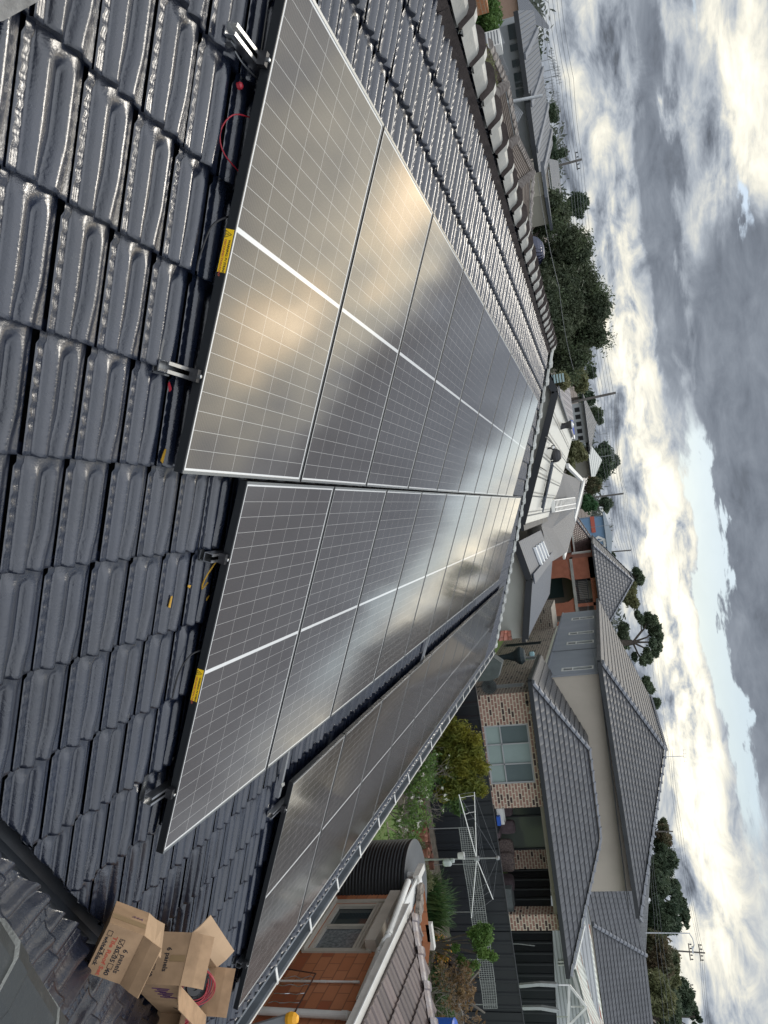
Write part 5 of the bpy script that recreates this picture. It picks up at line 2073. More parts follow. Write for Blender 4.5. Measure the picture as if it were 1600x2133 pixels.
mb = MB()
NC = 92
for i in range(NC + 1):
    s_ = i / NC
    a, b = lerp_path(lo, s_), lerp_path(hi, s_)
    w_ = .03 * math.sin(s_ * 23)
    mb.bar(a + (w_, 0, 0), b + (w_ * .4, 0, 0), .008, .008)
for j in range(7):
    f = j / 6
    pr = None
    for i in range(47):
        s_ = i / 46
        p = lerp_path(lo, s_) * (1 - f) + lerp_path(hi, s_) * f + np.array([.03 * math.sin(s_ * 23) * (1 - f * .6), 0, 0])
        if pr is not None:
            mb.bar(pr, p, .012 if j in (0, 6) else .008, .012 if j in (0, 6) else .008)
        pr = p
mb.build('mesh', mat('white_net_cord', (.30, .32, .30), .8), t_)
for s_ in (0, .2, .45, .7, .98):
    p = lerp_path(hi, s_)
    mb = MB()
    mb.tube([(p[0] + .02, p[1], 0), p + (.02, 0, 0)], .014, 6)
    mb.build('post', M_galv, t_)

# ------------------------------------------------------------------ garden plants
def px_blob(lst, X):
    return [onx(x, y, X) for x, y in lst]


t_ = thing('golden_conifer', 'large golden green conifer bush in front of the brick house window', 'bush', onx(900, 1590, 17.2) * [1, 1, 0])
cs = px_blob([(930, 1500), (955, 1525), (985, 1545), (990, 1570), (1005, 1600), (975, 1600), (985, 1635), (955, 1640), (1000, 1645), (930, 1560), (940, 1600), (960, 1570), (925, 1650), (910, 1530)], 17.0)
leaves('foliage', L_gold, t_, cs, [.26, .30, .26, .24, .20, .3, .26, .28, .20, .34, .34, .32, .25, .25], 15000, .026, shell=.35, seed=3, elong=2.4, up=.8)
cs2 = px_blob([(905, 1520), (900, 1570), (915, 1610), (890, 1600), (940, 1660), (955, 1685)], 17.2)
leaves('inner_foliage', L_green, t_, cs2, [.34, .36, .36, .3, .28, .18], 8000, .028, shell=.3, seed=4)
mb = MB()
b0 = onx(900, 1590, 17.2) * [1, 1, 0]
for p in cs[::2]:
    mb.tube([b0, (b0 + p) / 2 + (0, .05, 0), p], [.05, .03, .01], 6)
mb.build('stem', M_bark, t_)


def twig_tree(mb, p, d, L, r, depth, rr, spread=.6, tips=None, up=.25):
    q = p + d * L
    mid = (p + q) / 2 + rr.normal(0, L * .07, 3)
    mb.tube([p, mid, q], [r, r * .85, r * .65], 5, False)
    if depth == 0:
        if tips is not None:
            tips.append(q)
        return
    for _ in range(3 if depth > 1 else 2):
        e = d + rr.normal(0, spread, 3) + np.array([0, 0, up * .3])
        e /= np.linalg.norm(e)
        twig_tree(mb, q, e, L * rr.uniform(.6, .85), r * .6, depth - 1, rr, spread, tips, up)
    if tips is not None:
        tips.append(q)


# magnolia with white flowers near the tank
b0 = onx(850, 1640, 13.4) * [1, 1, 0]
t_ = thing('magnolia_tree', 'bare branched small tree with white flowers and young leaves above the lawn', 'tree', b0)
rr = np.random.default_rng(11)
mb = MB()
tips = []
for k in range(4):
    d = np.array([rr.normal(0, .25), rr.normal(-.1, .45), 1.0])
    d /= np.linalg.norm(d)
    twig_tree(mb, b0 + (0, 0, .1), d, .52, .032, 4, rr, .55, tips)
mb.build('trunk', M_twig, t_)
tips = np.array(tips)
leaves('young_leaves', L_bright, t_, tips, np.full(len(tips), .10), 4200, .022, shell=.1, seed=8, elong=1.8)
leaves('dark_leaves', L_green, t_, tips[::2], np.full(len(tips[::2]), .14), 2600, .024, shell=.1, seed=9)
fl = tips[rr.choice(len(tips), 46)]
leaves('flower', L_petal, t_, fl, np.full(len(fl), .045), 900, .026, shell=.2, seed=10, elong=1.1)
# grey leafless shrub in front of the conifer
b0 = onx(895, 1640, 16.3) * [1, 1, 0]
t_ = thing('bare_shrub', 'grey bare twiggy shrub with a few pale flowers between conifer and magnolia', 'shrub', b0)
rr = np.random.default_rng(21)
mb = MB()
tips = []
for k in range(5):
    d = np.array([rr.normal(0, .3), rr.normal(0, .6), 1.0])
    d /= np.linalg.norm(d)
    twig_tree(mb, b0 + (0, rr.normal(0, .3), .0), d, .42, .022, 4, rr, .7, tips)
mb.build('branching', M_twig, t_)
fl = np.array(tips)[rr.choice(len(tips), 60)]
leaves('leaf_tips', L_green, t_, fl, np.full(len(fl), .07), 900, .02, shell=.1, seed=12)
leaves('blossom', L_petal, t_, fl[:16], np.full(16, .04), 200, .022, shell=.2, seed=13, elong=1.1)


def strappy(base, n, L, seed, m_, name, lab, group=None, r=.25):
    t2 = thing(name, lab, 'plant', base, group=group)
    rr = np.random.default_rng(seed)
    mb = MB()
    for k in range(n):
        a = rr.uniform(0, 6.28)
        l = L * rr.uniform(.6, 1.1)
        d = np.array([math.cos(a), math.sin(a), 0])
        p = np.array(base) + d * rr.uniform(0, r) * .6
        w = rr.uniform(.012, .022)
        sd_ = np.array([-d[1], d[0], 0]) * w
        lean = rr.uniform(.15, .7)
        pts = [p + d * l * lean * s_ ** 1.6 + np.array([0, 0, l * (s_ - lean * .55 * s_ ** 2.4)]) for s_ in np.linspace(0, 1, 6)]
        for i in range(5):
            w0, w1 = 1 - (i / 5) ** 2, 1 - ((i + 1) / 5) ** 2
            mb.face([pts[i] - sd_ * w0, pts[i] + sd_ * w0, pts[i + 1] + sd_ * w1, pts[i + 1] - sd_ * w1])
    mb.build('leaves', m_, t2)
    return t2


for i, (px, py_, lab) in enumerate(((925, 1850, 'strappy green plant right beside the clothesline base'), (935, 1885, 'largest strappy green plant in the garden bed'), (945, 1915, 'strappy green plant next to the orange flowers'),
                                    (915, 1838, 'small grassy plant between clothesline and tank'), (958, 1870, 'strappy plant against the fence'))):
    b0 = onx(px, py_, 16.9) * [1, 1, 0]
    strappy(b0, 160 if i < 3 else 80, (.75, .95, .8, .5, .9)[i], 30 + i, L_strap, 'strap_leaf_plant', lab, 'strap leaved plants in the garden bed', .45)
b0 = onx(921, 1968, 16.6) * [1, 1, 0]
t_ = thing('orange_flower_bush', 'low bush covered in orange yellow flowers beside the stump', 'bush', b0)
cs = px_blob([(915, 1960), (922, 1972), (928, 1985), (920, 1990)], 16.6)
leaves('foliage', L_green, t_, cs, [.16] * 4, 900, .02, seed=14)
leaves('flower', L_orange, t_, cs, [.19] * 4, 1100, .020, seed=15, elong=1.0)
# stump
q = onx(935, 2020, 16.9)
t_ = thing('tree_stump', 'dark gnarled tree stump in the garden bed', 'stump', q * [1, 1, 0])
mb = MB()
mb.lathe(q * [1, 1, 0], [(.42, 0), (.32, .15), (.27, .45), (.24, .75), (.20, .80), (0, .78)], 14)
mb.tube([q * [1, 1, 0] + (0, .1, .6), q + (-.1, .35, .1), q + (-.1, .55, .05)], [.12, .09, .07], 8)
mb.build('stump_wood', mat('dark_stump_wood', (.045, .03, .025), .9, bump=(12, 1, .05), vary=(6, .5)), t_)
# bright green shrub
b0 = onx(960, 1970, 16.0) * [1, 1, 0]
t_ = thing('green_shrub', 'bright green bushy shrub in front of the net', 'shrub', b0)
cs = px_blob([(1000, 1940), (1012, 1955), (1000, 1965), (1015, 1935), (1005, 1985), (1022, 1990), (985, 1945), (970, 2010), (975, 2025), (960, 2000), (990, 2010), (950, 1975), (1030, 1995)], 15.9)
leaves('foliage', L_bright, t_, cs, [.20, .17, .20, .14, .16, .13, .14, .15, .13, .12, .12, .11, .10], 6500, .024, shell=.3, seed=16, elong=1.5)
mb = MB()
for p in cs:
    mb.tube([b0 + (0, 0, .1), (b0 + p) / 2 + (0, .04, .1), p], [.03, .02, .008], 5)
mb.build('stem', M_bark, t_)
# dry bush
b0 = onx(960, 2075, 15.4) * [1, 1, 0]
t_ = thing('dry_bush', 'tangled bush of bare pale branches and dry brown leaves at the right of the lawn', 'bush', b0)
rr = np.random.default_rng(41)
mb = MB()
tips = []
for k in range(8):
    d = np.array([rr.normal(0, .3), rr.normal(.0, .5), 1.0])
    d /= np.linalg.norm(d)
    twig_tree(mb, b0 + (0, rr.normal(-.2, .4), .15), d, .46, .020, 4, rr, .62, tips)
mb.build('branching', M_twig, t_)
tp = np.array(tips)
leaves('dry_leaves', L_brown, t_, tp, np.full(len(tp), .06), 2600, .026, shell=.1, seed=17, elong=1.9)
mb = MB()
for q0, q1 in (((948, 2065), (1000, 2020)), ((950, 2085), (965, 2133)), ((948, 2075), (1010, 2110))):
    a, b = onx(*q0, 15.2), onx(*q1, 15.0)
    mb.tube([a, (a + b) / 2 + (0, 0, .06), b], [.04, .032, .02], 7)
mb.build('limb', M_twig, t_)
# small low plants around the bed
for i, (px, py_, m_, s_, lab) in enumerate(((905, 1700, L_green, .22, 'low leafy plant by the brick edging'), (905, 1770, L_olive, .20, 'small grey weed clump left of the clothesline'), (912, 1830, L_olive, .22, 'straggly weed clump right of the clothesline'),
                                            (925, 2050, L_strap, .25, 'dark leafy plant under the dry bush'), (1018, 1950, L_bright, .12, 'small sprig of green leaves at the net'), (900, 2110, L_strap, .28, 'dark grassy plant at the lawn edge'))):
    b0 = onx(px, py_, 16.4) * [1, 1, 0]
    t2 = thing('low_plant', lab, 'plant', b0, group='low plants in the garden bed')
    leaves('foliage', m_, t2, [b0 + (0, 0, s_ * .8), b0 + (0, s_ * 1.2, s_ * .6), b0 + (.1, -s_, s_ * .7)], [s_, s_ * .8, s_ * .9], 900, .024, seed=60 + i)
    mb = MB()
    for k in range(5):
        mb.tube([b0, b0 + (rng.normal(0, .1), rng.normal(0, .15), s_)], [.012, .006], 5)
    mb.build('stem', M_bark, t2)
# terracotta pots and brick edging
for i, (px, py_, s_, lab) in enumerate(((898, 1732, .20, 'terracotta pot half way along the bed'), (908, 1776, .19, 'terracotta block pot left of the clothesline mast'), (893, 1745, .16, 'smaller terracotta pot in front of the larger one'), (885, 1600, .17, 'terracotta pot under the conifer'))):
    b0 = onx(px, py_, 16.3)
    t2 = thing('terracotta_pot', lab, 'pot', b0 * [1, 1, 0], group='terracotta pots in the garden bed')
    mb = MB()
    s_ *= .6
    z_ = max(min(b0[2], .35), .22)
    mb.lathe(b0 * [1, 1, 0], [(0, 0.02), (s_ * .7, .02), (s_, z_), (s_ * 1.1, z_), (s_ * 1.1, z_ + .05), (s_ * .85, z_ + .05), (s_ * .8, z_ - .02), (0, z_ - .02)], 20)
    mb.build('pot_shell', M_terracotta, t2)
t_ = thing('brick_edging', 'row of old red bricks edging the garden bed', 'edging', onx(905, 1680, 16.9) * [1, 1, 0])
mb = MB()
p0, p1 = onx(905, 1640, 17.4) * [1, 1, 0], onx(925, 1800, 17.6) * [1, 1, 0]
for k in range(16):
    p = p0 + (p1 - p0) * k / 15 + rng.normal(0, .02, 3)
    mb.box((p[0], p[1], .07), (.11, .23, .13))
mb.build('bricks', mat('old_edging_brick', (.20, .085, .055), .9, vary=(5, .6)), t_)
# timber garden stakes / arch between magnolia and lawn
t_ = thing('timber_stakes', 'three thin timber stakes tied together on the lawn behind the gutter', 'stakes', onx(805, 1745, 13) * [1, 1, 0])
for (a, b) in (((806, 1722), (846, 1745)), ((825, 1760), (843, 1660)), ((806, 1712), (812, 1760))):
    mb = MB()
    mb.tube([onx(*a, 13.0), onx(*b, 13.1)], .018, 6)
    mb.build('stake', mat('pale_stake', (.42, .36, .28), .8), t_)
q = onx(945, 2152, 12.2)
t_ = thing('blue_drum', 'blue plastic drum at the right edge of the garden', 'drum', q * [1, 1, 0])
mb = MB()
mb.lathe(q * [1, 1, 0], [(0, 0), (.27, 0), (.27, q[2]), (.28, q[2] + .02), (.24, q[2] + .05), (0, q[2] + .05)], 28)
mb.build('drum_shell', M_bluep, t_)

# ------------------------------------------------------------------ cardboard boxes and cable reel
def rodv(w):
    w = np.array(w, float)
    t_ = np.linalg.norm(w)
    k = w / t_
    K = np.array([[0, -k[2], k[1]], [k[2], 0, -k[0]], [-k[1], k[0], 0]])
    return np.eye(3) + math.sin(t_) * K + (1 - math.cos(t_)) * K @ K


def carton(lab, pos, rot, dims, k, flaps, extra_down=0.0):
    pos = CW + (np.array(pos) - CW) * k
    dims = np.array(dims) * k
    B = rodv(rot)

    def L(x, y, z):
        return pos + B @ (np.array([x, y, z]) * dims)
    t_ = thing('cardboard_box', lab, 'box', L(.5, .5, 0), group='open cardboard boxes in the roof valley')
    th_ = .012
    z0 = -extra_down
    mb = MB()
    for (a, b) in (((0, 0), (1, 0)), ((1, 0), (1, 1)), ((1, 1), (0, 1)), ((0, 1), (0, 0))):
        cx_, cy_ = .5, .5
        o = [L(a[0], a[1], z0), L(b[0], b[1], z0), L(b[0], b[1], 1), L(a[0], a[1], 1)]
        s_ = lambda q: cx_ + (q - cx_) * .97
        i = [L(s_(a[0]), s_(a[1]), z0 + .03), L(s_(b[0]), s_(b[1]), z0 + .03), L(s_(b[0]), s_(b[1]), 1), L(s_(a[0]), s_(a[1]), 1)]
        mb.face(o)
        mb.face(i[::-1])
        mb.face([o[3], o[2], i[2], i[3]])
    mb.face([L(0, 0, z0), L(0, 1, z0), L(1, 1, z0), L(1, 0, z0)])
    mb.face([L(.015, .015, z0 + .04), L(.985, .015, z0 + .04), L(.985, .985, z0 + .04), L(.015, .985, z0 + .04)])
    body = mb.build('box_body', M_card, t_)
    for (p, q, va, vb, inner) in flaps:
        m2 = MB()
        P_, Q_ = L(*p), L(*q)
        A_ = P_ + B @ (np.array(va) * dims)
        B_ = Q_ + B @ (np.array(vb) * dims)
        n_ = np.cross(Q_ - P_, A_ - P_)
        n_ = n_ / np.linalg.norm(n_) * .004
        # slightly warped board
        mid1, mid2 = (P_ + A_) / 2 + n_ * .8, (Q_ + B_) / 2 + n_ * 1.2
        for lo, hi in (((P_, Q_), (mid1, mid2)), ((mid1, mid2), (A_, B_))):
            m2.prism([lo[0], lo[1], hi[1], hi[0]], n_)
        m2.build('flap', M_card_in if inner else M_card, t_)
    return t_, L, B, dims


def on_face(parent, L, B, dims, x0, z, body, size, m_, face='F', bold=.0008, shear=0, sx=1.0):
    if face == 'F':      # y = 0 plane, text runs along x, up is z
        org = L(x0, -.004, z)
        xd, yd = B @ [1, 0, 0], B @ [0, 0, 1]
    else:                # x = 0 plane seen from outside: text runs along -y
        org = L(-.004, x0, z)
        xd, yd = B @ [0, -1, 0], B @ [0, 0, 1]
    return text_mesh(body, size, m_, 'printed_text', parent, org, xd, yd, bold=bold, shear=shear, sx=sx)


def square(mb, L, x, z, s, d, tick=False, ax='F'):
    w = s / d[0]
    h = s / d[2]
    y = -.004
    for a, b in (((x, z), (x + w, z)), ((x + w, z), (x + w, z + h)), ((x + w, z + h), (x, z + h)), ((x, z + h), (x, z))):
        mb.bar(L(a[0], y, a[1]), L(b[0], y, b[1]), .0016, .0012)
    if tick:
        mb.bar(L(x + w * .15, y, z + h * .55), L(x + w * .45, y, z + h * .1), .0022, .0012)
        mb.bar(L(x + w * .45, y, z + h * .1), L(x + w * 1.25, y, z + h * 1.2), .0022, .0012)


b1, L, B, dm = carton('tilted cardboard box printed 6 panels and Tile Roof Set, nearer the valley', [0.7316, -2.0644, 3.035], [0.0805, 0.8308, -1.7047], [0.2494, 0.296, 0.1861], .82,
                      [((0, 0, 1), (1, 0, 1), (0, -.25, .53), (0, -.25, .53), False), ((0, 0, 1), (0, 1, 1), (.28, 0, .66), (.10, 0, .55), True), ((1, 0, 1), (1, 1, 1), (-.1, 0, .35), (-.3, 0, .3), False)])
body = b1.children[0]
on_face(b1, L, B, dm, .36, .66, '6 panels', .030, M_inkb, bold=.0005)
on_face(b1, L, B, dm, .335, .45, '30', .027, M_inkb)
on_face(b1, L, B, dm, .54, .45, '35', .027, M_inkb)
on_face(b1, L, B, dm, .80, .45, '40', .027, M_inkb)
on_face(b1, L, B, dm, .20, .27, 'Tile Roof Set', .024, M_inkr, sx=1.25)
on_face(b1, L, B, dm, .25, .07, 'white', .024, M_inkb)
on_face(b1, L, B, dm, .58, .07, 'black', .024, M_inkb)
mb = MB()
square(mb, L, .21, .46, .020, dm, True)
square(mb, L, .455, .46, .018, dm, True)
square(mb, L, .70, .46, .020, dm)
square(mb, L, .13, .08, .019, dm)
square(mb, L, .49, .08, .018, dm, True)
mb.build('tick_box_print', M_inkb, b1)
mb = MB()
mb.face([L(-.004, .25, .98), L(-.004, .45, .98), L(-.004, .45, .02), L(-.004, .25, .02)])
mb.build('packing_tape', M_tape, b1)
mb = MB()
for k in range(9):
    z_ = .80 - k * .02
    mb.bar(L(-.006, .62 - (k % 3) * .02, .85 - k * .035), L(-.006, .54 + (k % 2) * .02, .85 - k * .035), .0035, .001)
mb.build('small_print', M_inkp, b1)

b2, L, B, dm = carton('upright open cardboard box printed 6 panels with a cable reel inside', [0.5353, -1.9985, 3.4389], [-0.1427, 0.2514, -2.3813], [0.2199, 0.5175, 0.1651], 1.10,
                      [((0, 0, 1), (1, 0, 1), (0, .10, .56), (0, .10, .56), False), ((0, 1, 1), (1, 1, 1), (0, .03, .58), (0, .03, .58), False),
                       ((0, 0, 1), (0, 1, 1), (-.37, 0, .40), (-.37, 0, .44), True), ((1, 0, 1), (1, 1, 1), (.42, 0, .12), (.42, 0, .12), False)], extra_down=.35)
on_face(b2, L, B, dm, .30, .42, '6 panels', .034, M_inkb)
on_face(b2, L, B, dm, .22, .06, '30', .030, M_inkb)
on_face(b2, L, B, dm, .46, .06, '35', .030, M_inkb)
on_face(b2, L, B, dm, .74, .06, '40', .030, M_inkb)
mb = MB()
square(mb, L, .08, .07, .024, dm, True)
square(mb, L, .36, .07, .022, dm, True)
square(mb, L, .63, .07, .024, dm)
mb.build('tick_box_print', M_inkb, b2)
mb = MB()
mb.face([L(.44, -.006, .97), L(.56, -.006, .98), L(.57, -.006, .55), L(.45, -.006, .56)])
mb.face([L(1.006, .40, .98), L(1.006, .60, .98), L(1.006, .60, .50), L(1.006, .40, .52)])
mb.build('packing_tape', M_tape, b2)['kind'] = 'stuff'
# purple emblem strokes on the right hand face
mb = MB()
for k in range(7):
    y = .10 + k * .045
    mb.bar(L(1.006, y, .15 + (k % 2) * .1), L(1.006, y + .02, .62 - (k % 3) * .08), .006, .001)
    mb.bar(L(1.006, y, .36), L(1.006, y + .04, .30), .005, .001)
mb.build('purple_print', M_inkp, b2)
c_ = L(.62, .66, .72)
ax = B @ np.array([.10, -.30, .95])
ax /= np.linalg.norm(ax)
vv = -(np.array(c_) - CW)
ax = ax * .55 + vv / np.linalg.norm(vv) * .45
ax /= np.linalg.norm(ax)
e1_ = np.cross(ax, (0, 0, 1.0)); e1_ /= np.linalg.norm(e1_)
AX = np.stack([e1_, np.cross(ax, e1_), ax], 1)
reel = thing('cable_reel', 'black reel of red cable inside the upright cardboard box', 'cable reel', c_)
mb = MB()
mb.lathe(c_ - ax * .0, [(0, 0), (.105, 0), (.112, .004), (.112, .010), (.105, .012), (.05, .012), (.045, .02), (.02, .02), (.02, .012), (0, .012)], 40, AX)
mb.lathe(c_ - ax * .085, [(0, 0), (.112, 0), (.112, .010), (.06, .010), (.06, .085)], 40, AX)
for k in range(12):
    a = k * math.pi / 6
    mb.bar(c_ + AX @ np.array([.05 * math.cos(a), .05 * math.sin(a), .013]), c_ + AX @ np.array([.104 * math.cos(a), .104 * math.sin(a), .013]), .003, .004, up=ax)
mb.build('reel_flange', M_blackplastic, reel)
mb = MB()
for k in range(7):
    r0_ = .070 + .006 * k
    ph = k * .9
    pts = [c_ + AX @ np.array([r0_ * math.cos(a) * (.9 + .1 * math.sin(ph)), r0_ * math.sin(a), .022 + .012 * math.sin(a * 2 + ph) + .003 * k]) for a in np.linspace(ph * .3, ph * .3 + 4.6, 36)]
    mb.tube(pts, .0032, 6)
mb.build('red_cable', M_cred, reel)
pb = onroof(345, 2122, TN + .10)
Bw = rodv([-0.1427, 0.2514, -2.3813])
b3, L, B, dm = carton('low cardboard box with clear tape and red parts below the upright box', (pb - Bw @ np.array([.10, .16, .0])).tolist(), [-0.1427, 0.2514, -2.3813], [.34, .30, .16], 1.0,
                      [((0, 0, 1), (0, 1, 1), (-.30, 0, .15), (-.30, 0, .1), True), ((0, 0, 1), (1, 0, 1), (0, -.35, .05), (0, -.35, .05), False)])
mb = MB()
for k in range(6):
    p = L(.25 + .12 * k, .45 + .1 * math.sin(k * 2), .7)
    mb.tube([p, p + (rng.normal(0, .04), rng.normal(0, .04), .05), p + (rng.normal(0, .08), rng.normal(0, .08), .02)], .010, 8)
tag(mb.build('red_connectors', M_cred, loc=L(.5, .5, .7)), 'handful of red connectors in the lowest cardboard box', 'connectors')

# ------------------------------------------------------------------ rendered neighbour with folded metal roofs
n1 = thing('rendered_house', 'pale rendered building with bright ribbed steel roof and skylit grey roof', 'house', (22, -1, 0))
WX = 21.0
pts = [(1040, 700), (1132, 782), (1156, 820), (1087, 1092), (1074, 1129), (1102, 1206), (1094, 1328)]
A = [onx(x, y, WX) for x, y in pts]
mb = MB()
poly = [A[1] + (0, 6, -.8), A[1], A[2], A[3], A[4], A[5], A[6]]
base = [(p[0], p[1], 0.0) for p in poly]
for i in range(len(poly) - 1):
    mb.wuv([base[i], base[i + 1], poly[i + 1], poly[i]])
mb.wuv([base[-1], (33, poly[-1][1], 0), (33, poly[-1][1], poly[-1][2] - .1), poly[-1]])
mb.build('rendered_wall', M_n1render, n1)


def extr(a, b, L_, dz=0.0):
    return [a, b, np.array(b) + (L_, 0, dz), np.array(a) + (L_, 0, dz)]


def roof_sheet(parent, a, b, L_, m_, name, thick=.06, over=.25):
    a, b = np.array(a, float), np.array(b, float)
    mb = MB()
    w = np.linalg.norm(b - a)
    q = [a - (over, 0, 0), b - (over, 0, 0), b + (L_, 0, 0), a + (L_, 0, 0)]
    mb.face(q, [(0, 0), (0, w), (L_, w), (L_, 0)] if True else None)
    n_ = np.cross(b - a, (1, 0, 0))
    n_ /= np.linalg.norm(n_)
    if n_[2] < 0:
        n_ = -n_
    mb.face([p - n_ * thick for p in q][::-1])
    return mb.build(name, m_, parent)


# bright roof falling to the right from its ridge; ribs run up and down the fall
M_ribwhite_v = M_ribwhite
roof_sheet(n1, A[2] + (0, 0, .10), A[3] + (0, 0, .10), 15.5, M_ribwhite, 'bright_ribbed_roof')
roof_sheet(n1, A[2] + (0, 0, .10), A[1] + (0, 4.5, -.9), 15.5, M_ribgrey, 'rear_ribbed_roof')
roof_sheet(n1, A[5] + (0, 0, .12), A[4] + (0, 0, .10), 10.5, M_ribgrey2, 'skylight_roof')
roof_sheet(n1, A[5] + (0, 0, .12), A[6] + (0, 0, .10), 11.5, M_ribgrey2, 'seamed_roof')
mb = MB()
for i in (2, 4, 5):
    a, b = A[i] + (-.30, 0, .03), A[i + 1] + (-.30, 0, .03)
    if i == 2 or i >= 4:
        mb.bar(a, b, .07, .20)
mb.bar(A[2] + (-.30, 0, .03), A[1] + (-.3, .8, -.3), .07, .20)
mb.bar(A[6] + (-.3, -.04, -.02), A[6] + (11.5, -.04, -.02), .12, .12)
mb.bar(A[3] + (-.2, -.05, .02), A[3] + (15, -.05, .02), .3, .10)
mb.build('barge_gutter', M_charcoal, n1)
mb = MB()
mb.bar(A[5] + (-.2, 0, .17), A[5] + (10.5, 0, .17), .30, .03)
mb.bar(A[2] + (-.2, 0, .14), A[2] + (15.5, 0, .14), .35, .03)
mb.build('ridge_flashing', M_ribgrey2, n1)
# four long skylight slots in the left pitch
M_sky = mat('bright_skylight_blade', (.75, .77, .78), .2, spec=.8)
rA_, rB_ = A[5] + (0, 0, .14), A[4] + (0, 0, .12)
for k in range(4):
    x0_ = 3.4 + k * 1.35
    mb = MB()
    f0_, f1_ = .12, .66
    p, q = rA_ + (rB_ - rA_) * f0_, rA_ + (rB_ - rA_) * f1_
    mb.prism([p + (x0_, 0, 0), q + (x0_, 0, 0), q + (x0_ + .42, 0, .0), p + (x0_ + .42, 0, 0)], (0, 0, .09))
    sk_ = mb.build('skylight', M_sky, n1)
    mb = MB()
    mb.prism([p + (x0_ + .44, 0, 0), q + (x0_ + .44, 0, 0), q + (x0_ + .80, 0, .0), p + (x0_ + .80, 0, 0)], (0, 0, .03))
    mb.build('skylight_glass', M_dark, sk_)
# roof furniture on the bright roof, each standing where its foot meets the sheet
RN = np.cross(A[3] - A[2], (1.0, 0, 0))
RN /= np.linalg.norm(RN)
R0P = A[2] + (0, 0, .10)


def onsheet(x, y):
    d = ray(x, y)
    return CW + d * ((RN @ (R0P - CW)) / (RN @ d))


q = onsheet(1169, 888)
t_ = thing('roof_vent', 'small black flue with a flared cowl on the bright ribbed roof', 'vent', q)
r_0 = 8.5 * (q[0] - CW[0]) / FPX
mb = MB()
mb.lathe(q - (0, 0, .1), [(0, 0), (r_0 * .8, 0), (r_0 * .75, .12), (r_0 * .66, .25), (r_0 * .8, .36), (r_0 * 1.05, .42), (r_0 * 1.05, .47), (0, .47)], 20)
mb.build('flue', M_blackplastic, t_)
mb = MB()
mb.lathe(q + (0, 0, .37), [(0, 0), (r_0 * .9, 0), (r_0 * .8, .05), (0, .08)], 20)
mb.build('cap', M_galv, t_)
q = onsheet(1149, 950)
t_ = thing('roof_vent', 'large round black vent dome on the bright ribbed roof', 'vent', q)
r_0 = 13.5 * (q[0] - CW[0]) / FPX
mb = MB()
mb.lathe(q - (0, 0, .1), [(r_0 * .6, 0), (r_0 * .6, .12), (r_0, .15), (r_0 * 1.05, .24), (r_0 * .95, .33), (r_0 * .6, .42), (0, .46)], 28)
mb.build('dome', M_blackplastic, t_)
mb = MB()
mb.bar(q + (-.14, -.1, .37), q + (-.02, .06, .385), .03, .02)
mb.build('dome_painted_highlight', M_galv, t_)  # pale bar modelled on the black dome as a highlight
q = onsheet(1141, 934)
t_ = thing('security_camera', 'small dark camera with bright lens beside the black vent dome', 'camera', q)
mb = MB()
mb.tube([q - (0, 0, .1), q + (0, 0, .14)], .03, 8)
cushion(mb, q + (0, 0, .18), (.2, .16, .14))
mb.build('camera_body', M_blackplastic, t_)
mb = MB()
mb.lathe(q + (-.10, 0, .18), [(0, 0), (.05, 0), (.05, .04), (0, .05)], 12, np.stack([[0, 1, 0], [0, 0, 1], [-1, 0, 0]], 1).astype(float))
mb.build('lens', M_steel, t_)
for a, b, lab in (((1133, 910), (1146, 926), 'upper'), ((1121, 972), (1132, 982), 'middle'), ((1128, 1046), (1136, 1002), 'lower')):
    mb = MB()
    p, q = onsheet(*a), onsheet(*b)
    mb.tube([p + (0, 0, .04), q + (0, 0, .10)], .035 if lab == 'lower' else .018, 6)
    tag(mb.build('roof_rod', M_charcoal, loc=p), f'{lab} dark metal rod standing on the bright ribbed roof', 'rod')
mb = MB()
a, b = onsheet(1125, 1058) + (0, 0, .08), onsheet(1146, 962) + (0, 0, .08)
mb.bar(a, b, .10, .10)
mb.bar(a + (0, -.14, 0), b + (0, -.14, 0), .12, .05)
tag(mb.build('pipe_pair', M_ribgrey2, loc=a), 'pair of grey pipes running to the round black vent dome', 'pipes')

# ------------------------------------------------------------------ houses behind
def metal_gable(name, lab, corners, m_, wallm, zb=0.0, group=None, gut=True, uvalong=True):
    """corners: eave a, eave b (near), ridge b, ridge a; wall below the near eave"""
    a, b, c_, d_ = [np.array(p, float) for p in corners]
    t_ = thing(name, lab, 'house', ((a + b) / 2) * [1, 1, 0], group=group)
    mb = MB()
    w = np.linalg.norm(b - a)
    h = np.linalg.norm(d_ - a)
    mb.face([a, b, c_, d_], [(0, 0), (w, 0), (w * .5 + np.linalg.norm(c_ - d_) / 2, h), (w * .5 - np.linalg.norm(c_ - d_) / 2, h)])
    e = 2 * (c_ + d_) / 2 - (a + b) / 2
    off_ = (e - (a + b) / 2) * [1, 1, 0]
    a2, b2 = a + off_, b + off_
    mb.face([b2, a2, d_, c_], [(0, 0), (w, 0), (w, h), (0, h)])
    mb.face([a, d_, a2])
    mb.face([b, b2, c_])
    mb.build('roof', m_, t_)
    mb = MB()
    ins = off_ / (np.linalg.norm(off_) + 1e-6) * .35
    for p, q in ((a + ins, b + ins), (b + ins, b2 - ins), (b2 - ins, a2 - ins), (a2 - ins, a + ins)):
        mb.wuv([(p[0], p[1], zb), (q[0], q[1], zb), (q[0], q[1], q[2] - .05), (p[0], p[1], p[2] - .05)])
    mb.build('wall', wallm, t_)
    if gut:
        mb = MB()
        mb.bar(a - ins * .15 + (0, 0, -.06), b - ins * .15 + (0, 0, -.06), .12, .14)
        mb.build('gutter', M_charcoal, t_)
    return t_


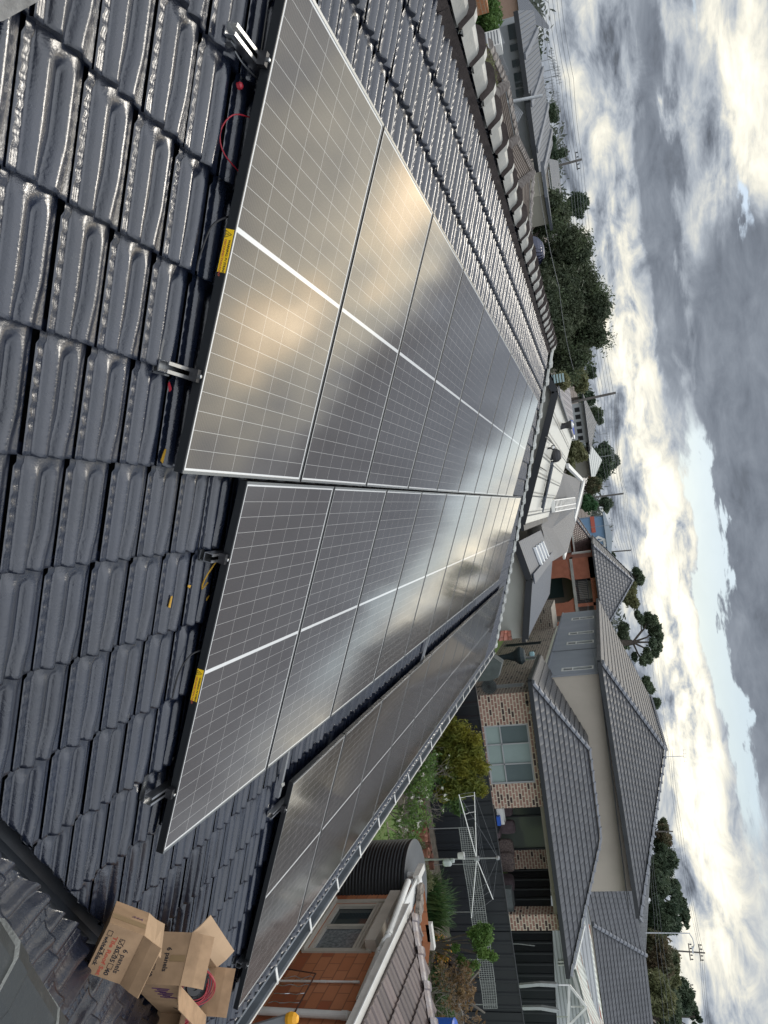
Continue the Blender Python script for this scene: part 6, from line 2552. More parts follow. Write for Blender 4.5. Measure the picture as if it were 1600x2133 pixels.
# grey ribbed hip roof with a slatted chimney
gr_ = thing('ribbed_roof_house', 'grey ribbed metal hip roof house with two barred vent strips', 'house', (38, -2, 0))
Pz = lambda x, y, X: onx(x, y, X)
r1_, r2_, r3_, r4_ = Pz(1176, 965, 36), Pz(1218, 1002, 52), Pz(1190, 1100, 46), Pz(1140, 1160, 34)
q1, q2, q3 = Pz(1147, 1048, 34), Pz(1178, 1152, 42), Pz(1187, 1042, 44)
mb = MB()
for f in ([Pz(1128, 1095, 31), Pz(1172, 984, 37), Pz(1182, 1040, 40), Pz(1150, 1100, 34)],
          [Pz(1172, 984, 37), Pz(1219, 1004, 54), Pz(1212, 1048, 50), Pz(1182, 1040, 40)],
          [Pz(1182, 1040, 40), Pz(1212, 1048, 50), Pz(1200, 1080, 46), Pz(1181, 1150, 38), Pz(1166, 1160, 35.5), Pz(1150, 1100, 34)],
          [Pz(1128, 1095, 31), Pz(1150, 1100, 34), Pz(1166, 1160, 35.5), Pz(1146, 1172, 31)]):
    mb.fuv(f)
mb.build('roof', M_ribgrey, gr_)
mb = MB()
for a, b in (((1219, 1004), (1200, 1082)), ((1200, 1082), (1178, 1160))):
    mb.bar(Pz(*a, 50) + (0, 0, -.1), Pz(*b, 44) + (0, 0, -.1), .3, .12)
mb.bar(Pz(1182, 970, 38), Pz(1212, 1000, 50), .25, .15)
mb.build('gutter', M_white, gr_)
mb = MB()
mb.prism([Pz(1128, 1095, 31) * [1, 1, 0], Pz(1219, 1004, 54) * [1, 1, 0], Pz(1200, 1082, 46) * [1, 1, 0], Pz(1146, 1172, 31) * [1, 1, 0]], (0, 0, 2.6))
mb.build('wall', M_brickb, gr_)
for k, y in enumerate((1048, 1057)):
    a, b = Pz(1144, y + 3, 33.0), Pz(1189, y - 4, 40.0)
    mb = MB()
    mb.bar(a + (0, 0, .18), b + (0, 0, .18), .38, .16)
    v_ = mb.build('vent_strip', M_white, gr_)
    mb = MB()
    for i in range(18):
        p = a + (b - a) * (i + .5) / 18 + (0, 0, .265)
        mb.box(p, (.22, .28, .01))
    mb.build('grille', M_dark, v_)['kind'] = 'stuff'

# orange house with arches
OX = 58.0
oh = thing('arched_house', 'two storey orange house with brick arches and a balcony under a grey tiled roof', 'house', (60, -6, 0))
oy0, oy1 = Pz(1200, 1163, OX)[1], Pz(1200, 1300, OX)[1]
oz1 = Pz(1247, 1230, OX)[2]
ozm = Pz(1197, 1230, OX)[2]
ozb = Pz(1140, 1230, OX)[2] - 1.5
mb = MB()
W_ = oy0 - oy1


def arch_wall(mb, y0, y1, z0, z1, ax0, ax1, az, ry, X_, arch=True):
    """wall piece with an arched opening"""
    n_ = 12
    mb.wuv([(X_, y0, z0), (X_, ax0, z0), (X_, ax0, z1), (X_, y0, z1)])
    mb.wuv([(X_, ax1, z0), (X_, y1, z0), (X_, y1, z1), (X_, ax1, z1)])
    c_ = (ax0 + ax1) / 2
    r_w = abs(ax1 - ax0) / 2
    pr = None
    for i in range(n_ + 1):
        t0 = math.pi * i / n_
        y = c_ + math.cos(t0) * r_w * (1 if ax0 > ax1 else -1)
        z = az + math.sin(t0) * ry
        if pr is not None:
            mb.face([(X_, pr[0], pr[1]), (X_, y, z), (X_, y, z1), (X_, pr[0], z1)])
        mb.face([(X_, y, z), (X_ + .4, y, z), (X_ + .4, pr[0], pr[1]), (X_, pr[0], pr[1])]) if pr is not None else None
        pr = (y, z)


a0y, a1y = Pz(1170, 1203, OX)[1], Pz(1170, 1256, OX)[1]
zar = Pz(1176, 1230, OX)[2]
zb2 = Pz(1197, 1230, OX)[2]
arch_wall(mb, oy0, a1y - .5, 0, zb2, a0y, a1y, zar - .1, 1.0, OX)
b0y, b1y = a1y - 1.0, oy1 + .3
arch_wall(mb, a1y - .5, oy1, 0, zb2, b0y, b1y, zar - .1, 1.0, OX)
# upper storey piers and lintel
for y0, y1 in ((oy0, Pz(1220, 1205, OX)[1]), (Pz(1220, 1256, OX)[1], Pz(1220, 1263, OX)[1]), (oy1 + .3, oy1)):
    mb.wuv([(OX, y0, zb2), (OX, y1, zb2), (OX, y1, oz1), (OX, y0, oz1)])
mb.wuv([(OX, oy0, oz1 - .5), (OX, oy1, oz1 - .5), (OX, oy1, oz1), (OX, oy0, oz1)])
mb.wuv([(OX, oy0, 0), (OX + 14, oy0, 0), (OX + 14, oy0, oz1), (OX, oy0, oz1)])
mb.build('arcade_wall', M_brickr, oh)
mb = MB()
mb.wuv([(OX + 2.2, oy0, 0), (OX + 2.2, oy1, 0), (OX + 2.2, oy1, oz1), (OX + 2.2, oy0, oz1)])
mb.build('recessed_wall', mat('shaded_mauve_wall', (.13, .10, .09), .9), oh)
mb = MB()
mb.box((OX + 1.05, (oy0 + oy1) / 2, zb2 + .0), (2.3, W_, .22))
mb.build('balcony_floor', M_concrete, oh)
mb = MB()
mb.box((OX + .3, (Pz(1210, 1205, OX)[1] + Pz(1210, 1256, OX)[1]) / 2, zb2 + .6), (.06, 3.0, .9)) if False else None
ya, yb = Pz(1210, 1206, OX)[1], Pz(1210, 1255, OX)[1]
for k in range(14):
    y = ya + (yb - ya) * k / 13
    mb.bar((OX + .15, y, zb2 + .1), (OX + .15, y, zb2 + 1.0), .04, .04)
mb.bar((OX + .15, ya, zb2 + 1.0), (OX + .15, yb, zb2 + 1.0), .06, .06)
mb.build('balcony_rail', M_charcoal, oh)
mb = MB()
mb.box((OX + 2.1, (ya + yb) / 2 - .2, zb2 + 1.35), (.05, abs(ya - yb) * .8, 2.2))
mb.build('balcony_blind', mat('pale_shade_cloth', (.42, .38, .33), .8), oh)
mb = MB()
mb.box((OX + 2.1, (a0y + a1y) / 2, zar - 1.4), (.05, abs(a0y - a1y) * .8, 2.4))
mb.build('window', M_glass, oh)
hip_roof(oh, OX - .7, OX + 13, oy1 - .7, oy0 + .9, oz1, 2.7, M_rt_big, 'x', gutw=.2)
mb = MB()
wq = [Pz(1180, 1174, OX + 2), Pz(1197, 1198, OX + 2)]
mb.box((OX + 6, oy0 + .03, Pz(1207, 1150, OX)[2]), (1.8, .12, 1.6))
mb.build('side_window', M_white, oh)
# dormer window in its roof
q = Pz(1262, 1272, 60.5)
mb = MB()
mb.prism([q + (0, .9, -.7), q + (0, -1.3, -.7), q + (0, -1.3, .1), q + (0, -.2, .75), q + (0, .9, .1)], (3.0, 0, 0))
dm_ = mb.build('dormer', M_charcoal, oh)
mb = MB()
mb.face([q + (-.03, .7, -.55), q + (-.03, -1.1, -.55), q + (-.03, -1.1, .0), q + (-.03, -.2, .5), q + (-.03, .7, .0)])
mb.build('dormer_pane', M_blind, dm_)
# red tiled cottage, blue shed
ch_ = thing('red_tiled_cottage', 'small brick cottage with red grey tiled roof left of the arched house', 'house', Pz(1190, 1150, 66) * [1, 1, 0])
q = Pz(1200, 1160, 66)
mb = MB()
mb.box((q[0] + 4, q[1] + .5, q[2] / 2), (8, 6, q[2]), walluv=True)
mb.build('wall', M_brickr, ch_)
mb = MB()
mb.box((q[0] - .05, q[1] + 1.2, q[2] - .9), (.1, 1.5, 1.1))
mb.build('window', M_white, ch_)
hip_roof(ch_, q[0] - .6, q[0] + 8.6, q[1] - 3, q[1] + 4, q[2], 1.8, M_rt_red, 'x', gut=M_white, gutw=.2)
BXs = 95.0
bs = thing('blue_shed', 'long pale blue shed with a white round emblem on its side', 'shed', Pz(1240, 1130, BXs) * [1, 1, 0])
y0, y1 = Pz(1240, 1078, BXs)[1], Pz(1240, 1165, BXs)[1]
zt_ = Pz(1262, 1120, BXs)[2]
mb = MB()
mb.box((BXs + 5, (y0 + y1) / 2, zt_ / 2), (10, y0 - y1, zt_))
mb.build('wall', rib_mat('pale_blue_cladding', (.15, .26, .40), .5, .6, depth=.02), bs)
mb = MB()
mb.prism([(BXs - .4, y0 + .5, zt_), (BXs - .4, y1 - .5, zt_), (BXs - .4, y1 - .5, zt_ + .25), (BXs - .4, (y0 + y1) / 2, zt_ + .8), (BXs - .4, y0 + .5, zt_ + .25)], (11, 0, 0))
mb.build('roof', mat('pale_shed_roof', (.35, .40, .44), .6), bs)
em = Pz(1248, 1132, BXs - .12)
axm = np.stack([[0, 1, 0], [0, 0, 1], [-1, 0, 0]], 1).astype(float)
mb = MB()
mb.lathe(em, [(.62, 0), (.62, .04), (.95, .04), (.95, 0)], 6, axm)
for k in range(1):
    mb.bar(em + (-.03, .3, -.45), em + (-.03, .3, .45), .14, .05)
mb.build('white_emblem', M_white, bs)
mb = MB()
mb.box((BXs - .1, Pz(1240, 1092, BXs)[1], Pz(1235, 1092, BXs)[2]), (.1, 2.0, .5))
mb.build('red_sign', mat('red_sign_paint', (.4, .09, .06), .7), bs)
# white walled house beyond the right of the ribbed roof
q = Pz(1224, 860, 75)
hh = thing('white_far_house', 'far white house with small square windows and pale hip roof', 'house', q * [1, 1, 0])
ya, yb = Pz(1215, 838, 75)[1], Pz(1220, 922, 75)[1]
zt_ = Pz(1222, 880, 75)[2]
mb = MB()
hs = [(.4 + k * .7, .85 + k * .7, zt_ - 1.0, zt_ - .5) for k in range(5)]
Pn = wall(mb, (75, ya), (0, -1), ya - yb, 0, zt_, [h for h in hs if h[1] < ya - yb], .1, (1, 0, 0))
mb.wuv([(75, ya, 0), (85, ya, 0), (85, ya, zt_), (75, ya, zt_)])
mb.build('wall', mat('far_white_wall', (.40, .42, .43), .9), hh)
for h in hs:
    if h[1] < ya - yb:
        window(hh, Pn, h, (1, 0, 0), M_charcoal, M_dark, fw=.06, d=.06)
hip_roof(hh, 74.3, 80, yb - .7, ya + .7, zt_, 1.0, M_rt_grey, 'y', gutw=.2, nocap=True)
q = Pz(1245, 985, 80)
h2 = thing('pale_roof_house', 'pale hip roofed house in front of the large dark round tree', 'house', q * [1, 1, 0])
ya, yb = Pz(1220, 925, 80)[1], Pz(1235, 995, 80)[1]
zt_ = Pz(1227, 955, 80)[2]
mb = MB()
mb.box((83.2, (ya + yb) / 2, zt_ / 2), (6, ya - yb - .6, zt_))
mb.build('wall', mat('far_cream_wall', (.30, .29, .25), .9), h2)
hip_roof(h2, 79.5, 86.5, yb - .4, ya + .4, zt_, 1.3, mat('pale_sheet_roof', (.42, .44, .42), .6), 'x', gutw=.2, nocap=True)
# low purple roof and blue awning / orange block
q = Pz(1170, 830, 44)
h3 = thing('long_low_shed', 'long low shed with dark purple ribbed roof and an orange painted end', 'shed', q * [1, 1, 0])
ya, yb = Pz(1170, 775, 46)[1], Pz(1178, 855, 46)[1]
z1_ = Pz(1163, 820, 46)[2]
z2_ = Pz(1188, 820, 52)[2]
mb = MB()
mb.fuv([(46, yb, z1_), (46, ya, z1_), (53, ya, z2_), (53, yb, z2_)])
mb.build('roof', rib_mat('dark_purple_sheet', (.13, .13, .16), .45, .5, depth=.03), h3)
mb = MB()
mb.box((49.5, (ya + yb) / 2, z1_ / 2 - .05), (6.6, ya - yb, z1_ - .1))
mb.build('wall', M_brickb, h3)
ye = Pz(1180, 872, 46)[1]
mb = MB()
mb.box((49, (yb + ye) / 2, z1_ / 2 + .15), (6, yb - ye - .05, z1_ + .3))
mb.build('orange_end', mat('orange_paint', (.36, .15, .06), .8, vary=(1, .5)), h3)
q = Pz(1180, 890, 43)
t_ = thing('blue_awning', 'bright blue and white awning behind the small black flue', 'awning', q * [1, 1, 0])
mb = MB()
ya, yb = Pz(1186, 872, 43)[1], Pz(1190, 902, 43)[1]
zq = q[2]
mb.prism([(43, ya, zq - .3), (43, yb, zq - .3), (44.2, yb, zq + .35), (44.2, ya, zq + .35)], (0, 0, .05))
mb.build('blue_canopy', mat('blue_canvas', (.02, .06, .32), .7), t_)
mb = MB()
mb.bar((43, yb - .15, zq - .33), (44.2, yb - .15, zq + .36), .22, .08)
mb.tube([(43, ya, 0), (43, ya, zq - .3)], .04, 6)
mb.tube([(43, yb, 0), (43, yb, zq - .3)], .04, 6)
mb.build('canopy_edge', M_white, t_)
q = Pz(1158, 788, 34)
t_ = thing('striped_blind', 'small pale striped blind between the big trees and the eaves', 'blind', q * [1, 1, 0])
mb = MB()
ya, yb = Pz(1158, 780, 34)[1], Pz(1158, 798, 34)[1]
for k in range(7):
    z_ = q[2] - .45 + k * .13
    mb.box((34, (ya + yb) / 2, z_), (.08, ya - yb, .08))
mb.build('slats', mat('pale_aqua_slats', (.30, .40, .40), .7), t_)
mb = MB()
mb.box((34.06, (ya + yb) / 2, q[2] / 2), (.04, ya - yb, q[2]))
mb.build('screen', M_charcoal, t_)

# terracotta cowl between our hip and the rendered wall
q = onx(1050, 1325, 20.2)
t_ = thing('tiled_lean_to', 'tiny lean-to roof of red and cream tiles beside the rendered wall', 'roof', q * [1, 1, 0])
mb = MB()
a, b, c_, d_ = onx(1043, 1313, 20.2), onx(1038, 1335, 20.2), onx(1067, 1333, 20.9), onx(1064, 1313, 20.9)
course_plane(mb, a, b, c_, d_, .30, .03)
mb.build('tiles', rooftile_mat('mixed_terracotta', (.42, .16, .11), .22, .3, .5, .9, .9), t_)
mb = MB()
mb.prism([a * [1, 1, 0], b * [1, 1, 0], c_ * [1, 1, 0], d_ * [1, 1, 0]], (0, 0, 2.2))
mb.build('post_wall', M_charcoal, t_)

# ------------------------------------------------------------------ right hand neighbours
wb = thing('weatherboard_house', 'white weatherboard house with a rust streaked pale metal roof', 'house', (33, -21, 0))
WBX = 33.0
mb = MB()
zt_ = 2.95
ya, yb = -18.4, -30.0
mb.wuv([(WBX, ya, 0), (WBX, yb, 0), (WBX, yb, zt_), (WBX, ya, zt_)])
mb.wuv([(WBX, ya, 0), (WBX + 6, ya, 0), (WBX + 6, ya, zt_), (WBX, ya, zt_)])
mb.build('board_wall', M_lineboard, wb)
mb = MB()
p1, p2 = onx(1217, 1925, WBX - .4), onx(1196, 2016, 31.0)
p3 = onx(1230, 2133, 29.0)
f4, f3 = onx(1228, 1925, 36), onx(1258, 2133, 34)
mb.fuv([p1, p2 + (.4, 0, 0), p3, f3, f4])
mb.build('rusty_roof', M_rust, wb)
mb = MB()
mb.bar(p1 + (-.05, 0, -.10), p2 + (-.0, 0, -.10), .18, .30)
mb.bar(p2 + (0, 0, -.12), p3 + (0, 0, -.12), .18, .14)
mb.bar(p1 + (-.05, 0, -.05), p1 + (-.05, 2.0, -.05), .14, .16)
mb.build('fascia', M_white, wb)
mb = MB()
for y in (2003, 2010):
    mb.bar(onx(1163, y, WBX - .06), onx(1198, y - 1, WBX - .06), .07, .06)
mb.build('downpipe', M_white, wb)
# dark tiled house behind it
dh = thing('dark_tiled_house', 'wide house with charcoal tiled hip roof behind the rusty metal roof', 'house', (42, -24, 0))
a, b = onx(1213, 1860, 36.5), onx(1232, 1925, 36.5)
c3_ = onx(1345, 1990, 41.0)
c4_ = onx(1352, 2110, 41.0)
e5 = onx(1262, 2140, 35.0)
top0 = onx(1318, 1915, 40.5)
top1 = onx(1270, 1860, 38.4)
mb = MB()
course_plane(mb, b, a + (0, 2.5, 0), top1 + (0, 2.0, 1.0), c3_, .34, .035)
course_plane(mb, b + (0, -9, 0), b, c3_, c4_ + (0, -4, .1), .34, .035)
mb.build('roof', M_rt_big, dh)
m2 = MB()
L_ = np.linalg.norm(c3_ - b)
N = int(L_ / .42)
for k in range(N):
    cap_tile(m2, b + (c3_ - b) * (k / N) + (0, 0, .05), b + (c3_ - b) * ((k + 1) / N) + (0, 0, .05), .12, .08, .08)
m2.build('ridge_capping', M_capgrey, dh)
mb = MB()
mb.wuv([(36.9, -10, 0), (36.9, -32, 0), (36.9, -32, 2.5), (36.9, -10, 2.5)])
mb.build('wall', M_brickb, dh)
mb = MB()
mb.bar(a + (-.05, 2, -.08), b + (-.05, 0, -.08), .12, .12)
mb.build('gutter', M_galv, dh)
# second charcoal roof peeping between the eaves
d2 = thing('dark_tiled_house', 'farther charcoal hip roof seen under the right end of the upper eave', 'house', onx(1310, 1900, 56) * [1, 1, 0])
q0, q1, q2, q3 = onx(1296, 1860, 52), onx(1302, 1930, 52), onx(1345, 1990, 58), onx(1348, 1885, 60)
mb = MB()
course_plane(mb, q1 + (0, -3, -.5), q0 + (0, 5, 0), q3 + (0, 3, .6), q2 + (0, 0, 0), .34, .035)
mb.build('roof', M_rt_grey, d2)
mb = MB()
mb.bar(onx(1302, 1868, 52), onx(1338, 1918, 57), .3, .1)
mb.build('ridge_capping', M_capgrey, d2)
mb = MB()
mb.box((55, q1[1] + 1, 2.0), (6, 9, 4.0))
mb.build('wall', M_brickb, d2)
# pergola frame and leaning posts
pg = thing('pergola', 'white steel pergola frame in front of the weatherboard wall', 'pergola', onx(1190, 2100, 29) * [1, 1, 0])
for (a, b), w_ in ((((1186, 2052), (1184, 2133)), .10), (((1186, 2052), (1222, 2098)), .09), (((1222, 2098), (1183, 2138)), .09), (((1190, 2097), (1219, 2097)), .06), (((1186, 2052), (1163, 2052)), .05), (((1159, 2118), (1184, 2118)), .05)):
    mb = MB()
    mb.bar(onx(*a, 28.5), onx(*b, 28.3), w_, w_)
    mb.build('beam', M_white, pg)
for i, (a, b, lab) in enumerate((((1083, 2053), (1160, 2051), 'upper grey leaning post in the yard behind the fence'), ((1090, 2099), (1160, 2104), 'lower grey leaning post in the yard behind the fence'))):
    mb = MB()
    p, q = onx(*a, 24.5), onx(*b, 24.5)
    mid = (p + q) / 2 + (0, .05, .06)
    mb.bar(p * [1, 1, 0], p, .10, .10)
    mb.bar(p, mid, .12, .12)
    mb.bar(mid, q, .13, .13)
    mb.bar(q, q + (q - p) * .06, .05, .05)
    tag(mb.build('yard_post', M_galv, loc=p * [1, 1, 0]), lab, 'post', 'grey posts in the neighbouring yard')
mb = MB()
mb.tube([onx(1080, 1966, 25.5), onx(1114, 1970, 25.5)], .02, 6)
mb.tube([onx(1080, 1966, 25.5) * [1, 1, 0], onx(1080, 1966, 25.5)], .02, 6)
tag(mb.build('thin_stake', M_alu_d, loc=onx(1080, 1966, 25.5) * [1, 1, 0]), 'thin stake standing before the fence right of the brick pillar', 'stake')
flat('side_yard_grass', [(20, -14.6), (31, -14.6), (31, -26), (20, -26)], 0.008, M_lawn)

# ------------------------------------------------------------------ left hand neighbours
brn = thing('brown_tiled_house', 'low house with weathered brown tiled hip roof right beyond our ridge', 'house', (22, 10, 0))
e0 = onz(983, 50, 3.6); e1 = onz(1107, 362, 3.9)
pts = {
    'a0': onx(985, 20, 12.0), 'a1': onx(1013, 95, 14.5), 'a2': onx(1050, 178, 17.5), 'b0': onx(1020, 225, 12.5), 'b1': onx(1045, 330, 15.0),
    'c0': onx(1072, 290, 20.5), 'c1': onx(1107, 360, 27.0), 'd0': onx(1083, 405, 18.5), 'e': onx(1110, 386, 30), 'f': onx(1098, 490, 26.0)}
mb = MB()


def lowext(p):          # slope carried on towards us and down behind our own ridge
    return p


def sheet(mb, a, b, c_, d_):
    course_plane(mb, a, b, c_, d_, .34, .035)


k_ = pts
sheet(mb, onx(960, 20, 9.5), onx(985, 225, 10.5), k_['a2'], k_['a1'])
sheet(mb, onx(985, 225, 10.5), onx(1010, 335, 12.0), k_['c0'], k_['a2'])
sheet(mb, onx(1010, 335, 12.0), onx(1050, 410, 14.0), k_['c1'], k_['c0'])
sheet(mb, onx(1050, 410, 14.0), onx(1075, 500, 17.0), k_['f'], k_['c1'])
mb.build('roof', M_rt_brown, brn)
for a, b in (((985, 225, 10.5), 'a2'), ((1010, 335, 12.0), 'c0'), ((1050, 410, 14.0), 'c1'), ('a1', 'a2'), ('a2', 'c0'), ('c0', 'c1'), ('c1', 'f')):
    A_ = onx(*a) if isinstance(a, tuple) else k_[a]
    B_ = k_[b]
    m2 = MB()
    L_ = np.linalg.norm(B_ - A_)
    N = max(1, int(L_ / .42))
    for i in range(N):
        cap_tile(m2, A_ + (B_ - A_) * (i / N) + (0, 0, .05), A_ + (B_ - A_) * ((i + 1) / N) + (0, 0, .05), .11, .07, .07)
    m2.build('ridge_capping', M_capbrown, brn)
mb = MB()
pl = [onx(960, 20, 10.0), onx(985, 225, 10.8), onx(1010, 335, 12.4), onx(1075, 500, 17.2), k_['f'], k_['c1'], k_['a1']]
mb.prism([(p[0], p[1], 0.0) for p in pl], (0, 0, 2.2))
mb.build('wall', M_brickb, brn)
lm = thing('roof_lichen', 'scruffy yellow green lichen and weeds on the brown tiled roof', 'lichen', onx(1020, 160, 13.6))
cs = [onx(x, y, X_) for x, y, X_ in ((1012, 130, 13.2), (1018, 150, 13.4), (1022, 165, 13.6), (1010, 150, 12.6), (1025, 140, 14.2), (1030, 170, 14.4), (1018, 185, 13.2))]
leaves('weeds', L_olive, lm, cs, [(.20, .3, .08)] * 7, 700, .02, seed=70)['kind'] = 'stuff'

q = onx(1012, -14, 16)
c1_ = thing('brick_chimney', 'orange brick chimney at the top edge beside the small green tree', 'chimney', q * [1, 1, 0])
mb = MB()
mb.box((q[0], q[1], q[2] / 2), (.6, .52, q[2]), walluv=True)
mb.build('chimney_stack', brick_mat('orange_chimney_brick', (.40, .17, .08), (.46, .22, .11), (.4, .3, .2)), c1_)
q = onx(1022, 28, 20)
tree('round_tree', 'small dense bright green tree near the orange brick chimney', 'tree', q * [1, 1, 0], 4, q + (0, 0, -.1), (.75, .72, .62), leaf_mat('left_tree_leaf', (.06, .12, .03), (.10, .17, .045), 1.5), 9000, .035, nb=12, seed=81, trunk=.10)

# pale two-block house with dark windows and long grey metal roof
ph = thing('white_house', 'white house with four dark windows under a long grey metal roof', 'house', (44, 20, 0))


def pxw(x, y, X0, Y0, ax):      # point on an oblique wall plane through (X0, Y0) with direction ax
    n_ = np.array([-ax[1], ax[0], 0.0])
    d = ray(x, y)
    k = (n_ @ (np.array([X0, Y0, 0]) - CW)) / (n_ @ d)
    return CW + d * k


wall_a = pxw(1060, 60, 36, 24, (.55, -.83))
AXW = np.array([.55, -.83, 0]); AXW /= np.linalg.norm(AXW)


def onw(x, y):
    return pxw(x, y, 36.0, 22.0, AXW)


mb = MB()
tl, tr = onw(1078, 46), onw(1112, 330)
mb.wuv([(tl[0], tl[1], 0), (tr[0], tr[1], 0), (tr[0], tr[1], tr[2]), (tl[0], tl[1], tl[2])])
inn = np.array([AXW[1], -AXW[0], 0])
if inn[0] < 0:
    inn = -inn
mb.wuv([(tl[0], tl[1], 0), *[tuple((tl + inn * 8) * [1, 1, 0])], tuple(tl + inn * 8), tuple(tl)])
mb.build('wall', mat('left_white_wall', (.27, .285, .30), .9, vary=(.5, .12)), ph)
for (x0, y0_, x1, y1_) in ((1055, 52, 1077, 84), (1060, 94, 1079, 108), (1064, 126, 1081, 141), (1068, 153, 1092, 183), (1072, 187, 1093, 203), (1091, 215, 1101, 251), (1102, 288, 1111, 308)):
    a, b = onw(x0 + 2, y0_), onw(x0 + 4, y1_)
    zt_ = onw(x1, y0_)[2]
    zb_ = a[2]
    P_ = lambda u, z, d=0.0: a * [1, 1, 0] + AXW * u + np.array([0, 0, z])
    Lw = np.linalg.norm((b - a)[:2])
    mb = MB()
    o_ = -inn * .05
    mb.face([P_(0, zb_) + o_, P_(Lw, zb_) + o_, P_(Lw, zt_) + o_, P_(0, zt_) + o_])
    mb.build('window', M_glass, ph)
mb = MB()
for x0, y0_ in ((1086, 92), (1062, 112), (1090, 112)):
    pass
e0, e1 = onw(1079, 20) - inn * .8, onw(1128, 395) - inn * .8
r0_, r1_ = onw(1114, 30) + inn * 5.0, onw(1157, 335) + inn * 5.0
mb.fuv([e0, e1, r1_, r0_])
mb.build('roof', M_ribgrey, ph)
mb = MB()
mb.bar(e0 + (0, 0, -.1), e1 + (0, 0, -.1), .2, .22)
mb.build('gutter', M_charcoal, ph)
mb = MB()
for y0_, y1_ in ((70, 35), (165, 128), (262, 218), (330, 285)):
    t0_, t1_ = (y0_ + 18) / 375, (y1_ + 10) / 330
    a = e0 + (e1 - e0) * min(t0_, 1)
    b = r0_ + (r1_ - r0_) * min(t1_, 1)
    mb.bar(a + (0, 0, .06), b + (0, 0, .06), .25, .08)
mb.build('roof_seam', M_capgrey, ph)
# second, nearer small grey roofs
for i, (pl, Xs, lab, m_) in enumerate(((((1008, 70), (1012, 115), (1052, 90), (1038, 52)), (22, 20, 23, 25), 'small grey shingled gable roof nearest the round green tree', M_rt_grey),
                                        (((1025, 120), (1052, 175), (1060, 150), (1042, 105)), (21, 20.5, 24, 25), 'second small grey shingled roof just above the brown tiles', M_rt_grey),
                                        (((1064, 215), (1075, 262), (1090, 235), (1075, 218)), (26, 25, 28, 30), 'small blue grey roof below the street pole', M_rt_grey))):
    t_ = thing('small_roof_shed', lab, 'shed', onx(*pl[0], Xs[0]) * [1, 1, 0], group='small grey roofed sheds on the left')
    P4_ = [onx(p[0], p[1], X_) for p, X_ in zip(pl, Xs)]
    mb = MB()
    course_plane(mb, P4_[0] - (0, 0, .02), P4_[1], P4_[2], P4_[3], .3, .02)
    mb.build('roof', m_, t_)
    mb = MB()
    mb.prism([(p[0], p[1], 0.0) for p in P4_], (0, 0, min(p[2] for p in P4_) - .15))
    mb.build('wall', mat('shed_wall', (.20, .20, .20), .9), t_)
q = onx(1024, 92, 19.5)
t_ = thing('air_conditioner', 'white box shaped cooler unit on the small grey roof', 'air conditioner', q)
mb = MB()
mb.box(q, (.5, .42, .55))
mb.build('unit_body', M_white, t_)
mb = MB()
for k in range(6):
    mb.box(q + (-.255, 0, -.2 + k * .08), (.01, .36, .03))
mb.build('louvre', M_capgrey, t_)
# far roofs along the left skyline
far = [((1068, 5), (1108, 2), 62, 'brown brick far roof at the top edge'), ]
t_ = thing('far_brick_house', 'orange brown brick building with grey roof at the top of the picture', 'house', onx(1060, 15, 60) * [1, 1, 0])
a, b = onx(1050, -20, 60), onx(1062, 42, 60)
zt_ = onx(1080, 15, 60)[2]
mb = MB()
mb.wuv([(60, a[1], 0), (60, b[1], 0), (60, b[1], zt_), (60, a[1], zt_)])
mb.wuv([(60, b[1], 0), (68, b[1], 0), (68, b[1], zt_), (60, b[1], zt_)])
mb.build('wall', brick_mat('far_brick', (.30, .19, .14), (.33, .22, .16), (.3, .24, .2)), t_)
mb = MB()
mb.fuv([(59.5, b[1] - .5, zt_), (59.5, a[1], zt_), (66, a[1], zt_ + 2.2), (66, b[1] + 2, zt_ + 2.2)])
mb.build('roof', M_ribgrey, t_)
t_ = thing('far_grey_shed', 'low long grey ribbed roof in front of the big tree by the power poles', 'shed', onx(1140, 380, 58) * [1, 1, 0])
p_ = [onx(1143, 330, 54), onx(1155, 430, 54), onx(1172, 428, 64), onx(1163, 335, 64)]
mb = MB()
mb.fuv(p_)
mb.build('roof', M_ribgrey, t_)
mb = MB()
mb.prism([(p[0], p[1], 0) for p in p_], (0, 0, min(p[2] for p in p_) - .2))
mb.build('wall', M_brickb, t_)
t_ = thing('cream_garage', 'cream walled garage between the brown roof and the big tree', 'garage', onx(1105, 385, 36) * [1, 1, 0])
a, b = onx(1100, 375, 36), onx(1110, 400, 36)
zt_ = onx(1130, 380, 36)[2]
mb = MB()
mb.box((38, (a[1] + b[1]) / 2, zt_ / 2), (4, abs(a[1] - b[1]) + .5, zt_))
mb.build('wall', mat('garage_cream', (.36, .34, .28), .9), t_)
mb = MB()
mb.box((37.9, (a[1] + b[1]) / 2, zt_ + .1), (4.6, abs(a[1] - b[1]) + 1.1, .15))
mb.build('roof', M_ribgrey, t_)

# ribbed dark ventilator on our ridge
q = onx(1108, 525, 8.6)
t_ = thing('roof_ventilator', 'dark blue ribbed wind ventilator behind the ridge of our roof', 'ventilator', q - (0, 0, .25))
mb = MB()
mb.lathe(q, [(.16, -.30), (.16, -.14), (.19, -.12)], 24)
mb.build('neck', M_galv, t_)
mb = MB()
for k in range(22):
    a = 2 * math.pi * k / 22
    pr = None
    for i in range(8):
        ph_ = -1.15 + i * .36
        r_0 = .21 * math.cos(ph_ * .82)
        tw = a + i * .10
        p = q + (r_0 * math.cos(tw), r_0 * math.sin(tw), .16 * math.sin(ph_))
        p2 = q + (r_0 * .90 * math.cos(tw + .24), r_0 * .90 * math.sin(tw + .24), .16 * math.sin(ph_))
        if pr is not None:
            mb.face([pr[0], pr[1], p2, p])
        pr = (p, p2)
mb.lathe(q, [(.12, .13), (.11, .16), (.05, .175), (0, .178)], 20)
